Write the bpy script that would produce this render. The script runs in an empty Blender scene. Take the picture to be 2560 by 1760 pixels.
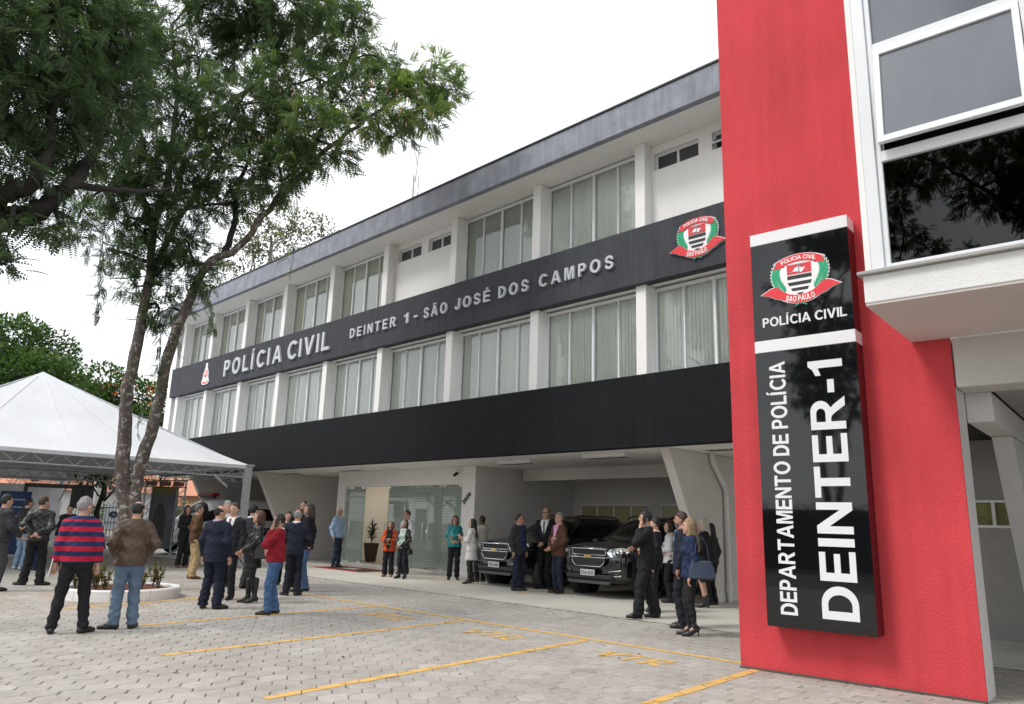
import bpy, bmesh, math, random
import numpy as np
from mathutils import Vector, Matrix

# ------------------------------------------------------------------ scene, camera, sky, sun
scn = bpy.context.scene
col = scn.collection
PITCH, ROLL, CAMH, FPX = math.radians(12.870175), math.radians(1.661534), 1.53, 1884.9
cp, sp, cr, sr = math.cos(PITCH), math.sin(PITCH), math.cos(ROLL), math.sin(ROLL)
CF = Vector((0, cp, sp)); _r = Vector((1, 0, 0)); _u = Vector((0, -sp, cp))
CR = cr * _r + sr * _u; CU = -sr * _r + cr * _u
cam = bpy.data.cameras.new('camera'); camo = bpy.data.objects.new('camera', cam); col.objects.link(camo)
camo.matrix_world = Matrix(((CR.x, CU.x, -CF.x, 0), (CR.y, CU.y, -CF.y, 0), (CR.z, CU.z, -CF.z, CAMH), (0, 0, 0, 1)))
cam.sensor_width = 36; cam.lens = 36 * FPX / 2560; cam.clip_end = 4000; cam.clip_start = .05
scn.camera = camo
scn.view_settings.view_transform = 'Standard'; scn.view_settings.look = 'None'
scn.view_settings.gamma = 1; scn.view_settings.exposure = 0.42

SUN_EL, SUN_AZ = math.radians(52), math.radians(-112)      # azimuth clockwise from +Y
w = bpy.data.worlds.new('World'); scn.world = w; w.use_nodes = True
nt = w.node_tree; nt.nodes.clear()
wo = nt.nodes.new('ShaderNodeOutputWorld'); bg = nt.nodes.new('ShaderNodeBackground')
sky = nt.nodes.new('ShaderNodeTexSky'); sky.sky_type = 'NISHITA'; sky.sun_disc = False
sky.sun_elevation = SUN_EL; sky.sun_rotation = SUN_AZ; sky.air_density = 1.0; sky.dust_density = 4.0; sky.ozone_density = 1.0
# overcast: an even cloud deck veils the blue sky
tc = nt.nodes.new('ShaderNodeTexCoord'); nz = nt.nodes.new('ShaderNodeTexNoise')
nz.inputs['Scale'].default_value = 2.2; nz.inputs['Detail'].default_value = 5; nz.inputs['Roughness'].default_value = .55
rmp = nt.nodes.new('ShaderNodeValToRGB')
rmp.color_ramp.elements[0].position = .35; rmp.color_ramp.elements[0].color = (7.8, 8.2, 8.8, 1)
rmp.color_ramp.elements[1].position = .7; rmp.color_ramp.elements[1].color = (16.0, 16.1, 16.4, 1)
mx = nt.nodes.new('ShaderNodeMixRGB'); mx.inputs[0].default_value = .9
nt.links.new(tc.outputs['Generated'], nz.inputs['Vector']); nt.links.new(nz.outputs['Fac'], rmp.inputs[0])
nt.links.new(sky.outputs[0], mx.inputs[1]); nt.links.new(rmp.outputs[0], mx.inputs[2])
nt.links.new(mx.outputs[0], bg.inputs[0]); bg.inputs[1].default_value = .1
nt.links.new(bg.outputs[0], wo.inputs[0])
sl = bpy.data.lights.new('sun', 'SUN'); sl.energy = 1.5; sl.angle = math.radians(16); sl.color = (1, .96, .9)
so = bpy.data.objects.new('sun', sl); col.objects.link(so)
sd = Vector((math.sin(SUN_AZ) * math.cos(SUN_EL), math.cos(SUN_AZ) * math.cos(SUN_EL), math.sin(SUN_EL)))
so.rotation_euler = sd.to_track_quat('Z', 'Y').to_euler(); so.location = sd * 60

# ------------------------------------------------------------------ helpers
def at(px, py, Y):
    """authoring aid: the point at forward distance Y seen at a pixel of the photograph"""
    d = (px - 1280) * CR - (py - 880) * CU + FPX * CF
    return Vector((0, 0, CAMH)) + d * (Y / d.y)
def ground(px, py, z=0.0):
    d = (px - 1280) * CR - (py - 880) * CU + FPX * CF
    return Vector((0, 0, CAMH)) + d * ((z - CAMH) / d.z)
A1 = math.radians(-(90 - 44.745)); A2 = math.radians(-(90 - 49.725))   # facade frame, tower frame (local x = along, y = inward)
SX, SY = Vector((math.cos(A1), math.sin(A1), 0)), Vector((-math.sin(A1), math.cos(A1), 0))
def F(s, t, z=0): return SX * s + SY * t + Vector((0, 0, z))

def tag(o, label=None, cat=None, group=None, kind=None):
    if label: o['label'] = label
    if cat: o['category'] = cat
    if group: o['group'] = group
    if kind: o['kind'] = kind
    return o
def empty(name, loc=(0, 0, 0), rz=0, parent=None):
    o = bpy.data.objects.new(name, None); col.objects.link(o); o.location = loc; o.rotation_euler = (0, 0, rz)
    o.empty_display_size = .2
    if parent: o.parent = parent
    return o
def link_mesh(name, me, parent=None, loc=None, rz=None):
    o = bpy.data.objects.new(name, me); col.objects.link(o)
    if parent: o.parent = parent
    if loc is not None: o.location = loc
    if rz is not None: o.rotation_euler = (0, 0, rz)
    return o
def copy_tree(o, parent=None):
    c = o.copy(); col.objects.link(c); c.parent = parent
    for ch in list(o.children): copy_tree(ch, c)
    return c

class MB:
    """collects shapes; build() links them as one mesh object"""
    def __init__(s): s.v = []; s.f = []; s.m = []; s.sm = []
    def add(s, vs, fs, m=0, smooth=False):
        n = len(s.v); s.v += [tuple(p) for p in vs]
        for f in fs: s.f.append(tuple(i + n for i in f)); s.m.append(m); s.sm.append(smooth)
        return s
    def box(s, x0, x1, y0, y1, z0, z1, m=0):
        return s.add([(x0, y0, z0), (x1, y0, z0), (x1, y1, z0), (x0, y1, z0), (x0, y0, z1), (x1, y0, z1), (x1, y1, z1), (x0, y1, z1)],
              [(0, 3, 2, 1), (4, 5, 6, 7), (0, 1, 5, 4), (1, 2, 6, 5), (2, 3, 7, 6), (3, 0, 4, 7)], m)
    def quad(s, a, b, c, d, m=0): return s.add([a, b, c, d], [(0, 1, 2, 3)], m)
    def prism(s, poly, a, b, fn, m=0, caps=True):
        """2-D polygon poly; fn(u, v, w) -> 3-D; extruded w from a to b"""
        n = len(poly); vs = [fn(u, v, a) for u, v in poly] + [fn(u, v, b) for u, v in poly]
        fs = [(i, (i + 1) % n, n + (i + 1) % n, n + i) for i in range(n)]
        if caps: fs += [tuple(range(n - 1, -1, -1)), tuple(range(n, 2 * n))]
        return s.add(vs, fs, m)
    def tube(s, pts, rad, n=8, m=0, caps=True, smooth=True):
        pts = [Vector(p) for p in pts]
        if not hasattr(rad, '__len__'): rad = [rad] * len(pts)
        vs = []; t0 = (pts[1] - pts[0]).normalized()
        up = Vector((0, 0, 1)) if abs(t0.z) < .9 else Vector((1, 0, 0))
        a = t0.cross(up).normalized()
        for i, p in enumerate(pts):
            t = (pts[min(i + 1, len(pts) - 1)] - pts[max(i - 1, 0)])
            t = t.normalized() if t.length > 1e-9 else t0
            a = (a - t * a.dot(t)); a = a.normalized() if a.length > 1e-6 else t.orthogonal().normalized()
            b = t.cross(a)
            for k in range(n):
                q = 2 * math.pi * k / n; vs.append(p + (a * math.cos(q) + b * math.sin(q)) * rad[i])
        fs = []
        for i in range(len(pts) - 1):
            for k in range(n):
                k2 = (k + 1) % n; fs.append((i * n + k, i * n + k2, (i + 1) * n + k2, (i + 1) * n + k))
        s.add(vs, fs, m, smooth)
        if caps:
            s.add(vs[:n], [tuple(range(n - 1, -1, -1))], m); s.add(vs[-n:], [tuple(range(n))], m)
        return s
    def bar(s, a, b, w, h, m=0):
        """rectangular bar from a to b"""
        a = Vector(a); b = Vector(b); t = (b - a).normalized()
        up = Vector((0, 0, 1)) if abs(t.z) < .95 else Vector((1, 0, 0))
        x = t.cross(up).normalized() * w / 2; y = x.cross(t).normalized() * h / 2
        return s.add([a - x - y, a + x - y, a + x + y, a - x + y, b - x - y, b + x - y, b + x + y, b - x + y],
              [(0, 3, 2, 1), (4, 5, 6, 7), (0, 1, 5, 4), (1, 2, 6, 5), (2, 3, 7, 6), (3, 0, 4, 7)], m)
    def lathe(s, prof, n=24, m=0, c=(0, 0, 0), smooth=True, sx=1, sy=1):
        vs = []; k = len(prof)
        for i in range(n):
            q = 2 * math.pi * i / n
            for r, z in prof: vs.append((c[0] + r * math.cos(q) * sx, c[1] + r * math.sin(q) * sy, c[2] + z))
        fs = [(i * k + j, ((i + 1) % n) * k + j, ((i + 1) % n) * k + j + 1, i * k + j + 1) for i in range(n) for j in range(k - 1)]
        return s.add(vs, fs, m, smooth)
    def ball(s, c, rx, ry, rz, n=10, m=0):
        prof = [(math.sin(math.pi * j / n), -math.cos(math.pi * j / n)) for j in range(n + 1)]
        vs = []; kk = n + 1
        for i in range(n):
            q = 2 * math.pi * i / n
            for r, z in prof: vs.append((c[0] + r * math.cos(q) * rx, c[1] + r * math.sin(q) * ry, c[2] + z * rz))
        fs = [(i * kk + j, ((i + 1) % n) * kk + j, ((i + 1) % n) * kk + j + 1, i * kk + j + 1) for i in range(n) for j in range(n)]
        return s.add(vs, fs, m, True)
    def build(s, name, mats, parent=None, bevel=0, loc=None, rz=None, seg=1):
        me = bpy.data.meshes.new(name); me.from_pydata(s.v, [], s.f)
        for x in (mats if isinstance(mats, (list, tuple)) else [mats]): me.materials.append(x)
        me.polygons.foreach_set('material_index', s.m); me.polygons.foreach_set('use_smooth', s.sm); me.update()
        o = link_mesh(name, me, parent, loc, rz)
        if bevel:
            b = o.modifiers.new('bevel', 'BEVEL'); b.width = bevel; b.segments = seg; b.limit_method = 'ANGLE'; b.angle_limit = math.radians(40)
        return o
def box(name, x0, x1, y0, y1, z0, z1, m, parent=None, bevel=0):
    return MB().box(x0, x1, y0, y1, z0, z1).build(name, m, parent, bevel)

# ------------------------------------------------------------------ materials
MATS = {}
def mat(name, c, rough=.6, var=.08, scale=4., bump=0., bscale=60., metal=0., spec=.5, streak=0., c2=None, coat=0., stretch=None, bdist=.012):
    """principled material: base colour with a noise variation, optional fine relief and vertical streaks"""
    if name in MATS: return MATS[name]
    m = bpy.data.materials.new(name); m.use_nodes = True; n = m.node_tree.nodes; l = m.node_tree.links
    b = n['Principled BSDF']; b.inputs['Roughness'].default_value = rough; b.inputs['Metallic'].default_value = metal
    b.inputs['Specular IOR Level'].default_value = spec
    if coat: b.inputs['Coat Weight'].default_value = coat; b.inputs['Coat Roughness'].default_value = .04
    tcn = n.new('ShaderNodeTexCoord'); mp = n.new('ShaderNodeMapping'); l.new(tcn.outputs['Object'], mp.inputs[0])
    if stretch: mp.inputs['Scale'].default_value = stretch
    no = n.new('ShaderNodeTexNoise'); no.inputs['Scale'].default_value = scale; no.inputs['Detail'].default_value = 6; no.inputs['Roughness'].default_value = .6
    l.new(mp.outputs[0], no.inputs['Vector'])
    ra = n.new('ShaderNodeValToRGB'); e = ra.color_ramp.elements
    lo = [x * (1 - var) for x in c[:3]]; hi = [min(1, x * (1 + var)) for x in c[:3]]
    if c2: lo, hi = c[:3], c2[:3]
    e[0].position = .3; e[0].color = (*lo, 1); e[1].position = .7; e[1].color = (*hi, 1)
    l.new(no.outputs['Fac'], ra.inputs[0]); out = ra.outputs[0]
    if streak:
        mp2 = n.new('ShaderNodeMapping'); mp2.inputs['Scale'].default_value = (3.2, 3.2, .22); l.new(tcn.outputs['Object'], mp2.inputs[0])
        n2 = n.new('ShaderNodeTexNoise'); n2.inputs['Scale'].default_value = 2.4; n2.inputs['Detail'].default_value = 7; n2.inputs['Roughness'].default_value = .65
        l.new(mp2.outputs[0], n2.inputs['Vector'])
        r2 = n.new('ShaderNodeValToRGB'); r2.color_ramp.elements[0].position = .38; r2.color_ramp.elements[1].position = .66
        r2.color_ramp.elements[0].color = (1 - streak, 1 - streak, 1 - streak, 1); r2.color_ramp.elements[1].color = (1, 1, 1, 1)
        mu = n.new('ShaderNodeMixRGB'); mu.blend_type = 'MULTIPLY'; mu.inputs[0].default_value = 1
        l.new(out, mu.inputs[1]); l.new(n2.outputs['Fac'], r2.inputs[0]); l.new(r2.outputs[0], mu.inputs[2]); out = mu.outputs[0]
    l.new(out, b.inputs['Base Color'])
    rv = .08 if rough > .2 else .015
    rm = n.new('ShaderNodeMapRange'); rm.inputs['To Min'].default_value = max(0, rough - rv); rm.inputs['To Max'].default_value = min(1, rough + rv)
    l.new(no.outputs['Fac'], rm.inputs['Value']); l.new(rm.outputs[0], b.inputs['Roughness'])
    if bump:
        nb = n.new('ShaderNodeTexNoise'); nb.inputs['Scale'].default_value = bscale; nb.inputs['Detail'].default_value = 4
        l.new(mp.outputs[0] if stretch else tcn.outputs['Object'], nb.inputs['Vector'])
        bn = n.new('ShaderNodeBump'); bn.inputs['Strength'].default_value = min(1, bump); bn.inputs['Distance'].default_value = bdist
        l.new(nb.outputs['Fac'], bn.inputs['Height']); l.new(bn.outputs[0], b.inputs['Normal'])
    MATS[name] = m; return m
def glass(name, tint=(1, 1, 1), ior=1.5, rough=.0, rmin=0.):
    """thin pane: clear or tinted with a Fresnel reflection"""
    if name in MATS: return MATS[name]
    m = bpy.data.materials.new(name); m.use_nodes = True; n = m.node_tree.nodes; l = m.node_tree.links; n.clear()
    o = n.new('ShaderNodeOutputMaterial'); t = n.new('ShaderNodeBsdfTransparent'); g = n.new('ShaderNodeBsdfGlossy'); f = n.new('ShaderNodeFresnel'); mx = n.new('ShaderNodeMixShader')
    t.inputs[0].default_value = (*tint, 1); g.inputs['Roughness'].default_value = rough; f.inputs['IOR'].default_value = ior
    g.inputs[0].default_value = (.95, .97, 1, 1)
    l.new(f.outputs[0], mx.inputs[0]); l.new(t.outputs[0], mx.inputs[1]); l.new(g.outputs[0], mx.inputs[2]); l.new(mx.outputs[0], o.inputs[0])
    MATS[name] = m; return m
def emit(name, c, s):
    if name in MATS: return MATS[name]
    m = bpy.data.materials.new(name); m.use_nodes = True; b = m.node_tree.nodes['Principled BSDF']
    b.inputs['Base Color'].default_value = (*c, 1); b.inputs['Emission Color'].default_value = (*c, 1); b.inputs['Emission Strength'].default_value = s
    MATS[name] = m; return m

WHITE = mat('white_paint', (.83, .82, .80), .7, .03, 1.2, bump=.2, bscale=90, streak=.025)
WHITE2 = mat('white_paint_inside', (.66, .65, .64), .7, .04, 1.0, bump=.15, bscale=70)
CREAM = mat('cream_soffit', (.80, .78, .75), .75, .05, .9, bump=.1, bscale=60)
GREYP = mat('slate_paint', (.064, .067, .077), .8, .16, 2.0, bump=.35, bscale=70, streak=.22, spec=.2)
BLACKP = mat('black_paint', (.0085, .0095, .0115), .75, .3, 1.6, bump=.3, bscale=70, streak=.35, spec=.18)
FASCIA = mat('roof_fascia_paint', (.27, .285, .335), .75, .22, 2.6, bump=.4, bscale=60, streak=.25)
REDP = mat('red_stucco', (.60, .062, .074), .85, .11, .9, bump=.8, bscale=55, streak=.10, spec=.25)
ALU = mat('white_aluminium', (.74, .76, .78), .35, .03, 3, spec=.5)
STEEL = mat('galvanised_steel', (.46, .48, .50), .5, .18, 9, metal=.35)
CHROME = mat('chrome', (.8, .81, .83), .12, .03, 4, metal=1)
BRUSHED = mat('brushed_letter', (.50, .52, .56), .5, .05, 6)
DARK = mat('dark_rubber', (.012, .012, .013), .7, .2, 8)
BLK = mat('black_plastic', (.014, .014, .016), .45, .2, 8)
CONC = mat('smooth_concrete', (.56, .54, .48), .55, .09, .8, bump=.12, bscale=40)
GRANITE = mat('granite_sill', (.36, .35, .33), .4, .35, 160)
YEL = mat('yellow_marking', (.74, .40, .055), .7, .16, 7, bump=.2, bscale=50, c2=(.60, .43, .20))
# ------------------------------------------------------------------ ground, paving, floor
random.seed(7); rng = np.random.default_rng(7)
EARTH = mat('dry_ground', (.20, .19, .17), .9, .2, .3, bump=.3, bscale=3)
g = MB(); g.quad((-1500, -600, -.06), (1500, -600, -.06), (1500, 1800, -.06), (-1500, 1800, -.06))
tag(g.build('ground', EARTH), kind='structure')

def paver_material():
    m = bpy.data.materials.new('concrete_paver'); m.use_nodes = True; n = m.node_tree.nodes; l = m.node_tree.links; b = n['Principled BSDF']
    b.inputs['Roughness'].default_value = .8
    a = n.new('ShaderNodeAttribute'); a.attribute_name = 'tint'; d = n.new('ShaderNodeAttribute'); d.attribute_name = 'dirt'
    ge = n.new('ShaderNodeNewGeometry')
    r = n.new('ShaderNodeValToRGB'); e = r.color_ramp.elements
    e[0].color = (.375, .35, .318, 1); e[1].color = (.485, .462, .43, 1)
    r.color_ramp.elements.new(.55).color = (.43, .408, .378, 1)
    l.new(a.outputs['Fac'], r.inputs[0])
    no = n.new('ShaderNodeTexNoise'); no.inputs['Scale'].default_value = 9; no.inputs['Detail'].default_value = 8; no.inputs['Roughness'].default_value = .7
    l.new(ge.outputs['Position'], no.inputs['Vector'])
    r2 = n.new('ShaderNodeValToRGB'); r2.color_ramp.elements[0].position = .3; r2.color_ramp.elements[0].color = (.80, .79, .77, 1); r2.color_ramp.elements[1].position = .68; r2.color_ramp.elements[1].color = (1.06, 1.05, 1.04, 1)
    l.new(no.outputs['Fac'], r2.inputs[0])
    mu = n.new('ShaderNodeMixRGB'); mu.blend_type = 'MULTIPLY'; mu.inputs[0].default_value = 1; l.new(r.outputs[0], mu.inputs[1]); l.new(r2.outputs[0], mu.inputs[2])
    # big soft tyre and water stains
    n3 = n.new('ShaderNodeTexNoise'); n3.inputs['Scale'].default_value = .55; n3.inputs['Detail'].default_value = 6; n3.inputs['Roughness'].default_value = .62
    l.new(ge.outputs['Position'], n3.inputs['Vector'])
    r3 = n.new('ShaderNodeValToRGB'); r3.color_ramp.elements[0].position = .36; r3.color_ramp.elements[0].color = (.82, .81, .80, 1); r3.color_ramp.elements[1].position = .6; r3.color_ramp.elements[1].color = (1, 1, 1, 1)
    l.new(n3.outputs['Fac'], r3.inputs[0])
    m2 = n.new('ShaderNodeMixRGB'); m2.blend_type = 'MULTIPLY'; m2.inputs[0].default_value = 1; l.new(mu.outputs[0], m2.inputs[1]); l.new(r3.outputs[0], m2.inputs[2])
    n4 = n.new('ShaderNodeTexNoise'); n4.inputs['Scale'].default_value = 1.7; n4.inputs['Detail'].default_value = 9; n4.inputs['Roughness'].default_value = .75; n4.inputs['Distortion'].default_value = .8; l.new(ge.outputs['Position'], n4.inputs['Vector'])
    r4 = n.new('ShaderNodeValToRGB'); r4.color_ramp.elements[0].position = .30; r4.color_ramp.elements[0].color = (.62, .60, .57, 1); r4.color_ramp.elements[1].position = .43; r4.color_ramp.elements[1].color = (1, 1, 1, 1); l.new(n4.outputs['Fac'], r4.inputs[0])
    m5 = n.new('ShaderNodeMixRGB'); m5.blend_type = 'MULTIPLY'; m5.inputs[0].default_value = 1; l.new(m2.outputs[0], m5.inputs[1]); l.new(r4.outputs[0], m5.inputs[2]); m2 = m5
    mm = n.new('ShaderNodeMixRGB'); mm.inputs[2].default_value = (.36, .25, .16, 1); l.new(d.outputs['Fac'], mm.inputs[0]); l.new(m2.outputs[0], mm.inputs[1])
    l.new(mm.outputs[0], b.inputs['Base Color'])
    nb = n.new('ShaderNodeTexNoise'); nb.inputs['Scale'].default_value = 70; nb.inputs['Detail'].default_value = 5; l.new(ge.outputs['Position'], nb.inputs['Vector'])
    bn = n.new('ShaderNodeBump'); bn.inputs['Strength'].default_value = .5; bn.inputs['Distance'].default_value = .004; l.new(nb.outputs['Fac'], bn.inputs['Height']); l.new(bn.outputs[0], b.inputs['Normal'])
    return m
PAVER = paver_material()
JOINT = mat('joint_sand', (.12, .10, .08), .95, .35, 6)
pv = MB().quad((-44, -6, -.016), (3, -6, -.016), (3, 11.28, -.016), (-44, 11.28, -.016))
paving = tag(pv.build('paving', JOINT, rz=A1), 'grey hexagonal concrete block paving of the parking yard', kind='structure')

FLAT = .27; RH = FLAT / math.sqrt(3)
HEX = [(RH * math.sin(math.pi / 3 * k), RH * math.cos(math.pi / 3 * k)) for k in range(6)]       # points along t
PLC = Vector((-7.25, 14.9, 0)); PLR = 1.05
def in_view(x, y):
    d = Vector((x, y, 0)) - Vector((0, 0, CAMH)); zc = d.dot(CF)
    if zc < .5: return None
    px, py = 1280 + FPX * d.dot(CR) / zc, 880 - FPX * d.dot(CU) / zc
    return (px, py) if -40 < px < 2600 and py < 1800 else None
cells = []
row = 0; t = -5.6
while t < 11.28 - RH * .4:
    s = -43.8 + (FLAT / 2 if row % 2 else 0)
    while s < 2.8:
        wpt = F(s, t)
        if wpt.length > 2.0 and (wpt.y > -2.5): cells.append((s, t, wpt.x, wpt.y, wpt.length))
        s += FLAT
    t += RH * 1.5; row += 1
def hexshape(gap, cham=.006, depth=.03):
    k0 = (FLAT - gap) / FLAT; k1 = (FLAT - gap - 2 * cham) / FLAT
    top = [(x * k1, y * k1, 0) for x, y in HEX]; mid = [(x * k0, y * k0, -cham) for x, y in HEX]; low = [(x * k0, y * k0, -depth) for x, y in HEX]
    return top, mid, low
TOP, MID, LOW = hexshape(.009)
HF = [tuple(range(5, -1, -1))] + [(i, (i + 1) % 6, 6 + (i + 1) % 6, 6 + i) for i in range(6)] + [(6 + i, 6 + (i + 1) % 6, 12 + (i + 1) % 6, 12 + i) for i in range(6)]
vis = sorted([c for c in cells if in_view(c[2], c[3])], key=lambda c: c[4])
# the planter and the tower stand on the yard: skip hidden blocks there for the single ones
single = set((c[0], c[1]) for c in vis[:300])
def dirt_at(x, y):
    d = (Vector((x, y, 0)) - PLC).length; q = (d - 1.0) / 1.9
    n_ = .5 + .5 * math.sin(x * 2.3 + 1.1) * math.sin(y * 1.7 + .4) + .25 * math.sin(x * 5.1 + y * 4.3)
    return max(0, min(.75, (1 - q) * .75 * n_)) if q < 1 else 0
# shared block shapes, eight tints
blk = []
for k in range(8):
    me = bpy.data.meshes.new('paver'); me.from_pydata(TOP + MID + LOW, [], HF); me.materials.append(PAVER)
    a = me.attributes.new('tint', 'FLOAT', 'FACE'); a.data.foreach_set('value', [k / 7] * len(HF))
    a = me.attributes.new('dirt', 'FLOAT', 'FACE'); a.data.foreach_set('value', [0] * len(HF)); blk.append(me)
V = []; Fc = []; tint = []; dirt = []; paverz = {}
for (s, t, x, y, dd) in cells:
    tn = min(1, max(0, rng.normal(.55, .17))); z = rng.normal(0, .0012); tx, ty = rng.normal(0, .004, 2)
    paverz[(s, t)] = (z, tx, ty)
    if (s, t) in single:
        o = link_mesh('paver', blk[int(tn * 7.99)], paving, (s, t, z)); o.rotation_euler = (tx, ty, 0)
    else:
        n0 = len(V)
        for (a, b, c) in TOP + MID + LOW: V.append((s + a, t + b, z + c + b * tx - a * ty))
        Fc += [tuple(i + n0 for i in f) for f in HF]; tint += [tn] * len(HF); dirt += [dirt_at(x, y)] * len(HF)
me = bpy.data.meshes.new('paver_field'); me.from_pydata(V, [], Fc); me.materials.append(PAVER)
a = me.attributes.new('tint', 'FLOAT', 'FACE'); a.data.foreach_set('value', tint)
a = me.attributes.new('dirt', 'FLOAT', 'FACE'); a.data.foreach_set('value', dirt)
tag(link_mesh('paver_field', me, paving), kind='stuff')

# painted markings lie on the blocks, broken at every joint
def clip(poly, clipper):
    out = poly
    for i in range(len(clipper)):
        a, b = clipper[i], clipper[(i + 1) % len(clipper)]; inp = out; out = []
        if not inp: break
        sd = lambda p: (b[0] - a[0]) * (p[1] - a[1]) - (b[1] - a[1]) * (p[0] - a[0])
        for j in range(len(inp)):
            p, q = inp[j], inp[(j + 1) % len(inp)]; dp, dq = sd(p), sd(q)
            if dp >= 0: out.append(p)
            if (dp >= 0) != (dq >= 0):
                k = dp / (dp - dq); out.append((p[0] + (q[0] - p[0]) * k, p[1] + (q[1] - p[1]) * k))
    return out
def ccw(p):
    ar = sum(p[i][0] * p[(i + 1) % len(p)][1] - p[(i + 1) % len(p)][0] * p[i][1] for i in range(len(p)))
    return p if ar > 0 else p[::-1]
KEYS = np.array([(c[0], c[1]) for c in cells])
def stroke(a, b, w):
    a = Vector((*a, 0)); b = Vector((*b, 0)); d = (b - a).normalized(); n_ = Vector((-d.y, d.x, 0)) * w / 2
    return ccw([(p.x, p.y) for p in (a - n_, b - n_, b + n_, a + n_)])
def paint(name, polys, label):
    mb = MB()
    for p in polys:
        p = ccw(p); P = np.array(p); lo = P.min(0) - .16; hi = P.max(0) + .16
        for (s, t) in KEYS[(KEYS[:, 0] > lo[0]) & (KEYS[:, 0] < hi[0]) & (KEYS[:, 1] > lo[1]) & (KEYS[:, 1] < hi[1])]:
            s, t = float(s), float(t); h6 = ccw([(s + a, t + b) for a, b, c in MID]); q = clip(p, h6)
            if len(q) >= 3:
                z, tx, ty = paverz[(s, t)]
                mb.add([(u, v, z + .0035 + (v - t) * tx - (u - s) * ty) for u, v in q], [tuple(range(len(q)))])
    return tag(mb.build(name, YEL, rz=A1), label, kind='structure')
paint('parking_line', [stroke((-15.2, 8.55), (-4.42, 8.72), .12)], 'long yellow line along the heads of the parking stalls')
for a, b, lb in (((-11.55, 4.25), (-11.95, 8.5), 'yellow stall line running out beside the man in the red sweater'), ((-9.02, 3.6), (-9.51, 8.52), 'yellow stall line in the middle of the yard'),
             ((-6.45, 3.5), (-7.02, 8.57), 'yellow stall line nearest the middle foreground'), ((-4.0, 3.4), (-4.47, 8.6), 'yellow stall line starting at the foot of the red tower'), ((-14.1, 4.0), (-14.75, 6.6), 'faded yellow stall line in front of the round planter')):
    paint('parking_line', [stroke(a, b, .12)], lb)
for s0, t0, lb in ((-6.22, 7.68, 'yellow painted letters VTR in the stall nearest the red tower'), (-8.62, 7.62, 'yellow painted letters VTR in the middle stall'), (-11.1, 7.6, 'yellow painted letters VTR in the far stall')):
    h = .46; w_ = .09; L = []
    L += [stroke((s0, t0 + h), (s0 + .13, t0), w_), stroke((s0 + .26, t0 + h), (s0 + .13, t0), w_)]
    L += [stroke((s0 + .32, t0 + h - w_ / 2), (s0 + .60, t0 + h - w_ / 2), w_), stroke((s0 + .46, t0), (s0 + .46, t0 + h - w_), w_)]
    x = s0 + .70
    L += [stroke((x, t0), (x, t0 + h), w_), stroke((x + w_ / 2, t0 + h - w_ / 2), (x + .24, t0 + h - w_ / 2), w_), stroke((x + w_ / 2, t0 + .2), (x + .24, t0 + .2), w_ * .9),
          stroke((x + .21, t0 + .24), (x + .21, t0 + h - w_), w_ * .8), stroke((x + .06, t0 + .17), (x + .24, t0), w_)]
    paint('painted_letters', L, lb)
fl = MB().box(-40, 2, 11.285, 24, -.05, .004)
tag(fl.build('garage_floor', CONC, rz=A1), 'pale smooth concrete floor under the building', kind='structure')
for (a, b, lb) in (((-12.6, 12.9), (-12.6, 17), 'yellow line between the two parked black cars'), ((-9.6, 13.2), (-9.6, 16), 'yellow line beside the black car nearest the tower'), ((-16.2, 13.3), (-16.2, 16), 'yellow line beside the white entrance wall'), ((-1.55, 10.0), (-1.9, 14.0), 'yellow line on the floor behind the red tower')):
    m_ = MB().add([(x, y, .008) for x, y in stroke(a, b, .1)], [(0, 1, 2, 3)]); tag(m_.build('floor_line', YEL, rz=A1), lb, kind='structure')
street = MB().quad((-110, 34, -.03), (-14, 34, -.03), (-30, 60, -.03), (-140, 60, -.03))
tag(street.build('street', mat('asphalt', (.06, .06, .062), .85, .15, 2, bump=.3, bscale=40)), kind='structure')

rs_ = np.random.default_rng(31); lt = MB()
for k in range(90):
    s_, t_ = rs_.uniform(-18, -1.5), rs_.uniform(2.5, 11); q = rs_.uniform(0, 6.28); L_ = rs_.uniform(.02, .055); c_, n_ = math.cos(q) * L_, math.sin(q) * L_; z = .008
    lt.add([(s_ - c_, t_ - n_, z), (s_ + n_ * .35, t_ - c_ * .35, z + .006), (s_ + c_, t_ + n_, z + .002), (s_ - n_ * .35, t_ + c_ * .35, z)], [(0, 1, 2, 3)])
tag(lt.build('leaf_litter', mat('dry_leaf_litter', (.09, .06, .035), .9, .4, 3), rz=A1), 'scattered dry leaflets on the paving', kind='stuff')
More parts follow.
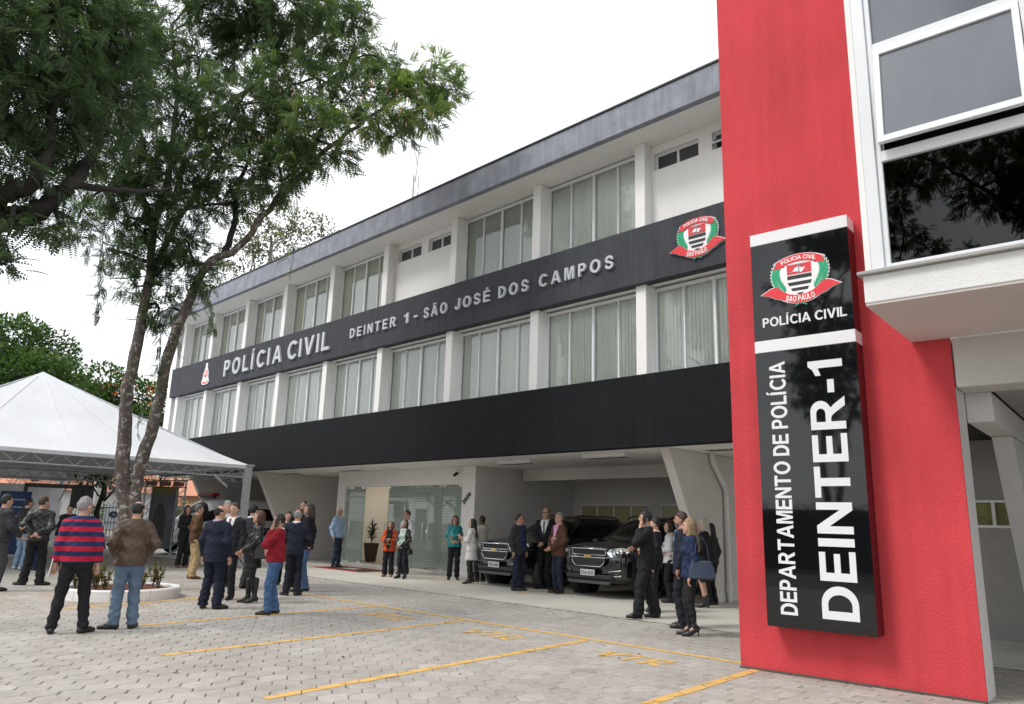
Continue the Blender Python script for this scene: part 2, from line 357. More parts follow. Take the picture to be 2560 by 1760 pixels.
# ------------------------------------------------------------------ text and crest helpers
_glyph = {}
def _arc(cx, cy, rx, ry, a0, a1, n=14): return [(cx + rx * math.cos(math.radians(a0 + (a1 - a0) * i / n)), cy + ry * math.sin(math.radians(a0 + (a1 - a0) * i / n))) for i in range(n + 1)]
def _thick(p, w):
    L = []; R = []
    for i in range(len(p)):
        a = p[max(0, i - 1)]; b = p[min(len(p) - 1, i + 1)]; dx, dy = b[0] - a[0], b[1] - a[1]; q = math.hypot(dx, dy) or 1
        L.append((p[i][0] - dy / q * w / 2, p[i][1] + dx / q * w / 2)); R.append((p[i][0] + dy / q * w / 2, p[i][1] - dx / q * w / 2))
    return L + R[::-1]
W = .205; H_ = .175
GLY = {
 'I': [[(0, 0), (W, 0), (W, 1), (0, 1)]], '-': [[(0, .27), (.36, .27), (.36, .46), (0, .46)]],
 'L': [[(0, 0), (.68, 0), (.68, H_), (W, H_), (W, 1), (0, 1)]],
 'E': [[(0, 0), (.74, 0), (.74, H_), (W, H_), (W, .42), (.68, .42), (.68, .59), (W, .59), (W, 1 - H_), (.72, 1 - H_), (.72, 1), (0, 1)]],
 'F': [[(0, 0), (W, 0), (W, .42), (.62, .42), (.62, .59), (W, .59), (W, 1 - H_), (.69, 1 - H_), (.69, 1), (0, 1)]],
 'T': [[(.30, 0), (.51, 0), (.51, 1 - H_), (.81, 1 - H_), (.81, 1), (0, 1), (0, 1 - H_), (.30, 1 - H_)]],
 'V': [[(0, 1), (.23, 1), (.465, .28), (.70, 1), (.93, 1), (.575, 0), (.355, 0)]],
 'A': [[(0, 0), (.375, 1), (.595, 1), (.97, 0), (.75, 0), (.672, .22), (.298, .22), (.22, 0)], [(.355, .385), (.615, .385), (.485, .76)]],
 'N': [[(0, 0), (0, 1), (.20, 1), (.61, .34), (.61, 1), (.80, 1), (.80, 0), (.60, 0), (.19, .65), (.19, 0)]],
 'M': [[(0, 0), (0, 1), (.30, 1), (.475, .32), (.65, 1), (.95, 1), (.95, 0), (.765, 0), (.765, .78), (.57, 0), (.38, 0), (.185, .78), (.185, 0)]],
 'D': [[(0, 0), (.38, 0)] + _arc(.38, .5, .44, .5, -88, 88) + [(.38, 1), (0, 1)], [(W, H_), (.36, H_)] + _arc(.36, .5, .25, .5 - H_, -88, 88) + [(.36, 1 - H_), (W, 1 - H_)]],
 'O': [_arc(.49, .5, .49, .52, 0, 348.75, 31), _arc(.49, .5, .275, .35, 0, 348.75, 31)], '0': [_arc(.33, .5, .33, .51, 0, 348.75, 31), _arc(.33, .5, .13, .345, 0, 348.75, 31)],
 'C': [_arc(.49, .5, .49, .52, 38, 322, 30) + _arc(.49, .5, .275, .345, 322 - 6, 38 + 6, 30)],
 'G': [_arc(.49, .5, .49, .52, 40, 335, 30) + [(.95, .54), (.52, .54), (.52, .37), (.75, .37), (.75, .25)] + _arc(.49, .5, .28, .345, 310, 44, 26)],
 'P': [[(0, 0), (W, 0), (W, .37), (.42, .37)] + _arc(.42, .685, .30, .315, -85, 85) + [(.42, 1), (0, 1)], [(W, .535), (.40, .535)] + _arc(.40, .685, .115, .15, -85, 85) + [(.40, .835), (W, .835)]],
 'R': [[(0, 0), (W, 0), (W, .41), (.30, .41), (.36, .385), (.44, .29), (.62, 0), (.87, 0), (.66, .32), (.58, .405)] + _arc(.47, .70, .31, .30, -62, 85) + [(.47, 1), (0, 1)], [(W, .565), (.42, .565)] + _arc(.42, .70, .15, .135, -85, 85) + [(.42, .835), (W, .835)]],
 'U': [[(0, 1), (0, .42)] + _arc(.4, .40, .40, .42, 180, 360) + [(.8, 1), (.595, 1)] + _arc(.4, .40, .195, .25, 360, 180) + [(.205, 1)]],
 'J': [[(.60, 1), (.60, .32)] + _arc(.29, .30, .31, .32, 0, -180, 18) + [(.185, .33)] + _arc(.29, .29, .105, .14, -180, 0, 10) + [(.395, 1)]],
 'S': [_thick([(.70, .72)] + _arc(.375, .715, .26, .205, 10, 235, 14) + [(.42, .50)] + _arc(.375, .275, .275, .20, 55, -170, 14) + [(.06, .28)], .19)],
 '1': [[(.21, 0), (.42, 0), (.42, 1), (.27, 1), (.17, .87), (0, .79), (0, .63), (.21, .71)]],
 '2': [_thick([(.09, .68)] + _arc(.335, .71, .235, .20, 170, -30, 12) + [(.42, .42), (.13, .16), (.10, .09)], .185) ],
 '3': [_thick([(.08, .73)] + _arc(.32, .74, .21, .175, 160, -80, 10) + [(.33, .54)] + _arc(.32, .29, .235, .205, 85, -165, 12), .17)],
 '4': [[(.36, 0), (.55, 0), (.55, .20), (.68, .20), (.68, .37), (.55, .37), (.55, 1), (.38, 1), (0, .38), (0, .20), (.36, .20)], [(.18, .37), (.36, .37), (.36, .68)]],
 '8': [_arc(.33, .5, .33, .51, 0, 348.75, 31), _arc(.33, .275, .15, .15, 0, 345, 23), _arc(.33, .735, .13, .13, 0, 345, 23)]}
GLY['2'].append([(.02, 0), (.64, 0), (.64, .165), (.02, .165)])
_acute = lambda x: [(x, 1.06), (x + .12, 1.06), (x + .27, 1.25), (x + .05, 1.25)]
GLY['Í'] = GLY['I'] + [_acute(.02)]; GLY['É'] = GLY['E'] + [_acute(.30)]
GLY['Ã'] = GLY['A'] + [_thick([(.24, 1.09), (.29, 1.16), (.38, 1.17), (.48, 1.13), (.58, 1.10), (.66, 1.12), (.71, 1.19)], .085)]
def glyph(ch, bold=0):
    """outline of one character as a flat filled mesh: verts, faces, boundary edges, extent"""
    if ch in _glyph: return _glyph[ch]
    c = bpy.data.curves.new('g', 'CURVE'); c.dimensions = '2D'; c.fill_mode = 'FRONT'
    for pl in GLY[ch]:
        sp_ = c.splines.new('POLY'); sp_.points.add(len(pl) - 1); sp_.use_cyclic_u = True
        for p, q in zip(sp_.points, pl): p.co = (q[0], q[1], 0, 1)
    o = bpy.data.objects.new('g', c); col.objects.link(o)
    me = bpy.data.meshes.new_from_object(o.evaluated_get(bpy.context.evaluated_depsgraph_get()))
    vs = [(v.co.x, v.co.y) for v in me.vertices]; fs = [tuple(p.vertices) for p in me.polygons]
    ec = {}
    for f in fs:
        for i in range(len(f)):
            e = (f[i], f[(i + 1) % len(f)]); ec.setdefault(tuple(sorted(e)), []).append(e)
    be = [v[0] for v in ec.values() if len(v) == 1]
    bpy.data.objects.remove(o); bpy.data.meshes.remove(me); bpy.data.curves.remove(c)
    xs = [q[0] for pl in GLY[ch] for q in pl]
    _glyph[ch] = (vs, fs, be, min(xs), max(xs)); return _glyph[ch]
CAP = None
def layout(text, gap=.08, space=.3, bold=.012, fixed=None):
    """list of (char, x offset), total width, in units of the font size"""
    x = 0; out = []
    for ch in text:
        if ch == ' ': x += space; continue
        _, _, _, a, b = glyph(ch, bold); out.append((ch, x - a, a, b)); x += (b - a) + gap
    return out, x - gap
def letter_mesh(mb, ch, fn, sx, sy, ox, oy, d0, d1, m=0, bold=.012):
    """one raised character; fn(u, v, w) -> 3-D"""
    vs, fs, be, _, _ = glyph(ch, bold); n = len(vs)
    P = [fn(ox + x * sx, oy + y * sy, d1) for x, y in vs]
    if d0 == d1: mb.add(P, fs, m); return
    P += [fn(ox + x * sx, oy + y * sy, d0) for x, y in vs]
    mb.add(P, [tuple(f) for f in fs] + [(a, a + n, b + n, b) for a, b in be], m)
def capheight(bold=0): return 0., 1.
def text_line(text, fn, x0, x1, y0, h, d0, d1, mats, parent, name='letter', gap=.1, space=.34, bold=.012, sep=True):
    lay, wd = layout(text, gap, space, bold); b0, b1 = capheight(bold); sy = h / (b1 - b0); sx = (x1 - x0) / wd
    res = []; mb = MB()
    for ch, ox, a, b in lay:
        if sep: mb = MB()
        letter_mesh(mb, ch, fn, sx, sy, x0 + ox * sx, y0 - b0 * sy, d0, d1, 0, bold)
        if sep: res.append(mb.build(name, mats, parent))
    if not sep: res.append(mb.build(name, mats, parent))
    return res

CW = mat('crest_white', (.86, .86, .86), .4, .02, 4); CRD = mat('crest_red', (.72, .035, .05), .4, .03, 4); CGR = mat('crest_green', (.01, .36, .17), .45, .06, 9)
CBK = mat('crest_black', (.02, .02, .022), .4, .1, 5); CGY = mat('crest_grey', (.28, .29, .31), .4, .05, 5)
def arc_pts(cx, cy, r, a0, a1, n): return [(cx + r * math.cos(math.radians(a0 + (a1 - a0) * i / n)), cy + r * math.sin(math.radians(a0 + (a1 - a0) * i / n))) for i in range(n + 1)]
def ribbon(top, bot): return top + bot[::-1]
def state_crest(root, fn, k):
    """shield with stripes, laurel branches and two red ribbons; fn(u, v, w) -> 3-D with u, v in crest units times k"""
    g_ = lambda u, v, w_: fn(u * k, v * k, w_)
    def plate(name, polys, d0, d1, m):
        mb = MB()
        for p in polys: mb.prism(p, d0, d1, g_, 0)
        return mb.build(name, m, root)
    low_t = [(-.42, .0), (-.3, -.08), (-.15, -.125), (0, -.14), (.15, -.125), (.3, -.08), (.42, .0)]
    low_b = [(-.44, -.22), (-.31, -.29), (-.16, -.335), (0, -.35), (.16, -.335), (.31, -.29), (.44, -.22)]
    tailL = [(-.42, .0), (-.60, .16), (-.76, .13), (-1.0, .0), (-.80, -.06), (-.66, -.14), (-.44, -.22)]
    tailR = [(-u, v) for u, v in tailL]
    up_b = arc_pts(0, -.28, 1.05, 118, 62, 8)[:]; up_t = arc_pts(0, -.28, 1.24, 118, 62, 8)
    upL = [(-.49, .65), (-.68, .64), (-.61, .71), (-.60, .80), (-.58, .815)]; upR = [(-u, v) for u, v in upL]
    shield = [(-.34, .74), (.34, .74), (.34, .25), (.30, .08), (.2, -.06), (.1, -.12), (0, -.16), (-.1, -.12), (-.2, -.06), (-.30, .08), (-.34, .25)]
    back = [(-.70, .66), (-.60, .85), (-.3, .97), (0, 1.01), (.3, .97), (.60, .85), (.70, .66), (.84, .42), (.80, .2), (.62, 0), (.4, -.2), (0, -.42), (-.4, -.2), (-.62, 0), (-.80, .2), (-.84, .42)]
    grow = lambda p, e: [((u - cx) * e + cx, (v - cy) * e + cy) for u, v in p for cx, cy in [(sum(a for a, b in p) / len(p), sum(b for a, b in p) / len(p))]]
    leaves = {-1: [], 1: []}; spine = {-1: [], 1: []}
    for sg in (-1, 1):
        for i in range(9):
            q = i / 8; cx, cy = sg * (.37 + .25 * math.sin(q * 2.0 + .12)), -.06 + q * .66; d = math.radians(90 - sg * (30 - 45 * q)); spine[sg].append((cx, cy))
            for side in (-1, 1):
                a = d + side * .62; L_ = .235 - .05 * q; hw_ = .040; tip = (cx + L_ * math.cos(a), cy + L_ * math.sin(a)); nx, ny = -math.sin(a) * hw_, math.cos(a) * hw_; mx_, my_ = cx + L_ * .45 * math.cos(a), cy + L_ * .45 * math.sin(a)
                leaves[sg].append([(cx, cy), (mx_ - nx, my_ - ny), tip, (mx_ + nx, my_ + ny)])
        leaves[sg].append([(spine[sg][-1][0] - .05, spine[sg][-1][1] + .06), (spine[sg][-1][0], spine[sg][-1][1]), (spine[sg][-1][0] + .05, spine[sg][-1][1] + .06), (spine[sg][-1][0] + sg * .02, spine[sg][-1][1] + .17)])
    plate('back_plate', [[(-.56, .66), (.56, .66), (.60, .3), (.42, -.08), (0, -.2), (-.42, -.08), (-.60, .3)]], 0, .0208, CW); plate('back_plate', [grow(shield, 1.12)], 0, .0215, CW); plate('back_plate', [grow(ribbon(low_t, low_b), 1.1)], 0, .0235, CW); plate('back_plate', [grow(ribbon(up_t, up_b), 1.1)], 0, .0225, CW)
    for sg in (-1, 1):
        mbw = MB()
        for j, lf in enumerate(leaves[sg]): mbw.prism(grow(lf, 1.45), 0, .0150 + .0004 * (j % 9), g_)
        for j, ((x0, y0), (x1, y1)) in enumerate(zip(spine[sg][:-1], spine[sg][1:])): mbw.prism([(x0 - .09, y0), (x0 + .09, y0), (x1 + .09, y1), (x1 - .09, y1)], 0, .0190 + .0002 * j, g_)
        mbw.build('back_plate', CW, root)
    [plate('back_plate', [q_], .0, .0245, CW) for q_ in (grow(tailL, 1.12), grow(tailR, 1.12), grow(upL, 1.2), grow(upR, 1.2))]
    fx = .027
    z = [(.74, .40), (.36, .29), (.18, .11), (.0, -.06)]
    plate('red_field', [[(-.31, .70), (.31, .70), (.31, .43), (-.31, .43)]], .02, fx, CRD)
    stripes = []
    for i, (v1, v0) in enumerate(((.40, .30), (.22, .13), (.06, -.02))):
        wv = lambda v: .31 if v > .2 else .31 - (.2 - v) * .55
        stripes.append([(-wv(v1), v1), (wv(v1), v1), (wv(v0), v0), (-wv(v0), v0)])
    stripes.append([(-.1, -.08), (.1, -.08), (.03, -.125), (-.03, -.125)])
    plate('black_stripe', stripes, .02, fx, CBK)
    plate('map_outline', [[(-.17, .50), (-.1, .60), (.0, .62), (.07, .58), (.16, .59), (.10, .50), (.06, .455), (.0, .49)]], .02, fx + .003, CW)
    plate('scales', [[(-.015, .43), (.015, .43), (.015, .69), (-.015, .69)], [(-.2, .655), (.2, .665), (.2, .68), (-.2, .67)], [(-.27, .50), (-.15, .50), (-.21, .46)], [(.15, .51), (.27, .51), (.21, .47)]], .02, fx + .006, CGY)
    plate('lower_ribbon', [ribbon(low_t, low_b), tailL, tailR], .02, fx + .008, CRD)
    plate('upper_ribbon', [ribbon(up_t, up_b), upL, upR], .02, fx + .008, CRD)
    # laurel leaves
    for sg in (-1, 1):
        mb = MB(); mb.prism([(sg * .16, -.40), (sg * .02, -.34), (sg * .02, -.37), (sg * .14, -.43)], .02, fx, g_)
        mb.build('laurel_stem', CGR, root); mb = MB()
        for j, lf in enumerate(leaves[sg]): mb.prism(lf, .015, fx + .0012 * (1 + j % 3), g_)
        for (x0, y0), (x1, y1) in zip(spine[sg][:-1], spine[sg][1:]): mb.prism([(x0 - .012, y0), (x0 + .012, y0), (x1 + .012, y1), (x1 - .012, y1)], .015, fx + .0006, g_)
        mb.build('laurel_branch', CGR, root)
    # lettering on the ribbons
    def arc_text(text, cx, cy, r, a_mid, span, h, up, m):
        lay, wd = layout(text, .1, .35, .02); b0, b1 = capheight(.02); sc = h / (b1 - b0); mb = MB()
        for ch, ox, a, b in lay:
            mid = ox + (a + b) / 2; q = math.radians(a_mid + (-1 if up else 1) * (mid / wd - .5) * span)
            px, py = cx + r * math.cos(q), cy + r * math.sin(q); rot = q - math.pi / 2 if up else q + math.pi / 2
            f2 = lambda u, v, w_, px=px, py=py, rot=rot: g_(px + u * math.cos(rot) - v * math.sin(rot), py + u * math.sin(rot) + v * math.cos(rot), w_)
            sxx = (span / 57.3 * r) / wd
            letter_mesh(mb, ch, f2, sxx, sc, -(a + b) / 2 * sxx, -b0 * sc - h / 2, fx + .008, fx + .0125, 0, .02)
        mb.build('ribbon_lettering', m, root)
    arc_text('POLICIA CIVIL', 0, -.28, 1.145, 90, 46, .105, True, CW)
    arc_text('SAO PAULO', 0, 1.0, 1.237, 270, 34, .145, False, CW)

# ------------------------------------------------------------------ the police building
bd = tag(empty('police_building', (0, 0, 0), A1), 'long white three storey building with grey lettered band and black band', 'building')
SL, SRT = -34.0, -3.3
MB().box(SL, SRT, 12.5, 12.75, 3.11, 4.59).build('black_band', BLACKP, bd, .012)
MB().box(SL, SRT, 12.5, 12.75, 6.53, 7.80).build('lettered_band', GREYP, bd, .012)
rf = MB().box(-34.75, SRT, 11.9, 12.06, 9.78, 10.43).build('roof_fascia', FASCIA, bd, .01)
MB().box(-34.77, SRT, 11.87, 12.09, 10.432, 10.47).build('roof_flashing', mat('dark_flashing', (.03, .032, .036), .5, .1), rf)
MB().box(-34.6, SRT, 12.062, 20.0, 9.80, 9.98).build('roof_soffit', WHITE, bd)
MB().box(-34.6, SRT, 12.09, 20.0, 9.99, 10.35).build('roof_slab', mat('roof_felt', (.12, .12, .12), .9, .2), bd)
MB().box(-34.6, -34.002, 12.62, 19.9, 3.11, 9.795).build('end_wall', WHITE, bd)
MB().box(-33.998, SRT, 12.752, 13.55, 6.55, 6.80).build('floor_slab', WHITE, bd)
MB().box(-33.998, SRT, 12.752, 13.55, 4.30, 4.54).build('floor_slab', WHITE, bd)
MB().box(-33.998, SRT, 13.62, 19.88, 3.42, 9.79).build('core_wall', mat('room_interior', (.35, .34, .30), .8, .1, 1), bd)
MB().box(-33.998, SRT, 12.752, 20.2, 3.19, 3.40).build('ceiling', CREAM, bd)

GL = [-33.29, -30.37, -27.34, -24.35, -21.22, -18.18, -15.0, -11.87, -8.78, -5.70]       # left edges of the bays
PW = .26
for i, s in enumerate(GL):
    for (z0, z1) in ((4.545, 6.545), (7.6, 9.795)):
        MB().box(s - .015 - PW, s - .015, 12.62, 13.2, z0, z1).build('pier', WHITE, bd, .01)
PANE = glass('window_glass', (.97, 1, .985), 1.68)
PANE_UP = glass('reflective_window_glass', (.97, .99, .96), 2.2); BLIND_T = mat('tan_vertical_blind', (.92, .92, .80), .8, .05, 2.0, stretch=(6, 6, .4))
BLIND = mat('vertical_blind', (.92, .93, .865), .8, .04, 2.0, stretch=(6, 6, .4))
FRAME_T = 12.97
def window(s0, s1, z0, z1, name='window', n=4, blind=True, pane=PANE, fr=.04, tt=FRAME_T, head=.07, bm=None):
    mb = MB(); a, b = tt - .03, tt + .04
    mb.box(s0, s0 + fr, a, b, z0, z1); mb.box(s1 - fr, s1, a, b, z0, z1)
    mb.box(s0 + fr, s1 - fr, a, b, z1 - head, z1); mb.box(s0 + fr, s1 - fr, a, b, z0, z0 + fr)
    wd = (s1 - s0) / n
    for k in range(1, n):
        mm = s0 + wd * k; w2 = .030 if k % 2 == 0 else .016
        mb.box(mm - w2, mm + w2, a + (.004 if k % 2 else -.004), b - .006, z0 + fr, z1 - head)
    wn = mb.build(name, ALU, bd, .004)
    for k in range(n):
        c0 = s0 + wd * k + .03; c1 = s0 + wd * (k + 1) - .03
        MB().quad((c0, tt + .012, z0 + .02), (c1, tt + .012, z0 + .02), (c1, tt + .012, z1 - .03), (c0, tt + .012, z1 - .03)).build('pane', pane, wn)
    if blind:
        mb = MB(); x = s0 + .02; k = 0; y0 = tt + .065
        rr = random.Random(int(s0 * 100 + z0 * 10)); 
        while x < s1 - .02:
            wv = .088; tw = rr.uniform(.004, .011)
            mb.quad((x, y0 + tw, z0 + .04), (x + wv + .02, y0 - tw, z0 + .04), (x + wv + .02, y0 - tw, z1 - .02), (x, y0 + tw, z1 - .02)); x += wv
        mb.build('vertical_blind', bm or BLIND, wn)
    return wn
for i in range(len(GL)):
    s0 = GL[i] - .013; s1 = (GL[i + 1] - .017 - PW) if i + 1 < len(GL) else -3.32
    window(s0, s1, 4.545, 6.50)
    if i in (5, 8, 9): continue
    window(s0, s1, 7.6, 9.76, pane=PANE_UP if i < 5 else PANE, bm=BLIND_T if i < 5 else BLIND)
# blank bays of the top floor with small high windows
DKGL = mat('dark_bath_glass', (.045, .045, .05), .25, .15, 3, spec=.6)
def blank(s0, s1, holes, tt=12.90):
    mb = MB(); xs = sorted(set([s0, s1] + [h_ for hh in holes for h_ in hh[:2]])); z0, z1 = 7.6, 9.795
    for a, b in zip(xs[:-1], xs[1:]):
        hh = [h_ for h_ in holes if abs(h_[0] - a) < 1e-6]
        if hh: mb.box(a, b, tt, tt + .2, z0, hh[0][2]); mb.box(a, b, tt, tt + .2, hh[0][3], z1)
        else: mb.box(a, b, tt, tt + .2, z0, z1)
    mb.build('blank_wall', WHITE, bd)
    for (a, b, c, d) in holes:
        m2 = MB(); y0, y1 = tt + .10, tt + .15; f_ = .045; mid = (a + b) / 2
        m2.box(a, b, y0, y1, c, c + f_); m2.box(a, b, y0, y1, d - f_, d); m2.box(a, a + f_, y0, y1, c + f_, d - f_); m2.box(b - f_, b, y0, y1, c + f_, d - f_); m2.box(mid - .03, mid + .03, y0, y1, c + f_, d - f_)
        wn = m2.build('small_window', ALU, bd, .003)
        for p, q in ((a + f_, mid - .03), (mid + .03, b - f_)): MB().box(p, q, y0 + .02, y0 + .03, c + f_, d - f_).build('pane', DKGL, wn)
blank(-18.19, -15.28, [(-18.10, -16.95, 9.22, 9.62), (-16.62, -15.60, 9.22, 9.62)])
blank(-8.79, -5.98, [(-8.74, -7.62, 9.2, 9.60), (-7.30, -6.30, 9.2, 9.60)])
blank(-5.71, -3.35, [(-5.3, -4.2, 9.2, 9.60)])
# an open hopper sash in the right small window
hp = MB(); hp.bar((-7.30, 12.98, 9.42), (-6.30, 12.98, 9.42), .03, .03); hp.bar((-7.30, 12.86, 9.33), (-6.30, 12.86, 9.33), .03, .03); hp.bar((-7.28, 12.86, 9.33), (-7.28, 13.08, 9.58), .03, .03); hp.bar((-6.32, 12.86, 9.33), (-6.32, 13.08, 9.58), .03, .03)
hs = hp.build('hopper_sash', ALU, bd); MB().quad((-7.27, 12.87, 9.34), (-6.33, 12.87, 9.34), (-6.33, 13.07, 9.57), (-7.27, 13.07, 9.57)).build('pane', DKGL, hs)

# ground floor: partition walls with raking front edges, entrance block, back wall
BEIGE = mat('warm_grey_wall', (.64, .61, .575), .75, .05, .8, bump=.15, bscale=60)
for s in (-33.03, -27.06, -9.05):
    MB().prism([(13.45, 3.185), (19.7, 3.185), (19.7, .004), (15.15, .004)], s - .02, s + .20, lambda u, v, w_: (w_, u, v)).build('raking_column', BEIGE if s < -8 else WHITE2, bd, .01)
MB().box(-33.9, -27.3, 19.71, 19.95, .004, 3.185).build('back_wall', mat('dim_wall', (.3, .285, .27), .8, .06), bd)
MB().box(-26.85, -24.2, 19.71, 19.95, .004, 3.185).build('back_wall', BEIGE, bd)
mb = MB(); tb = 19.71
for a, b, c, d in ((-16.93, -16.4, 0, 3.185), (-13.7, -13.25, 0, 3.185), (-11.9, -3.4, 0, 3.185), (-16.4, -13.7, 0, 1.35), (-16.4, -13.7, 2.25, 3.185), (-13.25, -11.9, 0, 1.35), (-13.25, -11.9, 2.25, 3.185)):
    mb.box(a, b, tb, tb + .22, c + .004, d)
mb.build('back_wall', BEIGE, bd)
WARM = mat('warm_lit_room', (.50, .43, .25), .8, .15, 1.5)
for a, b, n in ((-16.4, -13.7, 4), (-13.25, -11.9, 2)):
    m2 = MB(); m2.box(a, b, tb - .02, tb + .03, 1.35, 1.40); m2.box(a, b, tb - .02, tb + .03, 2.2, 2.25); w_ = (b - a) / n
    for k in range(n + 1): m2.box(max(a, a + k * w_ - .03), min(b, a + k * w_ + .03), tb - .02, tb + .03, 1.40, 2.2)
    wn = m2.build('rear_window', ALU, bd)
    for k in range(n): MB().box(a + k * w_ + .03, a + (k + 1) * w_ - .03, tb + .0, tb + .01, 1.4, 2.2).build('pane', mat('yellow_light_glass', (.42, .38, .20), .35, .12, 2, spec=.6), wn)  # yellowish light of the room is put into the pane colour
MB().box(-16.5, -9.3, 17.0, 17.3, 2.85, 3.188).build('ceiling_beam', BEIGE, bd)
# entrance block
ENT = 15.2
WHITE3 = mat('entrance_white', (.80, .785, .77), .7, .04, 1.0, bump=.15, bscale=70)
mb = MB()
mb.box(-24.1, -23.62, ENT, ENT + .22, .004, 3.188); mb.box(-17.3, -16.72, ENT, ENT + .22, .004, 3.188); mb.box(-23.62, -17.3, ENT, ENT + .22, 2.66, 3.188)
mb.box(-24.1, -23.9, ENT + .22, 19.7, .004, 3.188); mb.box(-16.92, -16.72, ENT + .22, 19.7, .004, 3.188)
ew = mb.build('entrance_wall', WHITE3, bd, .008)
MB().box(-23.62, -17.3, ENT - .03, ENT + .2, .004, .10).build('threshold', mat('threshold_stone', (.62, .60, .57), .4, .08, 8), bd, .01)
LOB = mat('lobby_wall', (.58, .51, .42), .7, .06, 1.2)
MB().box(-23.88, -16.94, 18.2, 18.3, .004, 3.18).build('lobby_wall', LOB, bd)
MB().box(-23.88, -16.94, ENT + .21, 18.19, .005, .10).build('lobby_floor', mat('lobby_tile', (.33, .32, .30), .3, .06, 3), bd)
LOBL = MB().box(-22.6, -21.4, 16.4, 17.4, 3.12, 3.16).build('lobby_lamp', emit('lobby_lamp_glow', (1, .88, .70), 5), bd)
MB().box(-19.6, -18.0, 16.4, 17.2, 3.12, 3.16).build('lobby_lamp', MATS['lobby_lamp_glow'], bd)
MB().box(-20.6, -20.4, 16.3, 18.18, .11, 3.15).build('lobby_partition', mat('lobby_dark', (.22, .20, .16), .6, .1), bd)

def frosted():
    m = bpy.data.materials.new('striped_door_glass'); m.use_nodes = True; n = m.node_tree.nodes; l = m.node_tree.links; n.clear()
    o = n.new('ShaderNodeOutputMaterial'); t = n.new('ShaderNodeBsdfTransparent'); t.inputs[0].default_value = (.72, .88, .80, 1)
    g = n.new('ShaderNodeBsdfGlossy'); g.inputs['Roughness'].default_value = 0; f = n.new('ShaderNodeFresnel'); f.inputs['IOR'].default_value = 1.6
    df = n.new('ShaderNodeBsdfDiffuse'); df.inputs[0].default_value = (.70, .82, .72, 1)
    tcn = n.new('ShaderNodeTexCoord'); sx = n.new('ShaderNodeSeparateXYZ'); l.new(tcn.outputs['Object'], sx.inputs[0])
    mt = n.new('ShaderNodeMath'); mt.operation = 'MULTIPLY'; mt.inputs[1].default_value = 13.0; l.new(sx.outputs['Z'], mt.inputs[0])
    fr = n.new('ShaderNodeMath'); fr.operation = 'FRACT'; l.new(mt.outputs[0], fr.inputs[0])
    th = n.new('ShaderNodeMath'); th.operation = 'GREATER_THAN'; l.new(fr.outputs[0], th.inputs[0]); th.inputs[1].default_value = .35
    ma = n.new('ShaderNodeMath'); ma.operation = 'MULTIPLY_ADD'; ma.inputs[1].default_value = .10; ma.inputs[2].default_value = .34; l.new(th.outputs[0], ma.inputs[0])
    m1 = n.new('ShaderNodeMixShader'); l.new(ma.outputs[0], m1.inputs[0]); l.new(t.outputs[0], m1.inputs[1]); l.new(df.outputs[0], m1.inputs[2])
    m2 = n.new('ShaderNodeMixShader'); l.new(f.outputs[0], m2.inputs[0]); l.new(m1.outputs[0], m2.inputs[1]); l.new(g.outputs[0], m2.inputs[2]); l.new(m2.outputs[0], o.inputs[0])
    return m
STRIPE = frosted(); CLEAR = glass('clear_green_glass', (.72, .86, .80), 1.5)
GEDGE = mat('glass_edge', (.05, .22, .17), .2, .1)
def door(name, s0, s1, m, handle=None, rot=0, pivot=None):
    d = MB().box(s0, s1, ENT + .06, ENT + .072, .11, 2.655).build(name, m, bd)
    for a in (s0, s1 - .16): 
        for z in (.10, 2.59): MB().box(a + .002, a + .158, ENT + .045, ENT + .085, z + .003, z + .06).build('patch_fitting', CHROME, d)
    e = MB().box(s0 - .004, s0, ENT + .058, ENT + .074, .11, 2.655).build('glass_edge', GEDGE, d)
    if handle is not None:
        h_ = MB()
        for y in (ENT - .02, ENT + .15):
            h_.tube([(handle, y, .98), (handle, y, 1.5)], .017, 8)
        for z in (1.06, 1.42): h_.tube([(handle, ENT - .02, z), (handle, ENT + .15, z)], .010, 6)
        h_.build('pull_handle', CHROME, d)
    if pivot is not None:
        M_ = Matrix.Translation((pivot, ENT + .066, 0)) @ Matrix.Rotation(rot, 4, 'Z') @ Matrix.Translation((-pivot, -(ENT + .066), 0)); d.matrix_local = M_
    return d
door('glass_panel', -23.60, -22.46, STRIPE)
door('glass_door', -22.44, -21.74, STRIPE, -21.88, math.radians(-166), -22.44)
door('glass_door', -21.72, -21.02, STRIPE, -21.58, math.radians(-34), -21.02)
door('glass_panel', -21.0, -19.62, STRIPE)
door('glass_door', -19.60, -18.94, STRIPE, -19.08); door('glass_door', -18.92, -18.26, STRIPE, -18.80)
door('glass_panel', -18.24, -17.32, STRIPE)
MB().box(-19.02, -18.86, ENT + .04, ENT + .09, 1.18, 1.28).build('door_lock', CHROME, bd)
num = empty('house_number', (0, 0, 0), 0, bd)
def nf(u, v, w_): 
    q = math.radians(44); return (-17.16 + u * math.cos(q) - v * math.sin(q), ENT - w_, 2.06 + u * math.sin(q) + v * math.cos(q))
text_line('2000', nf, 0, .42, 0, .13, .005, .03, mat('number_grey', (.10, .10, .105), .4, .1), num, 'digit', bold=.01, gap=.06)
# drain pipe at the raking column
pp = MB(); pp.tube([(-8.78, 15.05, 3.18), (-8.78, 15.08, 3.0), (-8.78, 15.6, 2.45), (-8.78, 15.62, 2.3), (-8.78, 15.62, .35)], .06, 12); pp.tube([(-8.78, 15.62, .40), (-8.78, 15.62, .22)], .08, 12); pp.tube([(-8.78, 15.62, .24), (-8.78, 15.62, .01)], .055, 12)
pp.build('drain_pipe', mat('white_pvc', (.72, .72, .70), .4, .05), bd)

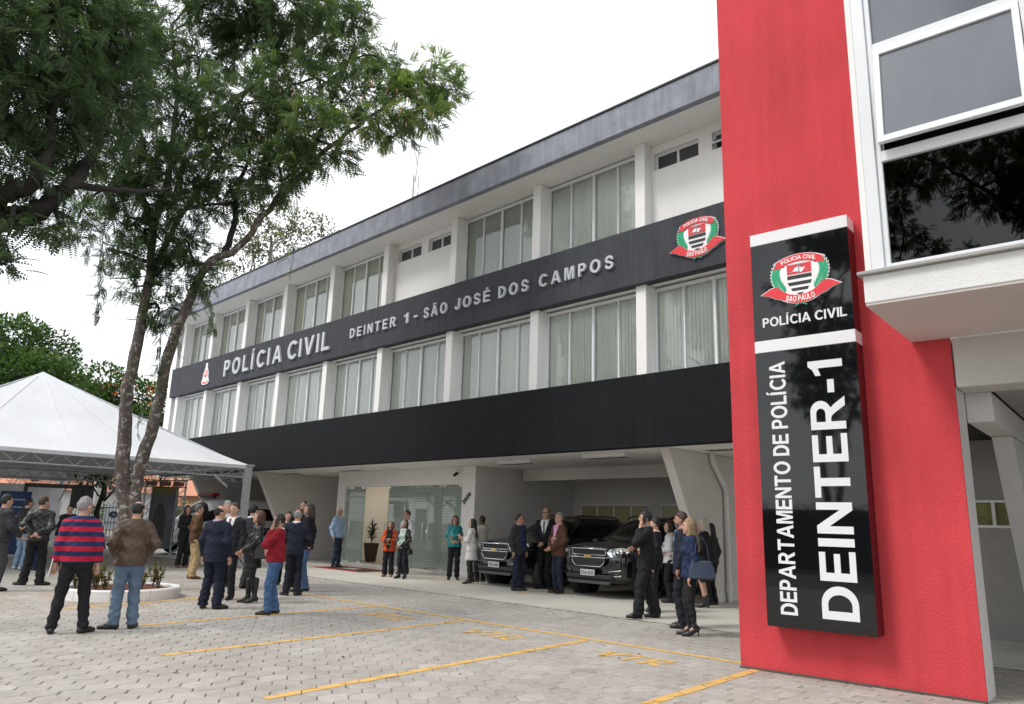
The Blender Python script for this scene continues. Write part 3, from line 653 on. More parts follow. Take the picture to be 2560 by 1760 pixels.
def lamp_bar(s, t, lb):
    r_ = tag(empty('ceiling_lamp', F(s, t, 3.19), A1), lb, 'lamp', 'fluorescent lamps under the building')
    MB().box(-.62, .62, -.13, .13, -.07, -.002).build('housing', ALU, r_, .006)
    lv = MB()
    for k in range(17): lv.box(-.58 + k * .0725, -.574 + k * .0725, -.115, .115, -.098, -.072)
    for y in (-.115, -.04, .035, .11): lv.box(-.58, .586, y, y + .006, -.0975, -.0715)
    lv.build('louvre', CHROME, r_)
    return r_
lamp_bar(-10.95, 14.05, 'white louvred ceiling lamp above the black car nearest the tower')
lamp_bar(-14.25, 14.4, 'white louvred ceiling lamp above the black car beside the entrance wall')
lamp_bar(-7.5, 13.7, 'white louvred ceiling lamp half hidden by the red tower edge')
lamp_bar(-21.4, 14.0, 'white ceiling lamp in front of the glass entrance')
lamp_bar(-25.4, 14.0, 'white ceiling lamp left of the glass entrance')
lamp_bar(-30.5, 14.0, 'white ceiling lamp above the white van')
def dome_cam(p, lb, white=True):
    r_ = tag(empty('security_camera', p, A1), lb, 'camera')
    MB().tube([(0, .1, .12), (0, -.02, .10), (0, -.06, .02)], .028, 8).build('bracket', ALU if white else BLK, r_)
    MB().tube([(0, -.12, -.06), (0, .0, .02)], [.045, .05], 10).build('housing', BLK, r_)
    MB().ball((0, -.135, -.075), .03, .03, .03, 8).build('lens', mat('camera_lens', (.01, .01, .012), .1, .1), r_)
    return r_
dome_cam(F(-17.42, ENT - .1, 2.98), 'black security camera high on the entrance wall above the doors')
dome_cam(F(-16.55, 17.5, 2.95), 'small black security camera on the side wall behind the parked cars', False)

# raised lettering and crests on the grey band
L1 = tag(empty('facade_lettering', (0, 0, 0), A1), 'large raised grey letters POLÍCIA CIVIL on the slate band', 'sign lettering')
bf = lambda u, v, w_: (u, 12.498 - w_, v)
text_line('POLÍCIA', bf, -28.55, -24.0, 6.84, .63, 0, .07, BRUSHED, L1, gap=.36)
text_line('CIVIL', bf, -23.58, -20.9, 6.84, .63, 0, .07, BRUSHED, L1, gap=.24)
L2 = tag(empty('facade_lettering', (0, 0, 0), A1), 'smaller raised grey letters DEINTER 1 - SÃO JOSÉ DOS CAMPOS on the slate band', 'sign lettering')
for tx, a, b in (('DEINTER', -19.74, -17.37), ('1', -16.98, -16.78), ('SÃO', -16.08, -15.10), ('JOSÉ', -14.76, -13.43), ('DOS', -13.10, -12.08), ('CAMPOS', -11.72, -9.52)):
    text_line(tx, bf, a, b, 7.02, .30, 0, .06, BRUSHED, L2, gap=.42)
MB().box(-16.52, -16.37, 12.44, 12.498, 7.12, 7.18).build('letter', BRUSHED, L2)
c1 = tag(empty('crest_sign', F(-7.45, 12.5, 7.0), A1), 'red white and green shield crest at the tower end of the grey band', 'crest')
state_crest(c1, lambda u, v, w_: (u, -.004 - w_ * 1.6, v), .62)
c2 = tag(empty('crest_sign', F(-30.30, 12.5, 7.16), A1), 'small red and white coat of arms at the far end of the grey band', 'crest')
def oldcrest(root):
    g_ = lambda u, v, w_: (u, -.004 - w_, v)
    MB().prism([(-.30, -.40), (-.36, -.30), (-.28, -.22), (-.24, .05), (-.12, .22), (-.06, .34), (-.09, .42), (0, .47), (.09, .42), (.06, .34), (.12, .22), (.24, .05), (.28, -.22), (.36, -.30), (.30, -.40), (.1, -.44), (-.1, -.44)], 0, .03, g_).build('back_plate', CW, root)
    MB().prism([(-.12, .16), (.12, .16), (.13, -.06), (0, -.20), (-.13, -.06)], .02, .036, g_).build('red_shield', CRD, root)
    MB().prism([(-.30, -.28), (-.1, -.34), (.1, -.34), (.30, -.28), (.27, -.36), (.1, -.405), (-.1, -.405), (-.27, -.36)], .02, .038, g_).build('ribbon', CRD, root)
    mb = MB()
    for sg in (-1, 1):
        for k in range(6): 
            cx, cy = sg * (.19 + .03 * math.sin(k)), -.2 + k * .055; mb.prism([(cx - .025, cy), (cx, cy - .012), (cx + .025, cy + .01), (cx, cy + .05)], .02, .034 + .001 * (k % 2), g_)
    mb.build('laurel', CGR, root); mb = MB()
    b0, b1 = capheight(.02)
    for ch, x in (('S', -.09), ('P', .01)): letter_mesh(mb, ch, g_, .12, .15, x, -.04, .036, .04, 0, .02)
    mb.build('shield_lettering', CW, root)
oldcrest(c2)

# antenna mast on the roof
am = tag(empty('antenna_mast', F(-18.95, 14.0, 10.35)), 'thin lattice antenna mast rising from the roof', 'antenna')
mb = MB()
for k in range(3):
    q = k * 2.094; mb.tube([(.11 * math.cos(q), .11 * math.sin(q), -.2), (.11 * math.cos(q), .11 * math.sin(q), 2.5)], .016, 5)
    for j in range(8): 
        a = (.11 * math.cos(q), .11 * math.sin(q), j * .3); q2 = q + 2.094; b = (.11 * math.cos(q2), .11 * math.sin(q2), j * .3 + .3); mb.tube([a, b], .009, 4)
mb.build('lattice', STEEL, am); MB().tube([(0, 0, 2.3), (.12, 0, 4.25)], [.022, .012], 6).build('whip', STEEL, am)
for (s, t, h_, lb) in ((-23.5, 14.5, .8, 'short thin rod on the roof edge left of the mast'), (-9.0, 13.0, .45, 'tiny rod on the roof edge near the tower')):
    tag(MB().tube([F(s, t, 10.3), F(s, t, 10.47 + h_)], .012, 5).build('roof_rod', STEEL), lb, 'rod')
# ------------------------------------------------------------------ red tower and its upright sign
rt = tag(empty('red_tower', (0, 0, 0), A2), 'tall red stucco wall tower standing in front of the building', 'tower')
MB().box(-3.89, -1.45, 8.83, 8.86, -.01, 12.5).build('red_face', REDP, rt)
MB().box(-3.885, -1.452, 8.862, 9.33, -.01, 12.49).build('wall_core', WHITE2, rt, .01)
MB().box(-3.89, -1.45, 8.80, 8.829, -.02, .022).build('base_mortar', mat('mortar_dirt', (.10, .085, .07), .95, .3, 20, bump=.6, bscale=60), rt)

SIGNB = mat('gloss_black_acrylic', (.006, .0065, .008), .03, .05, 3, spec=.6)
SIGNW = mat('sign_white_band', (.78, .79, .80), .3, .02, 3); SLET = mat('sign_white_letter', (.74, .75, .77), .45, .02, 3)
SIGNR = mat('sign_red_return', (.085, .006, .010), .35, .1, 3)
sg = tag(empty('upright_sign', (0, 0, 0), A2), 'upright glossy black sign reading POLÍCIA CIVIL, DEPARTAMENTO DE POLÍCIA and DEINTER-1', 'sign')
X0, X1, T0, T1 = -3.455, -2.315, 8.58, 8.828
def sbox(name, z0, z1, m, e=0):
    return MB().box(X0 - e, X1 + e, T0 - e, T1, z0, z1).build(name, m, sg, .004)
MB().box(X0 + .01, X1 - .001, T0 + .012, T1, .52, 5.08).build('sign_box', SIGNR, sg)
def face(name, z0, z1): return MB().box(X0, X1, T0, T0 + .011, z0, z1).build(name, SIGNB, sg)
face('black_panel', .52, 3.598); face('black_panel', 3.746, 4.948)
MB().box(X0, X0 + .009, T0 + .0115, T1, .52, 4.95).build('side_return', SIGNB, sg)
sbox('white_band', 3.60, 3.744, SIGNW, .003); sbox('white_band', 4.95, 5.098, SIGNW, .003)
sf = lambda u, v, w_: (u, T0 - w_, v)
text_line('POLÍCIA CIVIL', sf, -3.345, -2.385, 3.905, .112, .0005, .006, SLET, sg, gap=.10, bold=.022)
def vert(x_base):       # reading upwards, tops of the letters to the left
    return lambda u, v, w_: (x_base - v, T0 - w_, u)
text_line('DEPARTAMENTO DE POLÍCIA', vert(-3.11), .655, 3.47, 0, .185, .0005, .006, SLET, sg, gap=.10, bold=.022)
text_line('DEINTER-1', vert(-2.475), .65, 3.43, 0, .375, .0005, .006, SLET, sg, gap=.12, bold=.03)
cr_ = empty('crest', (-2.88, T0, 4.30), 0, sg)
state_crest(cr_, lambda u, v, w_: (u, -w_ * .5, v), .455)

# ------------------------------------------------------------------ office wing overhanging beside the tower
wg = tag(empty('office_wing', (0, 0, 0), A2), 'white office wing with wide tinted windows overhanging beside the red tower', 'building')
TW = 7.13; ROUGHW = mat('rough_white_render', (.74, .74, .73), .8, .05, 2, bump=.55, bscale=60)
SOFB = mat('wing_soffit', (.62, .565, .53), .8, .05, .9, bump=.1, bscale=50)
MB().box(-1.82, 6.0, TW, TW + .3, 3.592, 3.855).build('spandrel', ROUGHW, wg, .008)
MB().box(-1.86, 6.0, TW - .05, TW + .28, 3.857, 3.888).build('granite_sill', GRANITE, wg, .004)
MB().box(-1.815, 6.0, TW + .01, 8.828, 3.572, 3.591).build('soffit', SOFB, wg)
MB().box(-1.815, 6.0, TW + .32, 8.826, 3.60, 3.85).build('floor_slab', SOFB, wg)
MB().box(-1.44, 6.0, 8.84, 9.30, 3.045, 3.571).build('beam', mat('wing_beam', (.56, .545, .52), .8, .05, 1.5, bump=.2, bscale=60), wg, .008)
JL = MB(); JL.box(-1.745, -1.635, TW + .02, TW + .16, 3.89, 10.5); JL.box(-1.634, -1.585, TW + .045, TW + .15, 3.89, 10.5)
JL.box(-.385, -.23, TW + .02, TW + .16, 3.89, 10.5); JL.box(1.0, 1.14, TW + .02, TW + .16, 3.89, 10.5)
for a, b in ((-1.584, -.386), (-.229, .999)):
    JL.box(a, b, TW + .04, TW + .13, 3.89, 3.945); JL.box(a, b, TW + .04, TW + .13, 4.955, 5.06); JL.box(a, b, TW + .04, TW + .15, 6.12, 6.20); JL.box(a, b, TW + .04, TW + .13, 7.5, 7.6)
wf = JL.build('window_frame', ALU, wg, .004)
GREYG = mat('grey_reflective_glass', (.13, .145, .17), .13, .12, 1.2, spec=.9, stretch=(1, 1, .35)); BLKG = glass('black_mirror_glass', (.03, .03, .035), 1.45)
BACKB = mat('dark_room', (.012, .012, .013), .9, .2)
for a, b in ((-1.584, -.386), (-.229, .999)):
    MB().box(a, b, TW + .08, TW + .088, 3.945, 4.955).build('pane', BLKG, wf)
    MB().box(a, b, TW + .08, TW + .09, 6.2, 7.5).build('pane', GREYG, wf)
    s_ = empty('awning_sash', (a, TW + .05, 6.118), 0, wg); s_.rotation_euler = (math.radians(-5.5), 0, 0)
    w_ = b - a; q = MB(); q.box(0.004, .06, -.03, .02, -1.03, 0); q.box(w_ - .06, w_ - .004, -.03, .02, -1.03, 0); q.box(.06, w_ - .06, -.03, .02, -.065, 0); q.box(.06, w_ - .06, -.03, .02, -1.03, -.965)
    q.build('sash_frame', ALU, s_, .003); MB().box(.06, w_ - .06, -.006, .004, -.965, -.065).build('pane', GREYG, s_)
MB().box(-1.70, 6, TW + .7, TW + .75, 3.9, 10.4).build('room_backing', BACKB, wg)
MB().box(-1.80, -1.746, TW + .02, 8.82, 3.86, 10.5).build('wing_side_wall', WHITE, wg)
MB().box(-1.82, 6, TW, 9.0, 10.5, 10.7).build('wing_roof', WHITE, wg)
# passage under the wing: plank ceiling, beam, raking column, rear wall with window
PLK = mat('grey_pvc_plank', (.32, .31, .305), .5, .04, 2)
for k in range(10):
    MB().box(-1.18, 6, 9.32 + k * .60, 9.32 + k * .60 + .585, 3.055, 3.075).build('ceiling_plank', PLK, wg)
MB().box(-3.8, 6, 9.34, 15.4, 3.08, 3.10).build('plank_backing', DARK, wg)
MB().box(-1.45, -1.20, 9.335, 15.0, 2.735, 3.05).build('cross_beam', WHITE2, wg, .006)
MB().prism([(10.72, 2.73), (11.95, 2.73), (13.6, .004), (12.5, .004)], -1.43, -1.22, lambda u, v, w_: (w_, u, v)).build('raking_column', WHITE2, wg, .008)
mb = MB(); a, b, c, d = -2.4, -1.2, 1.69, 2.12
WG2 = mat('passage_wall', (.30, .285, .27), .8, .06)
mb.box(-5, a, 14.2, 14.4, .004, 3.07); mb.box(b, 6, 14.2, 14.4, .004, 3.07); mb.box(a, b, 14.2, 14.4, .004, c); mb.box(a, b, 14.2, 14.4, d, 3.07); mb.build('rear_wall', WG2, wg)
m2 = MB(); m2.box(a, b, 14.17, 14.22, c, c + .04); m2.box(a, b, 14.17, 14.22, d - .04, d)
for x in (a, -2.0, -1.6, b - .04): m2.box(x, x + .045, 14.172, 14.218, c + .04, d - .04)
wn = m2.build('rear_window', ALU, wg); MB().box(a, b, 14.24, 14.25, c, d).build('pane', mat('olive_glass', (.20, .19, .07), .3, .4, 4), wn)
# ------------------------------------------------------------------ people: bodies and clothes as smooth surfaces round a skeleton
def surface(fn, lo, hi, h):
    """smooth closed surface where fn < 0 (surface nets)"""
    n = np.maximum(4, np.ceil((np.array(hi) - np.array(lo)) / h).astype(int) + 1)
    ax = [lo[i] + h * np.arange(n[i], dtype=np.float32) for i in range(3)]
    G = np.stack(np.meshgrid(*ax, indexing='ij'), -1).reshape(-1, 3).astype(np.float32)
    D = fn(G).reshape(n).astype(np.float32); S = D < 0
    c = [S[i:n[0] - 1 + i, j:n[1] - 1 + j, k:n[2] - 1 + k] for i in (0, 1) for j in (0, 1) for k in (0, 1)]
    cnt = sum(x.astype(np.int8) for x in c); act = (cnt > 0) & (cnt < 8)
    idx = -np.ones(act.shape, np.int64); I = np.argwhere(act); idx[act] = np.arange(len(I))
    acc = np.zeros((len(I), 3)); w_ = np.zeros(len(I))
    corner = lambda o: D[I[:, 0] + o[0], I[:, 1] + o[1], I[:, 2] + o[2]]
    for a in range(3):
        for p in (0, 1):
            for q in (0, 1):
                o0 = [0, 0, 0]; b1, b2 = [x for x in range(3) if x != a]; o0[b1] = p; o0[b2] = q; o1 = list(o0); o1[a] = 1
                d0, d1 = corner(o0), corner(o1); m = (d0 < 0) != (d1 < 0); t = np.where(m, d0 / np.where(m, d0 - d1, 1), 0)
                pt = np.zeros((len(I), 3)); pt[:, b1] = p; pt[:, b2] = q; pt[:, a] = t
                acc += pt * m[:, None]; w_ += m
    V = (I + acc / np.maximum(w_, 1)[:, None]) * h + np.array(lo)
    Q = []
    for a in range(3):
        b1, b2 = (a + 1) % 3, (a + 2) % 3
        sl0 = [slice(None)] * 3; sl1 = [slice(None)] * 3; sl0[a] = slice(0, n[a] - 1); sl1[a] = slice(1, n[a])
        E0, E1 = S[tuple(sl0)], S[tuple(sl1)]; ed = np.argwhere(E0 != E1)
        ed = ed[(ed[:, b1] > 0) & (ed[:, b2] > 0) & (ed[:, b1] < n[b1] - 1) & (ed[:, b2] < n[b2] - 1)]
        if not len(ed): continue
        q = []
        for (u, v) in ((-1, -1), (0, -1), (0, 0), (-1, 0)):
            e = ed.copy(); e[:, b1] += u; e[:, b2] += v; q.append(idx[e[:, 0], e[:, 1], e[:, 2]])
        q = np.stack(q, 1); flip = ~E0[tuple(ed.T)]; q[flip] = q[flip][:, ::-1]; Q.append(q)
    return V, np.concatenate(Q) if Q else np.zeros((0, 4), int)
def np_mesh(name, V, Q, mats, mi=None):
    me = bpy.data.meshes.new(name); me.vertices.add(len(V)); me.vertices.foreach_set('co', np.asarray(V, np.float32).ravel())
    me.loops.add(Q.size); me.loops.foreach_set('vertex_index', Q.astype(np.int32).ravel()); me.polygons.add(len(Q))
    k = Q.shape[1]; me.polygons.foreach_set('loop_start', np.arange(0, Q.size, k, dtype=np.int32)); me.polygons.foreach_set('loop_total', np.full(len(Q), k, np.int32))
    for m in mats: me.materials.append(m)
    if mi is not None: me.polygons.foreach_set('material_index', np.asarray(mi, np.int32))
    me.polygons.foreach_set('use_smooth', np.ones(len(Q), bool)); me.update(); me.validate(); return me
A_ = lambda *p: np.array(p, np.float32)
def cap(P, a, b, ra, rb, ky=1.):
    a = np.asarray(a, np.float32); b = np.asarray(b, np.float32)
    if ky != 1: 
        s_ = A_(1, 1 / ky, 1); return cap(P * s_, a * s_, b * s_, ra, rb) * (.5 + .5 * ky)
    ab = b - a; t = np.clip(((P - a) @ ab) / max(1e-9, float(ab @ ab)), 0, 1)
    return np.linalg.norm(P - a - t[:, None] * ab, axis=1) - (ra + (rb - ra) * t)
def ell(P, c, r):
    q = (P - np.asarray(c, np.float32)) / np.asarray(r, np.float32); return (np.linalg.norm(q, axis=1) - 1) * min(r)
def smin(a, b, k):
    h = np.clip(.5 + .5 * (b - a) / k, 0, 1); return b + (a - b) * h - k * h * (1 - h)
def union(ds, k):
    d = ds[0]
    for e in ds[1:]: d = smin(d, e, k)
    return d

def fabric(name, c, rough=.85, kind='plain', c2=None):
    if name in MATS: return MATS[name]
    if kind == 'stripes':
        m = mat(name, c, rough, .1, 20, bump=.3, bscale=45); n = m.node_tree.nodes; l = m.node_tree.links; b = n['Principled BSDF']
        tcn = n.new('ShaderNodeTexCoord'); sx = n.new('ShaderNodeSeparateXYZ'); l.new(tcn.outputs['Object'], sx.inputs[0])
        mt = n.new('ShaderNodeMath'); mt.operation = 'MULTIPLY_ADD'; mt.inputs[1].default_value = 1 / .128; mt.inputs[2].default_value = .28; l.new(sx.outputs['Z'], mt.inputs[0])
        fr = n.new('ShaderNodeMath'); fr.operation = 'FRACT'; l.new(mt.outputs[0], fr.inputs[0])
        th = n.new('ShaderNodeMath'); th.operation = 'GREATER_THAN'; th.inputs[1].default_value = .5; l.new(fr.outputs[0], th.inputs[0])
        mt2 = n.new('ShaderNodeMath'); mt2.operation = 'LESS_THAN'; mt2.inputs[1].default_value = 1.47; l.new(sx.outputs['Z'], mt2.inputs[0])
        mt3 = n.new('ShaderNodeMath'); mt3.operation = 'MULTIPLY'; l.new(th.outputs[0], mt3.inputs[0]); l.new(mt2.outputs[0], mt3.inputs[1])
        mxr = n.new('ShaderNodeMixRGB'); mxr.inputs[1].default_value = (*c, 1); mxr.inputs[2].default_value = (*c2, 1); l.new(mt3.outputs[0], mxr.inputs[0]); l.new(mxr.outputs[0], b.inputs['Base Color'])
        return m
    return mat(name, c, rough, .09, 9, bump=.9, bscale=10, spec=.3 if rough > .5 else .5, bdist=.03)
SKIN = {'fair': mat('skin_fair', (.52, .30, .215), .55, .08, 14), 'tan': mat('skin_tan', (.40, .215, .145), .55, .08, 14), 'dark': mat('skin_dark', (.13, .065, .042), .5, .1, 14)}
HAIR = {k: mat('hair_' + k, c, .6, .3, 60, stretch=(1, 1, .15)) for k, c in dict(black=(.012, .010, .010), brown=(.045, .026, .017), auburn=(.075, .028, .018), grey=(.23, .22, .215), white=(.5, .49, .47), blonde=(.27, .185, .10), ash=(.40, .36, .30), darkgrey=(.09, .085, .08)).items()}
EYE = mat('eye_dark', (.03, .02, .016), .3, .1); LIP = mat('lip', (.33, .12, .10), .5, .1)
ARM = dict(down=((.238, -.04, 1.15), (.246, .03, .905)), pocket=((.285, -.08, 1.17), (.20, .08, .985)), behind=((.255, -.13, 1.16), (.045, -.20, 1.03)), crossed=((.245, .06, 1.165), (-.06, .235, 1.20)),
           clasp=((.262, .02, 1.16), (.045, .225, 1.0)), ear=((.285, .20, 1.225), (.140, .105, 1.49)), hold=((.25, .05, 1.15), (.075, .29, 1.13)), across=((.25, .06, 1.15), (-.10, .22, 1.13)), hip=((.36, -.06, 1.2), (.20, .06, 1.03)), chin=((.20, .20, 1.20), (.06, .17, 1.45)), out=((.28, .02, 1.17), (.25, .20, 1.02)))
def person(label, foot, head_y, rel, sex='m', arms=('down', 'down'), top=None, bottom=None, hair=('short', 'black'), skin='fair', shoes=None, stance=.11, yaws=(-12, 12), step=0., head=(0, 0), hold=(), group=None, vox=.0165, glasses=False, beard=None, fat=0., lean=0., height=None):
    G = ground(*foot); lo_, hi_ = .3, 3.
    for _ in range(30):
        m_ = (lo_ + hi_) / 2; d = Vector((G.x, G.y, m_)) - Vector((0, 0, CAMH)); yy = 880 - FPX * d.dot(CU) / d.dot(CF)
        lo_, hi_ = (m_, hi_) if yy > head_y else (lo_, m_)
    hgt = height or lo_; K = hgt / 1.765
    on_floor = G.dot(SY) > 11.28
    az = math.atan2(G.x, G.y) + math.radians(rel)
    root = tag(empty('person', (G.x, G.y, .006 if on_floor else .001), -az), label, 'person', group); root.scale = (K, K, K)
    F_ = sex == 'f'; sh = .152 if F_ else .172; hipw = .088; rs = np.random.default_rng(abs(hash(label)) % 99999 if False else sum(map(ord, label)))
    ph = rs.uniform(0, 6.28, 8)
    # joints
    SHJ = [A_(-sh, -.005, 1.405), A_(sh, -.005, 1.405)]; el = []; wr = []
    for i, sgn in ((0, -1), (1, 1)):
        e, w2 = ARM[arms[i]]; f_ = .9 if F_ else 1.
        el.append(A_(sgn * e[0] * f_ - (0), e[1], e[2])); wr.append(A_(sgn * w2[0] * f_, w2[1], w2[2]))
    if arms[0] == 'crossed' and arms[1] == 'crossed': wr[0] = wr[0] + A_(0, .03, -.045); wr[1] = wr[1] + A_(0, 0, .02)
    if arms[0] == 'clasp' and arms[1] == 'clasp': wr[0] += A_(0, .012, -.02)
    heel = shoes[2] if shoes and len(shoes) > 2 else 0.
    AN = [A_(-stance, -step, .085 + heel), A_(stance, step, .085 + heel)]; HP = [A_(-hipw, 0, .90), A_(hipw, 0, .90)]
    KN = [(HP[i] + AN[i]) / 2 + A_(0, .03, .015) for i in (0, 1)]
    kb = rs.uniform(0, .05, 2); KN = [KN[i] + A_(0, kb[i], 0) for i in (0, 1)]; tl = rs.normal(0, .014); SHJ = [SHJ[0] + A_(0, 0, tl), SHJ[1] - A_(0, 0, tl)]; el = [el[0] + A_(rs.normal(0, .012), rs.normal(0, .015), tl), el[1] + A_(rs.normal(0, .012), rs.normal(0, .015), -tl)]; hs = rs.normal(0, .015); HP = [h_ + A_(hs, 0, 0) for h_ in HP]
    FD = [A_(math.sin(math.radians(y)), math.cos(math.radians(y)), 0) for y in yaws]
    hy, hpt = math.radians(head[0]), math.radians(head[1])
    Rz = np.array([[math.cos(hy), math.sin(hy), 0], [-math.sin(hy), math.cos(hy), 0], [0, 0, 1]]); Rx = np.array([[1, 0, 0], [0, math.cos(hpt), math.sin(hpt)], [0, -math.sin(hpt), math.cos(hpt)]])
    RH_ = (Rz @ Rx).astype(np.float32); NK = A_(0, .0, 1.53)
    toh = lambda P: (P - NK) @ RH_ + NK          # world -> head space
    frh = lambda p: RH_ @ (np.asarray(p, np.float32) - NK) + NK
    wrk = lambda P, a: a * (np.sin(P[:, 2] * 31 + 3 * P[:, 0] * 9 + ph[0]) * np.sin(P[:, 0] * 23 + P[:, 1] * 17 + ph[1]) + .6 * np.sin(P[:, 2] * 57 + P[:, 1] * 33 + ph[2]) * np.sin(P[:, 0] * 41 + ph[3]))
    # ---- body (one continuous skin surface)
    def torso(P, e, w_=1.):
        ds = [cap(P, (0, 0, 1.20), (0, -.005, 1.33), (.150 if F_ else .162) * w_ + e, (.150 if F_ else .172) * w_ + e, .66),
              cap(P, (0, -.012, 1.455), (-sh * .82, -.008, 1.405), .062 + e, .058 + e), cap(P, (0, -.012, 1.455), (sh * .82, -.008, 1.405), .062 + e, .058 + e), cap(P, (0, 0, .95), (0, 0, 1.10), (.165 if F_ else .155) + e + fat * .5, (.128 if F_ else .148) + e + fat, .74)]
        if fat: ds.append(ell(P, (0, .05 + fat * .5, 1.10), (.15 + fat, .12 + fat, .15)))
        if F_: ds += [ell(P, (-.07, .085, 1.26), (.062 + e * .5, .055 + e * .5, .062)), ell(P, (.07, .085, 1.26), (.062 + e * .5, .055 + e * .5, .062))]
        return union(ds, .06)
    thin = .82 if F_ else 1.
    def f_body(P):
        Hs = toh(P)
        hd = union([ell(Hs, (0, .005, 1.652), (.076, .096, .108)), ell(Hs, (0, .040, 1.585), (.055, .062, .066)), cap(Hs, (0, .075, 1.535), (0, .083, 1.54), .022, .018), cap(Hs, (0, .096, 1.655), (0, .113, 1.622), .009, .0155)], .022)
        hd = smin(hd, ell(Hs, (-.079, -.002, 1.63), (.014, .024, .034)), .008); hd = smin(hd, ell(Hs, (.079, -.002, 1.63), (.014, .024, .034)), .008)
        ds = [torso(P, -.006), cap(P, (0, -.015, 1.40), frh((0, -.012, 1.585)), .060 * thin, .054 * thin)]
        for i in (0, 1):
            ds += [cap(P, SHJ[i], el[i], .047 * thin, .040 * thin), cap(P, el[i], wr[i], .038 * thin, .026 * thin)]
            ds += [cap(P, HP[i], KN[i], .080, .055), cap(P, KN[i], AN[i] + A_(0, -.01, 0), .052, .036), cap(P, AN[i] - A_(0, 0, .03), A_(*((AN[i] + FD[i] * .11)[:2]), .036), .030, .022)]
            hd_dir = (wr[i] - el[i]) / np.linalg.norm(wr[i] - el[i]); ds.append(cap(P, wr[i] + hd_dir * .02, wr[i] + hd_dir * .085, .027 * thin, .032 * thin, 1.))
        return smin(union(ds, .03), hd, .015)
    lo = (-.42, -.30, -.0); hi = (.42, .40, 1.80)
    V_, Q_ = surface(f_body, lo, hi, vox)
    xs = MB(); 
    def app(c, r, m): 
        p = frh(c); xs.ball(tuple(p), *r, 6, m)
    for sx_ in (-1, 1): app((sx_ * .031, .094, 1.648), (.013, .007, .006), 1); app((sx_ * .032, .098, 1.668), (.019, .006, .0035), 3)
    app((0, .098, 1.576), (.022, .006, .006), 2)
    if beard:
        pass
    for i, sgn in ((0, -1), (1, 1)):
        if arms[i] in ('pocket',): continue
        d = (wr[i] - el[i]) / np.linalg.norm(wr[i] - el[i]); pal = wr[i] + d * .085
        side = np.cross(d, A_(0, 1, 0) if abs(d[1]) < .8 else A_(0, 0, 1)); side /= np.linalg.norm(side); nrm = np.cross(side, d)
        curl = -nrm if arms[i] in ('down',) else nrm
        if arms[i] == 'ear': curl = A_(-sgn * .9, -.3, .3)
        for k, (o_, L_) in enumerate(((-.027, .062), (-.009, .076), (.009, .080), (.027, .070))):
            b0 = pal + side * o_ * .9; j1 = b0 + d * L_ * .5 + curl * .008; j2 = j1 + d * L_ * .32 + curl * .022; j3 = j2 + d * L_ * .10 + curl * .022
            xs.tube([tuple(b0 - d * .03), tuple(b0), tuple(j1), tuple(j2), tuple(j3)], [.0100, .0098, .0090, .0080, .0055], 6, 0)
        tb = wr[i] + d * .035 - side * sgn * .024; xs.tube([tuple(tb), tuple(tb - side * sgn * .022 + d * .028), tuple(tb - side * sgn * .020 + d * .055 + curl * .012)], [.012, .011, .007], 6, 0)
    mb_v = np.array(xs.v, np.float32); nv = len(V_)
    tri = []
    me = bpy.data.meshes.new('body'); fs = [tuple(q) for q in Q_.tolist()] + [tuple(i + nv for i in f) for f in xs.f]
    me.from_pydata(np.concatenate([V_, mb_v]).tolist(), [], fs)
    bm_ = HAIR[hair[1]]
    for m in (SKIN[skin], EYE, LIP, bm_): me.materials.append(m)
    me.polygons.foreach_set('material_index', [0] * len(Q_) + xs.m); me.polygons.foreach_set('use_smooth', [True] * len(fs)); me.update()
    link_mesh('body', me, root)
    # ---- top
    tname, tcol, tkind = top[0], top[1], top[2]; opt = top[3] if len(top) > 3 else {}
    e = opt.get('e', .016); hem = opt.get('hem', .90); loose = opt.get('loose', 0.)
    def f_top(P):
        ds = [torso(P, e, 1.02), cap(P, (0, 0, hem + .02), (0, 0, 1.08), (.168 if F_ else .166) + e + fat * .6 + loose, (.132 if F_ else .154) + e + fat, .74)]
        for i in (0, 1):
            ds += [cap(P, SHJ[i], el[i], .054 * thin + e, .046 * thin + e)]
            cut = wr[i] - (wr[i] - el[i]) * (.06 if not opt.get('short') else .9)
            if not opt.get('sleeveless'): ds.append(cap(P, el[i], cut, .044 * thin + e, .034 * thin + e))
        d = union(ds, .035) + wrk(P, 1.7 * opt.get('wr', .0045))
        nk = cap(P, (0, -.012, 1.44), (0, -.002, 1.50), .066 * (.92 if F_ else 1), .064); d = smin(d, nk, .02)
        d = np.maximum(d, hem - P[:, 2]); 
        if opt.get('collar', 1): d = np.maximum(d, P[:, 2] - (1.505 - .25 * np.clip(P[:, 1], -.05, .2)))
        return d
    V_, Q_ = surface(f_top, (-.46, -.34, hem - .05), (.46, .44, 1.56), vox)
    mi = np.zeros(len(Q_), int); mats = [fabric('cloth_' + tcol[0], tcol[1], tcol[2] if len(tcol) > 2 else .85, *(tcol[3:] if len(tcol) > 3 else ()))]
    C_ = V_[Q_].mean(1)
    if 'shirt' in opt:
        mats.append(fabric('shirt_' + opt['shirt'][0], opt['shirt'][1])); zb = opt.get('v', 1.12)
        mi[(C_[:, 1] > .02) & (np.abs(C_[:, 0]) < np.clip((C_[:, 2] - zb) * .30, 0, .085) * opt.get('vw', 1.)) & (C_[:, 2] > zb) & (C_[:, 2] < 1.53)] = 1
        mi[(C_[:, 2] > 1.478) & (np.linalg.norm(C_[:, :2], axis=1) < .11)] = 1
        if 'tie' in opt:
            mats.append(fabric('tie_' + opt['tie'][0], opt['tie'][1], .5)); mi[(C_[:, 1] > .05) & (np.abs(C_[:, 0]) < .024) & (C_[:, 2] > zb) & (C_[:, 2] < 1.47)] = 2
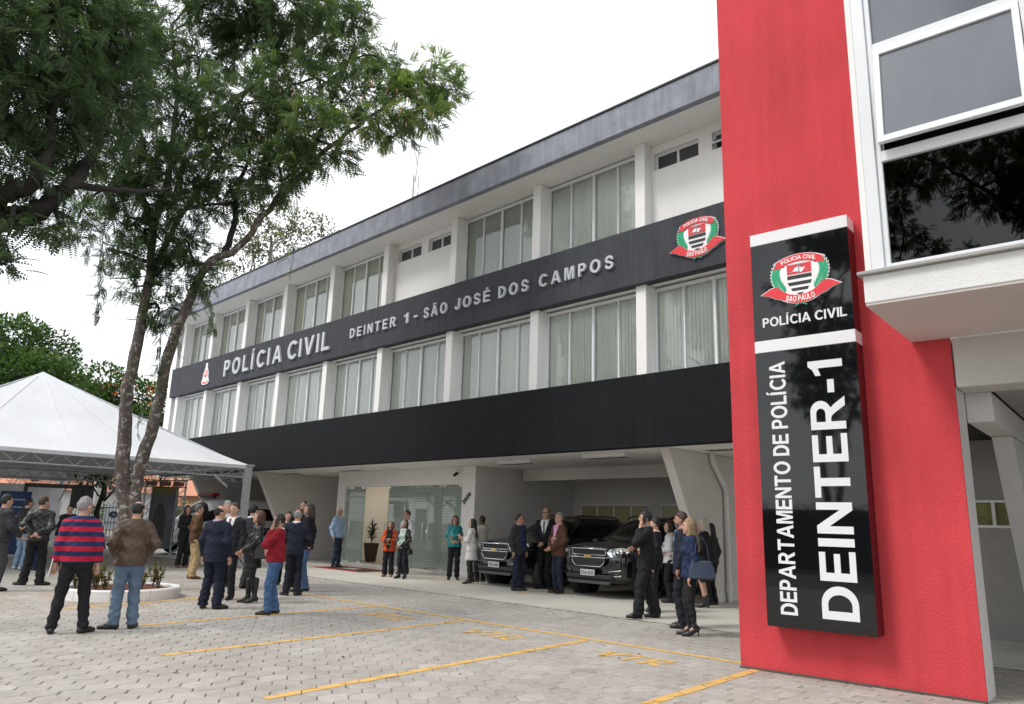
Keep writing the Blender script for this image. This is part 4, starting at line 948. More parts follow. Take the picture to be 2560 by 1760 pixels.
    if 'trim' in opt:
        mats.append(fabric('trim_' + opt['trim'][0], opt['trim'][1])); mi[C_[:, 2] < hem + .05] = len(mats) - 1
    link_mesh(tkind, np_mesh(tkind, V_, Q_, mats, mi), root)
    # ---- bottom
    bkind, bcol = bottom[0], bottom[1]; bo = bottom[2] if len(bottom) > 2 else {}
    be = bo.get('e', .016); flare = bo.get('flare', .012); legend = bo.get('end', .055 + heel)
    if bkind in ('trousers', 'jeans', 'tights'):
        def f_bot(P):
            ds = [cap(P, (0, 0, .93), (0, 0, 1.03), (.150 if F_ else .142) + be + fat * .3, (.125 if F_ else .138) + be + fat * .6, .76)]
            for i in (0, 1): ds += [cap(P, HP[i], KN[i], .084 + be, .056 + be), cap(P, KN[i], AN[i] + A_(0, -.006, -.02), .055 + be, .036 + be + flare)]
            w_ = wrk(P, .0075) + .012 * np.sin(P[:, 2] * 60 + ph[4] + 4 * np.sin(P[:, 0] * 20)) * np.clip(.5 - P[:, 2], 0, .35) * bo.get('break', 1.5)
            return np.maximum(np.maximum(union(ds, .022) + w_, P[:, 2] - 1.06), legend - P[:, 2])
        V_, Q_ = surface(f_bot, (-.36, -.26, legend - .05), (.36, .28, 1.1), vox)
        link_mesh('trousers' if bkind == 'tights' else bkind, np_mesh(bkind, V_, Q_, [fabric('cloth_' + bcol[0], bcol[1], bcol[2] if len(bcol) > 2 else .85)]), root)
    if bkind == 'skirt':
        def f_sk(P): return np.maximum(np.maximum(cap(P, (0, 0, bo.get('z', .5)), (0, 0, 1.0), .18 + bo.get('w', 0), .15, .75) + wrk(P, .004), P[:, 2] - 1.05), bo.get('z', .5) - P[:, 2])
        V_, Q_ = surface(f_sk, (-.28, -.24, bo.get('z', .5) - .04), (.28, .24, 1.1), vox)
        link_mesh('skirt', np_mesh('skirt', V_, Q_, [fabric('cloth_' + bcol[0], bcol[1])]), root)
        if 'legs' in bo:
            def f_tg(P): return union([x for i in (0, 1) for x in (cap(P, HP[i], KN[i], .086, .061), cap(P, KN[i], AN[i], .058, .041))], .01)
            V_, Q_ = surface(f_tg, (-.3, -.2, .05), (.3, .22, 1.02), vox); link_mesh('tights', np_mesh('tights', V_, Q_, [fabric('cloth_' + bo['legs'][0], bo['legs'][1], .7)]), root)
    # ---- shoes
    sc_ = shoes or ('black_shoe', (.014, .013, .013)); boot = shoes[3] if shoes and len(shoes) > 3 else 0
    smat = mat('leather_' + sc_[0], sc_[1], .35, .2, 10)
    for i in (0, 1):
        a_, fd = AN[i], FD[i]; ball = a_ + fd * .10; 
        def f_sh(P):
            ds = [cap(P, a_ - fd * .045 + A_(0, 0, -.045), A_(*(ball[:2]), .036), .040, .041), cap(P, A_(*(ball[:2]), .034), A_(*((a_ + fd * .175)[:2]), .026), .041, .030), cap(P, a_ - fd * .03 + A_(0, 0, -.04), a_ + A_(0, 0, .0), .042, .046)]
            if boot: ds += [cap(P, a_, a_ + A_(0, 0, boot), .046, .052 + boot * .06), cap(P, a_ - A_(0, 0, .02), A_(*(ball[:2]), .04), .046, .042)]
            d = union(ds, .02)
            if heel: d = smin(np.maximum(d, -(P[:, 2] - .0)), cap(P, a_ - fd * .055 + A_(0, 0, -.05), A_(*((a_ - fd * .06)[:2]), .012), .018, .010), .006)
            d = np.maximum(d, .001 - P[:, 2]); return d if boot else np.maximum(d, P[:, 2] - (.115 + heel))
        c_ = a_ + fd * .06; V_, Q_ = surface(f_sh, (c_[0] - .2, c_[1] - .2, -.02), (c_[0] + .2, c_[1] + .2, .16 + heel + boot), vox * .8)
        link_mesh('shoe', np_mesh('shoe', V_, Q_, [smat]), root)
    # ---- hair
    style = hair[0]
    if style != 'none':
        def f_hair(P):
            Hs = toh(P); d = ell(Hs, (0, -.006, 1.662), (.088, .103, .117)) + .005 * np.sin(Hs[:, 0] * 75 + ph[5]) * np.sin(Hs[:, 1] * 60 + 30 * Hs[:, 2] + ph[6])
            hl = {'short': 1.695, 'bald': 1.9, 'crop': 1.705, 'bob': 1.70, 'long': 1.705, 'volume': 1.70, 'mid': 1.70}.get(style, 1.695)
            face = np.minimum(np.minimum(Hs[:, 1] - (.036 + .35 * np.clip(Hs[:, 2] - 1.62, 0, .2)), hl - Hs[:, 2]), 9)
            face = np.minimum(Hs[:, 1] - .030, hl + .22 * (.07 - np.abs(Hs[:, 0])) - .005 - Hs[:, 2])
            d = np.maximum(d, face); ear = np.minimum(np.minimum(Hs[:, 1] + .028, 1.648 - Hs[:, 2]), 9); low = {'short': 1.585, 'crop': 1.60, 'bald': 1.585}.get(style)
            if style == 'crop': d = d + .005
            if low: d = np.maximum(np.maximum(d, low - Hs[:, 2]), ear)
            if style == 'bald': d = np.maximum(d, np.maximum(Hs[:, 2] - 1.705 + .6 * np.clip(Hs[:, 1] + .02, -.05, .2), -9))
            if style in ('bob', 'volume', 'mid', 'long'):
                k_ = {'bob': .0, 'volume': .012, 'mid': .0, 'long': 0.}[style]; zl = {'bob': 1.555, 'volume': 1.53, 'mid': 1.46, 'long': 1.30}[style]
                bk = cap(Hs, (0, -.022, 1.66), (0, -.055 - (.03 if style == 'long' else 0), zl), .092 + k_, .085 if style != 'long' else .075, .95)
                for sx_ in (-1, 1): bk = smin(bk, cap(Hs, (sx_ * .062, .0, 1.66), (sx_ * .082, -.005 + (.02 if style == 'long' else .01), zl + .02), .034 + k_, .028 + k_), .02)
                bk = bk + .004 * np.sin(Hs[:, 0] * 110 + ph[5]) ; cutf = np.minimum(Hs[:, 1] - .032, .062 - np.abs(Hs[:, 0])); bk = np.maximum(bk, np.minimum(cutf, 1.71 - Hs[:, 2])); bk = np.maximum(bk, np.minimum(Hs[:, 1] - .045, 1.715 - Hs[:, 2]))
                d = smin(d, bk, .012)
            return d
        V_, Q_ = surface(f_hair, (-.22, -.26, 1.22 if style == 'long' else 1.4), (.22, .20, 1.82), vox * .85); link_mesh('hair', np_mesh('hair', V_, Q_, [HAIR[hair[1]]]), root)
    if beard:
        def f_bd(P):
            Hs = toh(P); d = ell(Hs, (0, .040, 1.578), (.060, .068, .066)); return np.maximum(np.maximum(d, Hs[:, 2] - 1.60 - .5 * np.maximum(0, np.abs(Hs[:, 0]) - .03)), np.minimum(.026 - np.abs(Hs[:, 0]), 1.566 - Hs[:, 2]) * 0 + (.03 - Hs[:, 1]))
        V_, Q_ = surface(f_bd, (-.14, -.08, 1.45), (.14, .2, 1.68), .011)
        if len(Q_): link_mesh('beard', np_mesh('beard', V_, Q_, [HAIR[beard]]), root)
    if glasses:
        gl = MB(); 
        for sx_ in (-1, 1):
            ring = [tuple(frh((sx_ * .034 + .026 * math.cos(q), .112, 1.645 + .018 * math.sin(q)))) for q in np.linspace(0, 6.283, 11)]
            gl.tube(ring, .0026, 4, 0, False); gl.tube([tuple(frh((sx_ * .060, .110, 1.65))), tuple(frh((sx_ * .080, .0, 1.645)))], .0025, 4)
        gl.tube([tuple(frh((-.008, .115, 1.648))), tuple(frh((.008, .115, 1.648)))], .0025, 4); gl.build('glasses', BLK, root)
    # ---- things in hand
    for h_ in hold:
        i = h_[1]; d = (wr[i] - el[i]) / np.linalg.norm(wr[i] - el[i]); p = Vector(wr[i].tolist()) + Vector(d.tolist()) * .1
        wp = lambda v: root_matrix @ v
        root_matrix = Matrix.Translation(root.location) @ Matrix.Rotation(-az, 4, 'Z') @ Matrix.Scale(K, 4)
        if h_[0] == 'phone':
            o = MB().box(-.037, .037, -.006, .006, -.073, .073).build('phone', BLK, None, .004); o.matrix_world = root_matrix @ Matrix.Translation(p + Vector((0, .0, .035)) if arms[i] != 'ear' else Vector((.095 * (1 if i else -1), .03, 1.63))) @ Matrix.Rotation(math.radians(60 if arms[i] != 'ear' else 20), 4, 'X') @ Matrix.Rotation(math.radians(90 if arms[i] == 'ear' else 0), 4, 'Z'); tag(o, h_[2], 'phone')
        if h_[0] == 'paper':
            o = MB().box(-.006, .006, -.11, .11, -.16, .16).build('paper', mat('paper_white', (.8, .8, .82), .7, .03), None); o.matrix_world = root_matrix @ Matrix.Translation(p + Vector((-.035 if i == 0 else .035, .03, .06))) @ Matrix.Rotation(.12, 4, 'Y'); tag(o, h_[2], 'paper')
        if h_[0] == 'bag':
            bc, bw, bh, off, sl = h_[3], h_[4], h_[5], h_[6], h_[7]
            b_ = tag(empty('handbag'), h_[2], 'handbag'); b_.matrix_world = root_matrix @ Matrix.Translation(off) @ Matrix.Rotation(h_[8] if len(h_) > 8 else 0, 4, 'Z')
            pr = MB(); n_ = 10; prof = [(-bw / 2, 0), (bw / 2, 0), (bw / 2 * .96, bh * .5), (bw / 2 * .72, bh), (-bw / 2 * .72, bh), (-bw / 2 * .96, bh * .5)]
            vs = [(y_ * (1 if k == 0 else 1), x_, z_) for k in (0,) for (x_, z_) in prof for y_ in ()] 
            a = [(-.07, x, z) if z < bh * .4 else ((-.055 if z < bh * .8 else -.02), x, z) for x, z in prof]; c = [(-x0, y0, z0) for x0, y0, z0 in a]
            pr.add(a + c, [tuple(range(5, -1, -1)), tuple(range(6, 12))] + [(k, (k + 1) % 6, 6 + (k + 1) % 6, 6 + k) for k in range(6)])
            bo_ = pr.build('bag_body', mat('bag_' + bc[0], bc[1], .4, .15, 8), b_, .02, seg=2)
            MB().tube([(0, -bw * .28, bh), (0, -bw * .2, bh + sl * .7), (0, 0, bh + sl), (0, bw * .2, bh + sl * .7), (0, bw * .28, bh)], .009, 6).build('strap', mat('bag_' + bc[0], bc[1]), b_)
            MB().ball((.078, 0, bh * .72), .012, .02, .02, 6).build('clasp', CHROME, b_)
    return root
def suit(n, c, shirt=('white', (.72, .72, .74)), tie=None, hem=.80, **k):
    o = dict(e=.020, hem=hem, shirt=shirt, wr=.004, loose=.012); o.update(k)
    if tie: o['tie'] = tie
    return ('suit', (n, c, .8), 'jacket', o)
def jk(n, c, rough=.6, hem=.88, name='jacket', **k):
    o = dict(e=.024, hem=hem, wr=.006, loose=.008); o.update(k); return ('jk', (n, c, rough), name, o)
BK = ('black_wool', (.012, .012, .014)); NV = ('navy_wool', (.010, .013, .028)); BLS = ('black_shoe', (.013, .012, .012))
JEAN = ('blue_denim', (.055, .115, .23)); DJEAN = ('dark_denim', (.022, .035, .065))
person('man in red and navy striped sweater seen from behind holding white papers', (165, 1584), 1243, 4, arms=('down', 'down'), top=('sw', ('stripe_sweater', (.012, .022, .085), .9, 'stripes', (.42, .008, .035)), 'sweater', dict(e=.020, hem=.90, wr=.006, loose=-.01)), bottom=('trousers', BK, dict(e=.018)), hair=('short', 'grey'), stance=.185, yaws=(-8, 42), head=(42, 0), fat=.03, hold=(('paper', 0, 'white papers held at the side of the man in the striped sweater'),), vox=.0145)
person('bald man in brown jacket and blue jeans seen from behind near the planter', (304, 1572), 1253, -8, arms=('pocket', 'pocket'), top=jk('brown_leather', (.075, .048, .028), .5, .86), bottom=('jeans', ('washed_denim', (.105, .155, .215)), dict(e=.022, flare=.02)), hair=('bald', 'black'), stance=.12, yaws=(-72, 30), head=(20, 0), fat=.03, vox=.0145)
person('man in black leather jacket with hands clasped behind his back', (76, 1463), 1241, 14, arms=('behind', 'behind'), top=jk('black_leather', (.014, .015, .016), .38, .86), bottom=('trousers', BK, dict(e=.024, flare=.03)), hair=('short', 'brown'), stance=.15, yaws=(-70, 70), head=(35, 0), fat=.025, vox=.0155)
person('man in black jacket and pale jeans under the tent at the far left', (44, 1424), 1246, 50, top=jk('charcoal_knit', (.016, .016, .018)), bottom=('jeans', ('pale_denim', (.21, .31, .42)), {}), hair=('short', 'black'), shoes=('white_sneaker', (.55, .55, .55)), head=(20, 0), vox=.02)
person('man in dark clothes and glasses standing beside the pale jeans man', (86, 1425), 1254, 80, top=jk('dark_plum', (.02, .012, .02)), bottom=('trousers', ('navy_cotton', (.012, .018, .05)), {}), hair=('short', 'brown'), glasses=True, vox=.02)
person('person in dark grey cut off by the left edge of the photo', (-22, 1478), 1236, 60, arms=('hold', 'out'), top=jk('dark_grey_jacket', (.03, .032, .036), .7), bottom=('trousers', ('grey_wool', (.05, .052, .055)), {}), hair=('short', 'black'), vox=.02)
person('dark haired person half hidden behind the leather jacket man', (153, 1420), 1262, 200, top=jk('black_fleece', (.013, .013, .014)), bottom=('trousers', BK, {}), hair=('short', 'black'), vox=.022)
person('woman in dark purple top under the tent left of the striped sweater', (186, 1418), 1266, 190, 'f', top=('tp', ('dark_purple', (.035, .012, .03)), 'blouse', dict(e=.012, hem=.88)), bottom=('trousers', BK, {}), hair=('mid', 'black'), vox=.022)
person('woman with long black hair in black clothes beside the display panel', (452, 1419), 1264, 150, 'f', arms=('down', 'hold'), top=jk('black_cardigan', (.012, .011, .012), .85, .80), bottom=('trousers', BK, dict(flare=.03)), hair=('long', 'black'), skin='tan', shoes=('brown_sandal', (.2, .1, .05)), hold=(('bag', 0, 'grey handbag hanging from the arm of the long haired woman in black', ('grey_bag', (.2, .2, .19)), .28, .24, (-.30, .05, .55), .22),), vox=.021)
person('man in brown jacket and khaki trousers', (477, 1447), 1261, 78, arms=('pocket', 'pocket'), top=jk('dark_brown_suede', (.085, .042, .018), .8, .84), bottom=('trousers', ('khaki_cotton', (.42, .30, .16)), dict(e=.022, flare=.02)), hair=('short', 'darkgrey'), shoes=('tan_shoe', (.20, .07, .025)), stance=.11, yaws=(-6, 8), vox=.0185)
person('grey haired man in dark suit behind the two talking men', (548, 1466), 1252, 160, top=suit('black_suit', (.012, .012, .015)), bottom=('trousers', BK, {}), hair=('short', 'grey'), vox=.021)
person('man in dark suit facing the balding man in navy suit', (563, 1498), 1257, 215, arms=('down', 'out'), top=suit('charcoal_suit', (.018, .019, .022), tie=('wine', (.12, .01, .02))), bottom=('trousers', ('charcoal_wool', (.016, .017, .02)), {}), hair=('short', 'brown'), vox=.0175)
person('balding man in navy suit seen from behind', (523, 1522), 1264, 28, arms=('down', 'down'), top=suit('navy_suit', (.010, .014, .030), shirt=('lilac', (.4, .3, .42)), hem=.78), bottom=('trousers', NV, dict(e=.022, flare=.03)), hair=('bald', 'black'), stance=.13, yaws=(-15, 50), head=(35, 0), fat=.02, vox=.0155)
person('man in grey suit standing by the tent pole', (614, 1472), 1262, 48, top=suit('grey_suit', (.035, .037, .042)), bottom=('trousers', ('grey_suiting', (.045, .047, .052)), dict(flare=.02)), hair=('short', 'black'), head=(-15, 0), vox=.019)
person('woman in studded black leather jacket, short skirt and tall boots', (626, 1507), 1277, -98, 'f', arms=('clasp', 'clasp'), top=jk('biker_leather', (.013, .013, .014), .32, .93), bottom=('skirt', ('black_denim', (.014, .014, .015)), dict(z=.66, legs=('black_tights', (.012, .011, .012)))), hair=('volume', 'auburn'), shoes=('black_boot', (.014, .013, .013), .035, .30), stance=.07, yaws=(-5, 10), step=.05, head=(8, -4), hold=(('bag', 0, 'large black leather handbag on the arm of the woman in the studded jacket', ('black_bag', (.013, .013, .014)), .36, .32, (-.24, -.13, .84), .24),), vox=.0165)
person('bearded man in black shirt behind the man in the red sweater', (742, 1468), 1253, 195, top=jk('black_tee', (.011, .011, .012), .9, name='shirt'), bottom=('trousers', BK, {}), hair=('crop', 'black'), beard='black', skin='tan', vox=.021)
person('dark haired person mostly hidden behind the red sweater man', (706, 1462), 1279, 180, top=jk('navy_fleece', (.014, .016, .03)), bottom=('trousers', NV, {}), hair=('short', 'black'), vox=.023)
person('bald man in navy jacket seen from behind the red sweater man', (727, 1489), 1274, 12, arms=('out', 'out'), top=suit('midnight_jacket', (.012, .016, .028), hem=.82), bottom=('trousers', ('midnight_wool', (.012, .014, .022)), dict(flare=.025)), hair=('bald', 'grey'), yaws=(-50, 20), vox=.018)
person('man in red sweater and blue jeans talking on a phone', (677, 1536), 1285, -84, arms=('ear', 'down'), top=('rs', ('red_knit', (.23, .010, .020), .9), 'sweater', dict(e=.022, hem=.91, wr=.005, loose=.015, shirt=('white_collar', (.7, .7, .72)), v=1.46)), bottom=('jeans', JEAN, dict(e=.020)), hair=('crop', 'black'), beard='black', glasses=True, skin='tan', stance=.10, yaws=(-8, 6), step=-.06, fat=.035, hold=(('phone', 0, 'dark phone held to the ear of the man in the red sweater'),), vox=.015)
person('man with long brown hair in black shirt and blue jeans', (756, 1479), 1259, -88, arms=('clasp', 'clasp'), top=jk('black_pullover', (.013, .010, .014), .9, .84, name='shirt'), bottom=('jeans', ('mid_denim', (.075, .14, .25)), dict(e=.018)), hair=('mid', 'brown'), beard='grey', shoes=('black_sneaker', (.02, .019, .018)), yaws=(-5, 8), step=-.05, vox=.0175)
person('grey haired man in light blue shirt at the red doormat', (838, 1419), 1269, 128, arms=('down', 'down'), top=('bs', ('light_blue_shirt', (.28, .40, .56), .85), 'shirt', dict(e=.018, hem=.86, wr=.007, shirt=('white_tee', (.7, .7, .7)), v=1.42)), bottom=('jeans', DJEAN, {}), hair=('crop', 'white'), glasses=True, skin='tan', yaws=(5, 25), vox=.0185)
person('man in white shirt standing behind two women at the glass doors', (1010, 1436), 1277, -128, top=('ws', ('white_shirt', (.68, .67, .72), .85), 'shirt', dict(e=.018, hem=.92, wr=.006)), bottom=('trousers', BK, {}), hair=('short', 'brown'), glasses=True, vox=.0195)
person('woman in orange cardigan looking at a phone', (969, 1442), 1303, 196, 'f', arms=('hold', 'hold'), top=jk('orange_cardigan', (.52, .075, .02), .9, .80, shirt=('black_top', (.012, .012, .014)), v=.78, vw=1.3, name='cardigan'), bottom=('trousers', BK, dict(e=.026, flare=.03)), hair=('volume', 'auburn'), skin='tan', shoes=('tan_flat', (.30, .12, .06)), head=(0, -20), fat=.03, hold=(('phone', 1, 'black phone held by the woman in the orange cardigan'),), vox=.0185)
person('woman with long black hair in black leather jacket and pale green shirt', (1004, 1447), 1300, 212, 'f', arms=('clasp', 'clasp'), top=jk('soft_black_leather', (.016, .017, .020), .36, .90, shirt=('pale_green', (.42, .52, .47)), v=.85, vw=1.2), bottom=('jeans', ('black_jean', (.018, .018, .026)), dict(e=.010, flare=0)), hair=('long', 'black'), skin='tan', shoes=('black_ankle_boot', (.02, .02, .02), .02, .16), head=(0, -16), hold=(('bag', 0, 'small black shoulder bag of the woman in the black leather jacket', ('little_black_bag', (.015, .015, .016)), .2, .18, (-.22, -.02, .72), .35),), vox=.018)
person('woman in teal blouse with folded arms beside the doors', (1132, 1450), 1290, 178, 'f', arms=('crossed', 'crossed'), top=('tb', ('teal_satin', (.004, .19, .20), .4), 'blouse', dict(e=.020, hem=.90, wr=.006, loose=.01)), bottom=('trousers', BK, dict(e=.018, flare=.02)), hair=('bob', 'auburn'), glasses=True, shoes=('black_pump', (.014, .013, .013), .03), head=(12, 0), fat=.02, vox=.018)
person('man in cream jacket beside the corner of the white entrance wall', (1200, 1455), 1290, -38, top=jk('cream_jacket', (.60, .57, .50), .8, .86), bottom=('trousers', BK, {}), hair=('crop', 'black'), skin='dark', vox=.0195)
person('woman with long black hair in white coat and dark boots', (1176, 1460), 1298, -70, 'f', arms=('crossed', 'crossed'), top=jk('white_coat', (.62, .61, .59), .85, .64, loose=.045, name='coat'), bottom=('tights', ('dark_grey_tights', (.03, .034, .034)), dict(e=.010, flare=0, **{'break': 0})), hair=('long', 'black'), shoes=('black_suede_boot', (.012, .011, .012), .04, .14), head=(-10, 0), vox=.018)
person('man in dark grey jacket and blue shirt between the parked cars', (1294, 1477), 1285, 128, arms=('down', 'down'), top=jk('slate_jacket', (.028, .029, .032), .85, .82, shirt=('royal_blue', (.022, .035, .14)), v=.80, vw=.7), bottom=('trousers', ('dark_navy_jean', (.012, .016, .032)), dict(e=.02)), hair=('crop', 'black'), skin='tan', glasses=True, stance=.13, yaws=(10, -28), head=(-30, 0), vox=.0175)
person('bald man in black suit, white shirt and tie before the parked cars', (1362, 1473), 1270, 202, arms=('clasp', 'clasp'), top=suit('jet_suit', (.010, .010, .013), tie=('dark_tie', (.012, .012, .03))), bottom=('trousers', BK, dict(flare=.02)), hair=('bald', 'black'), skin='fair', glasses=True, stance=.12, vox=.018)
person('grey haired man in brown blazer and pink shirt before the parked cars', (1396, 1484), 1282, 236, arms=('clasp', 'clasp'), top=suit('brown_blazer', (.082, .036, .022), shirt=('pink_shirt', (.60, .30, .46)), hem=.80), bottom=('trousers', ('navy_jean', (.016, .020, .038)), {}), hair=('short', 'grey'), glasses=True, shoes=('oxblood_shoe', (.03, .014, .012)), stance=.10, yaws=(-10, 10), fat=.02, vox=.0175)
person('man in dark suit half hidden behind the man with hand at his mouth', (1640, 1530), 1295, -88, top=suit('ink_suit', (.011, .012, .016)), bottom=('trousers', BK, {}), hair=('short', 'black'), vox=.02)
person('man in black suit with a phone at his ear beside the right parked car', (1617, 1546), 1278, -96, arms=('ear', 'across'), top=suit('soft_black_suit', (.014, .014, .016), shirt=('lilac_shirt', (.36, .33, .55)), hem=.79), bottom=('trousers', ('soft_black_wool', (.016, .015, .017)), dict(e=.024, flare=.035)), hair=('short', 'black'), stance=.11, yaws=(-4, 2), step=-.16, fat=.03, hold=(('phone', 0, 'dark phone at the ear of the man in the black suit'),), vox=.0155)
person('woman with long brown hair in white cardigan by the right parked car', (1676, 1507), 1303, -94, 'f', arms=('hold', 'hold'), top=jk('white_cardigan', (.60, .60, .61), .9, .84, shirt=('navy_dots', (.02, .025, .07)), v=.85, name='cardigan'), bottom=('trousers', BK, {}), hair=('long', 'brown'), vox=.0195)
person('short haired woman in pale cardigan half hidden behind the navy blazer man', (1700, 1510), 1321, -112, 'f', arms=('hold', 'across'), top=jk('pale_grey_cardigan', (.5, .5, .51), .9, .84, name='cardigan'), bottom=('trousers', BK, {}), hair=('bob', 'brown'), vox=.02)
person('dark haired man in navy blazer behind the blonde woman', (1709, 1570), 1280, -84, arms=('down', 'down'), top=suit('navy_blazer', (.012, .016, .032), shirt=('sky_collar', (.35, .45, .72))), bottom=('trousers', ('dark_slate_wool', (.014, .016, .022)), {}), hair=('short', 'brown'), skin='tan', beard='darkgrey', yaws=(-4, 4), vox=.0165)
person('blonde woman in navy blazer, black jeans and high heels', (1730, 1590), 1296, -97, 'f', arms=('down', 'down'), top=jk('blue_blazer', (.014, .026, .070), .8, .86), bottom=('jeans', ('skinny_black', (.018, .017, .018)), dict(e=.010, flare=-.004, end=.13, **{'break': .6})), hair=('long', 'blonde'), shoes=('patent_heel', (.02, .017, .015), .075), stance=.075, yaws=(-3, 6), step=.03, hold=(('bag', 0, 'blue leather handbag on the shoulder of the blonde woman', ('blue_bag', (.035, .05, .085)), .40, .27, (-.26, -.14, .86), .36),), vox=.0155)
person('dark haired woman behind the grey haired woman at the raking column', (1782, 1513), 1309, -60, 'f', top=jk('black_knit', (.013, .012, .013)), bottom=('trousers', BK, {}), hair=('mid', 'black'), vox=.021)
person('grey haired woman in black jacket and knee length skirt', (1765, 1520), 1297, -80, 'f', arms=('clasp', 'clasp'), top=jk('black_jacket', (.013, .013, .014), .9, .84), bottom=('skirt', ('black_crepe', (.012, .012, .015)), dict(z=.50, w=.01)), hair=('mid', 'ash'), shoes=('black_short_boot', (.016, .015, .015), .03, .08), stance=.08, yaws=(-4, 8), fat=.03, vox=.0175)
# ------------------------------------------------------------------ vehicles (local x across, y back from the nose, z up)
CARB = mat('car_black', (.006, .007, .010), .12, .1, 3, spec=.6, coat=1.); CARG = glass('car_glass', (.10, .12, .12), 1.55)
CLAD = mat('dark_grey_cladding', (.022, .022, .024), .6, .15, 8); SKID = mat('silver_skid', (.07, .072, .075), .5, .1, 5, metal=.2)
LENS = glass('lamp_lens', (.9, .93, .95), 1.5); LAMPI = mat('lamp_reflector', (.75, .77, .8), .12, .1, 20, metal=.9)
PLATE = mat('plate_grey', (.52, .53, .53), .45, .04, 6); GOLD = mat('emblem_gold', (.72, .46, .12), .25, .1, 8, metal=.7); CARW = mat('van_white', (.74, .75, .76), .2, .02, 3, coat=.8)
def loft(stations, half, mfn, m, subs=1, name='body', parent=None):
    """stations: y; half: per station list of (x, z) from sill to roof centre; mirrored"""
    mb = MB(); k = len(half[0]); vs = []
    for y, sec in zip(stations, half):
        ys = y if hasattr(y, '__len__') else [y] * k
        ring = [(x, yy, z) for (x, z), yy in zip(sec, ys)] + [(-x, yy, z) for (x, z), yy in list(zip(sec, ys))[-2::-1]]
        vs += ring
    R = 2 * k - 1; fs = []; ms = []
    for i in range(len(stations) - 1):
        for j in range(R - 1):
            jj = j if j < k - 1 else R - 2 - j
            fs.append((i * R + j, (i + 1) * R + j, (i + 1) * R + j + 1, i * R + j + 1)); ms.append(mfn(i, jj))
        fs.append((i * R + R - 1, (i + 1) * R + R - 1, (i + 1) * R, i * R)); ms.append(m.index(CLAD) if CLAD in m else 0)
    fs.append(tuple(range(R))); ms.append(0); n = len(stations) - 1; fs.append(tuple(n * R + j for j in range(R - 1, -1, -1))); ms.append(0)
    mb.v = vs; mb.f = fs; mb.m = ms; mb.sm = [True] * len(fs)
    o = mb.build(name, m, parent); s_ = o.modifiers.new('sub', 'SUBSURF'); s_.levels = subs; s_.render_levels = subs
    return o
def wheel(parent, x, y, r, wd, rimm=None):
    w_ = empty('wheel', (x, y, r), 0, parent); w_.rotation_euler = (0, math.pi / 2 if x > 0 else -math.pi / 2, 0)
    MB().lathe([(r * .58, -wd / 2), (r * .9, -wd / 2), (r * .985, -wd * .38), (r, -wd * .2), (r, wd * .2), (r * .985, wd * .38), (r * .9, wd / 2), (r * .6, wd * .47), (r * .58, wd * .3)], 32).build('tyre', DARK, w_)
    rm = MB(); rm.lathe([(r * .60, wd * .42), (r * .56, wd * .36), (r * .5, wd * .2), (0.001, wd * .2)], 24)
    for k in range(6):
        q = k * math.pi / 3; rm.bar((r * .08 * math.cos(q), r * .08 * math.sin(q), wd * .36), (r * .56 * math.cos(q), r * .56 * math.sin(q), wd * .38), r * .15, wd * .12)
    rm.lathe([(0.001, wd * .42), (r * .14, wd * .40), (r * .15, wd * .3)], 16); rm.build('rim', rimm or mat('alloy', (.45, .46, .48), .3, .08, 6, metal=.8), w_)
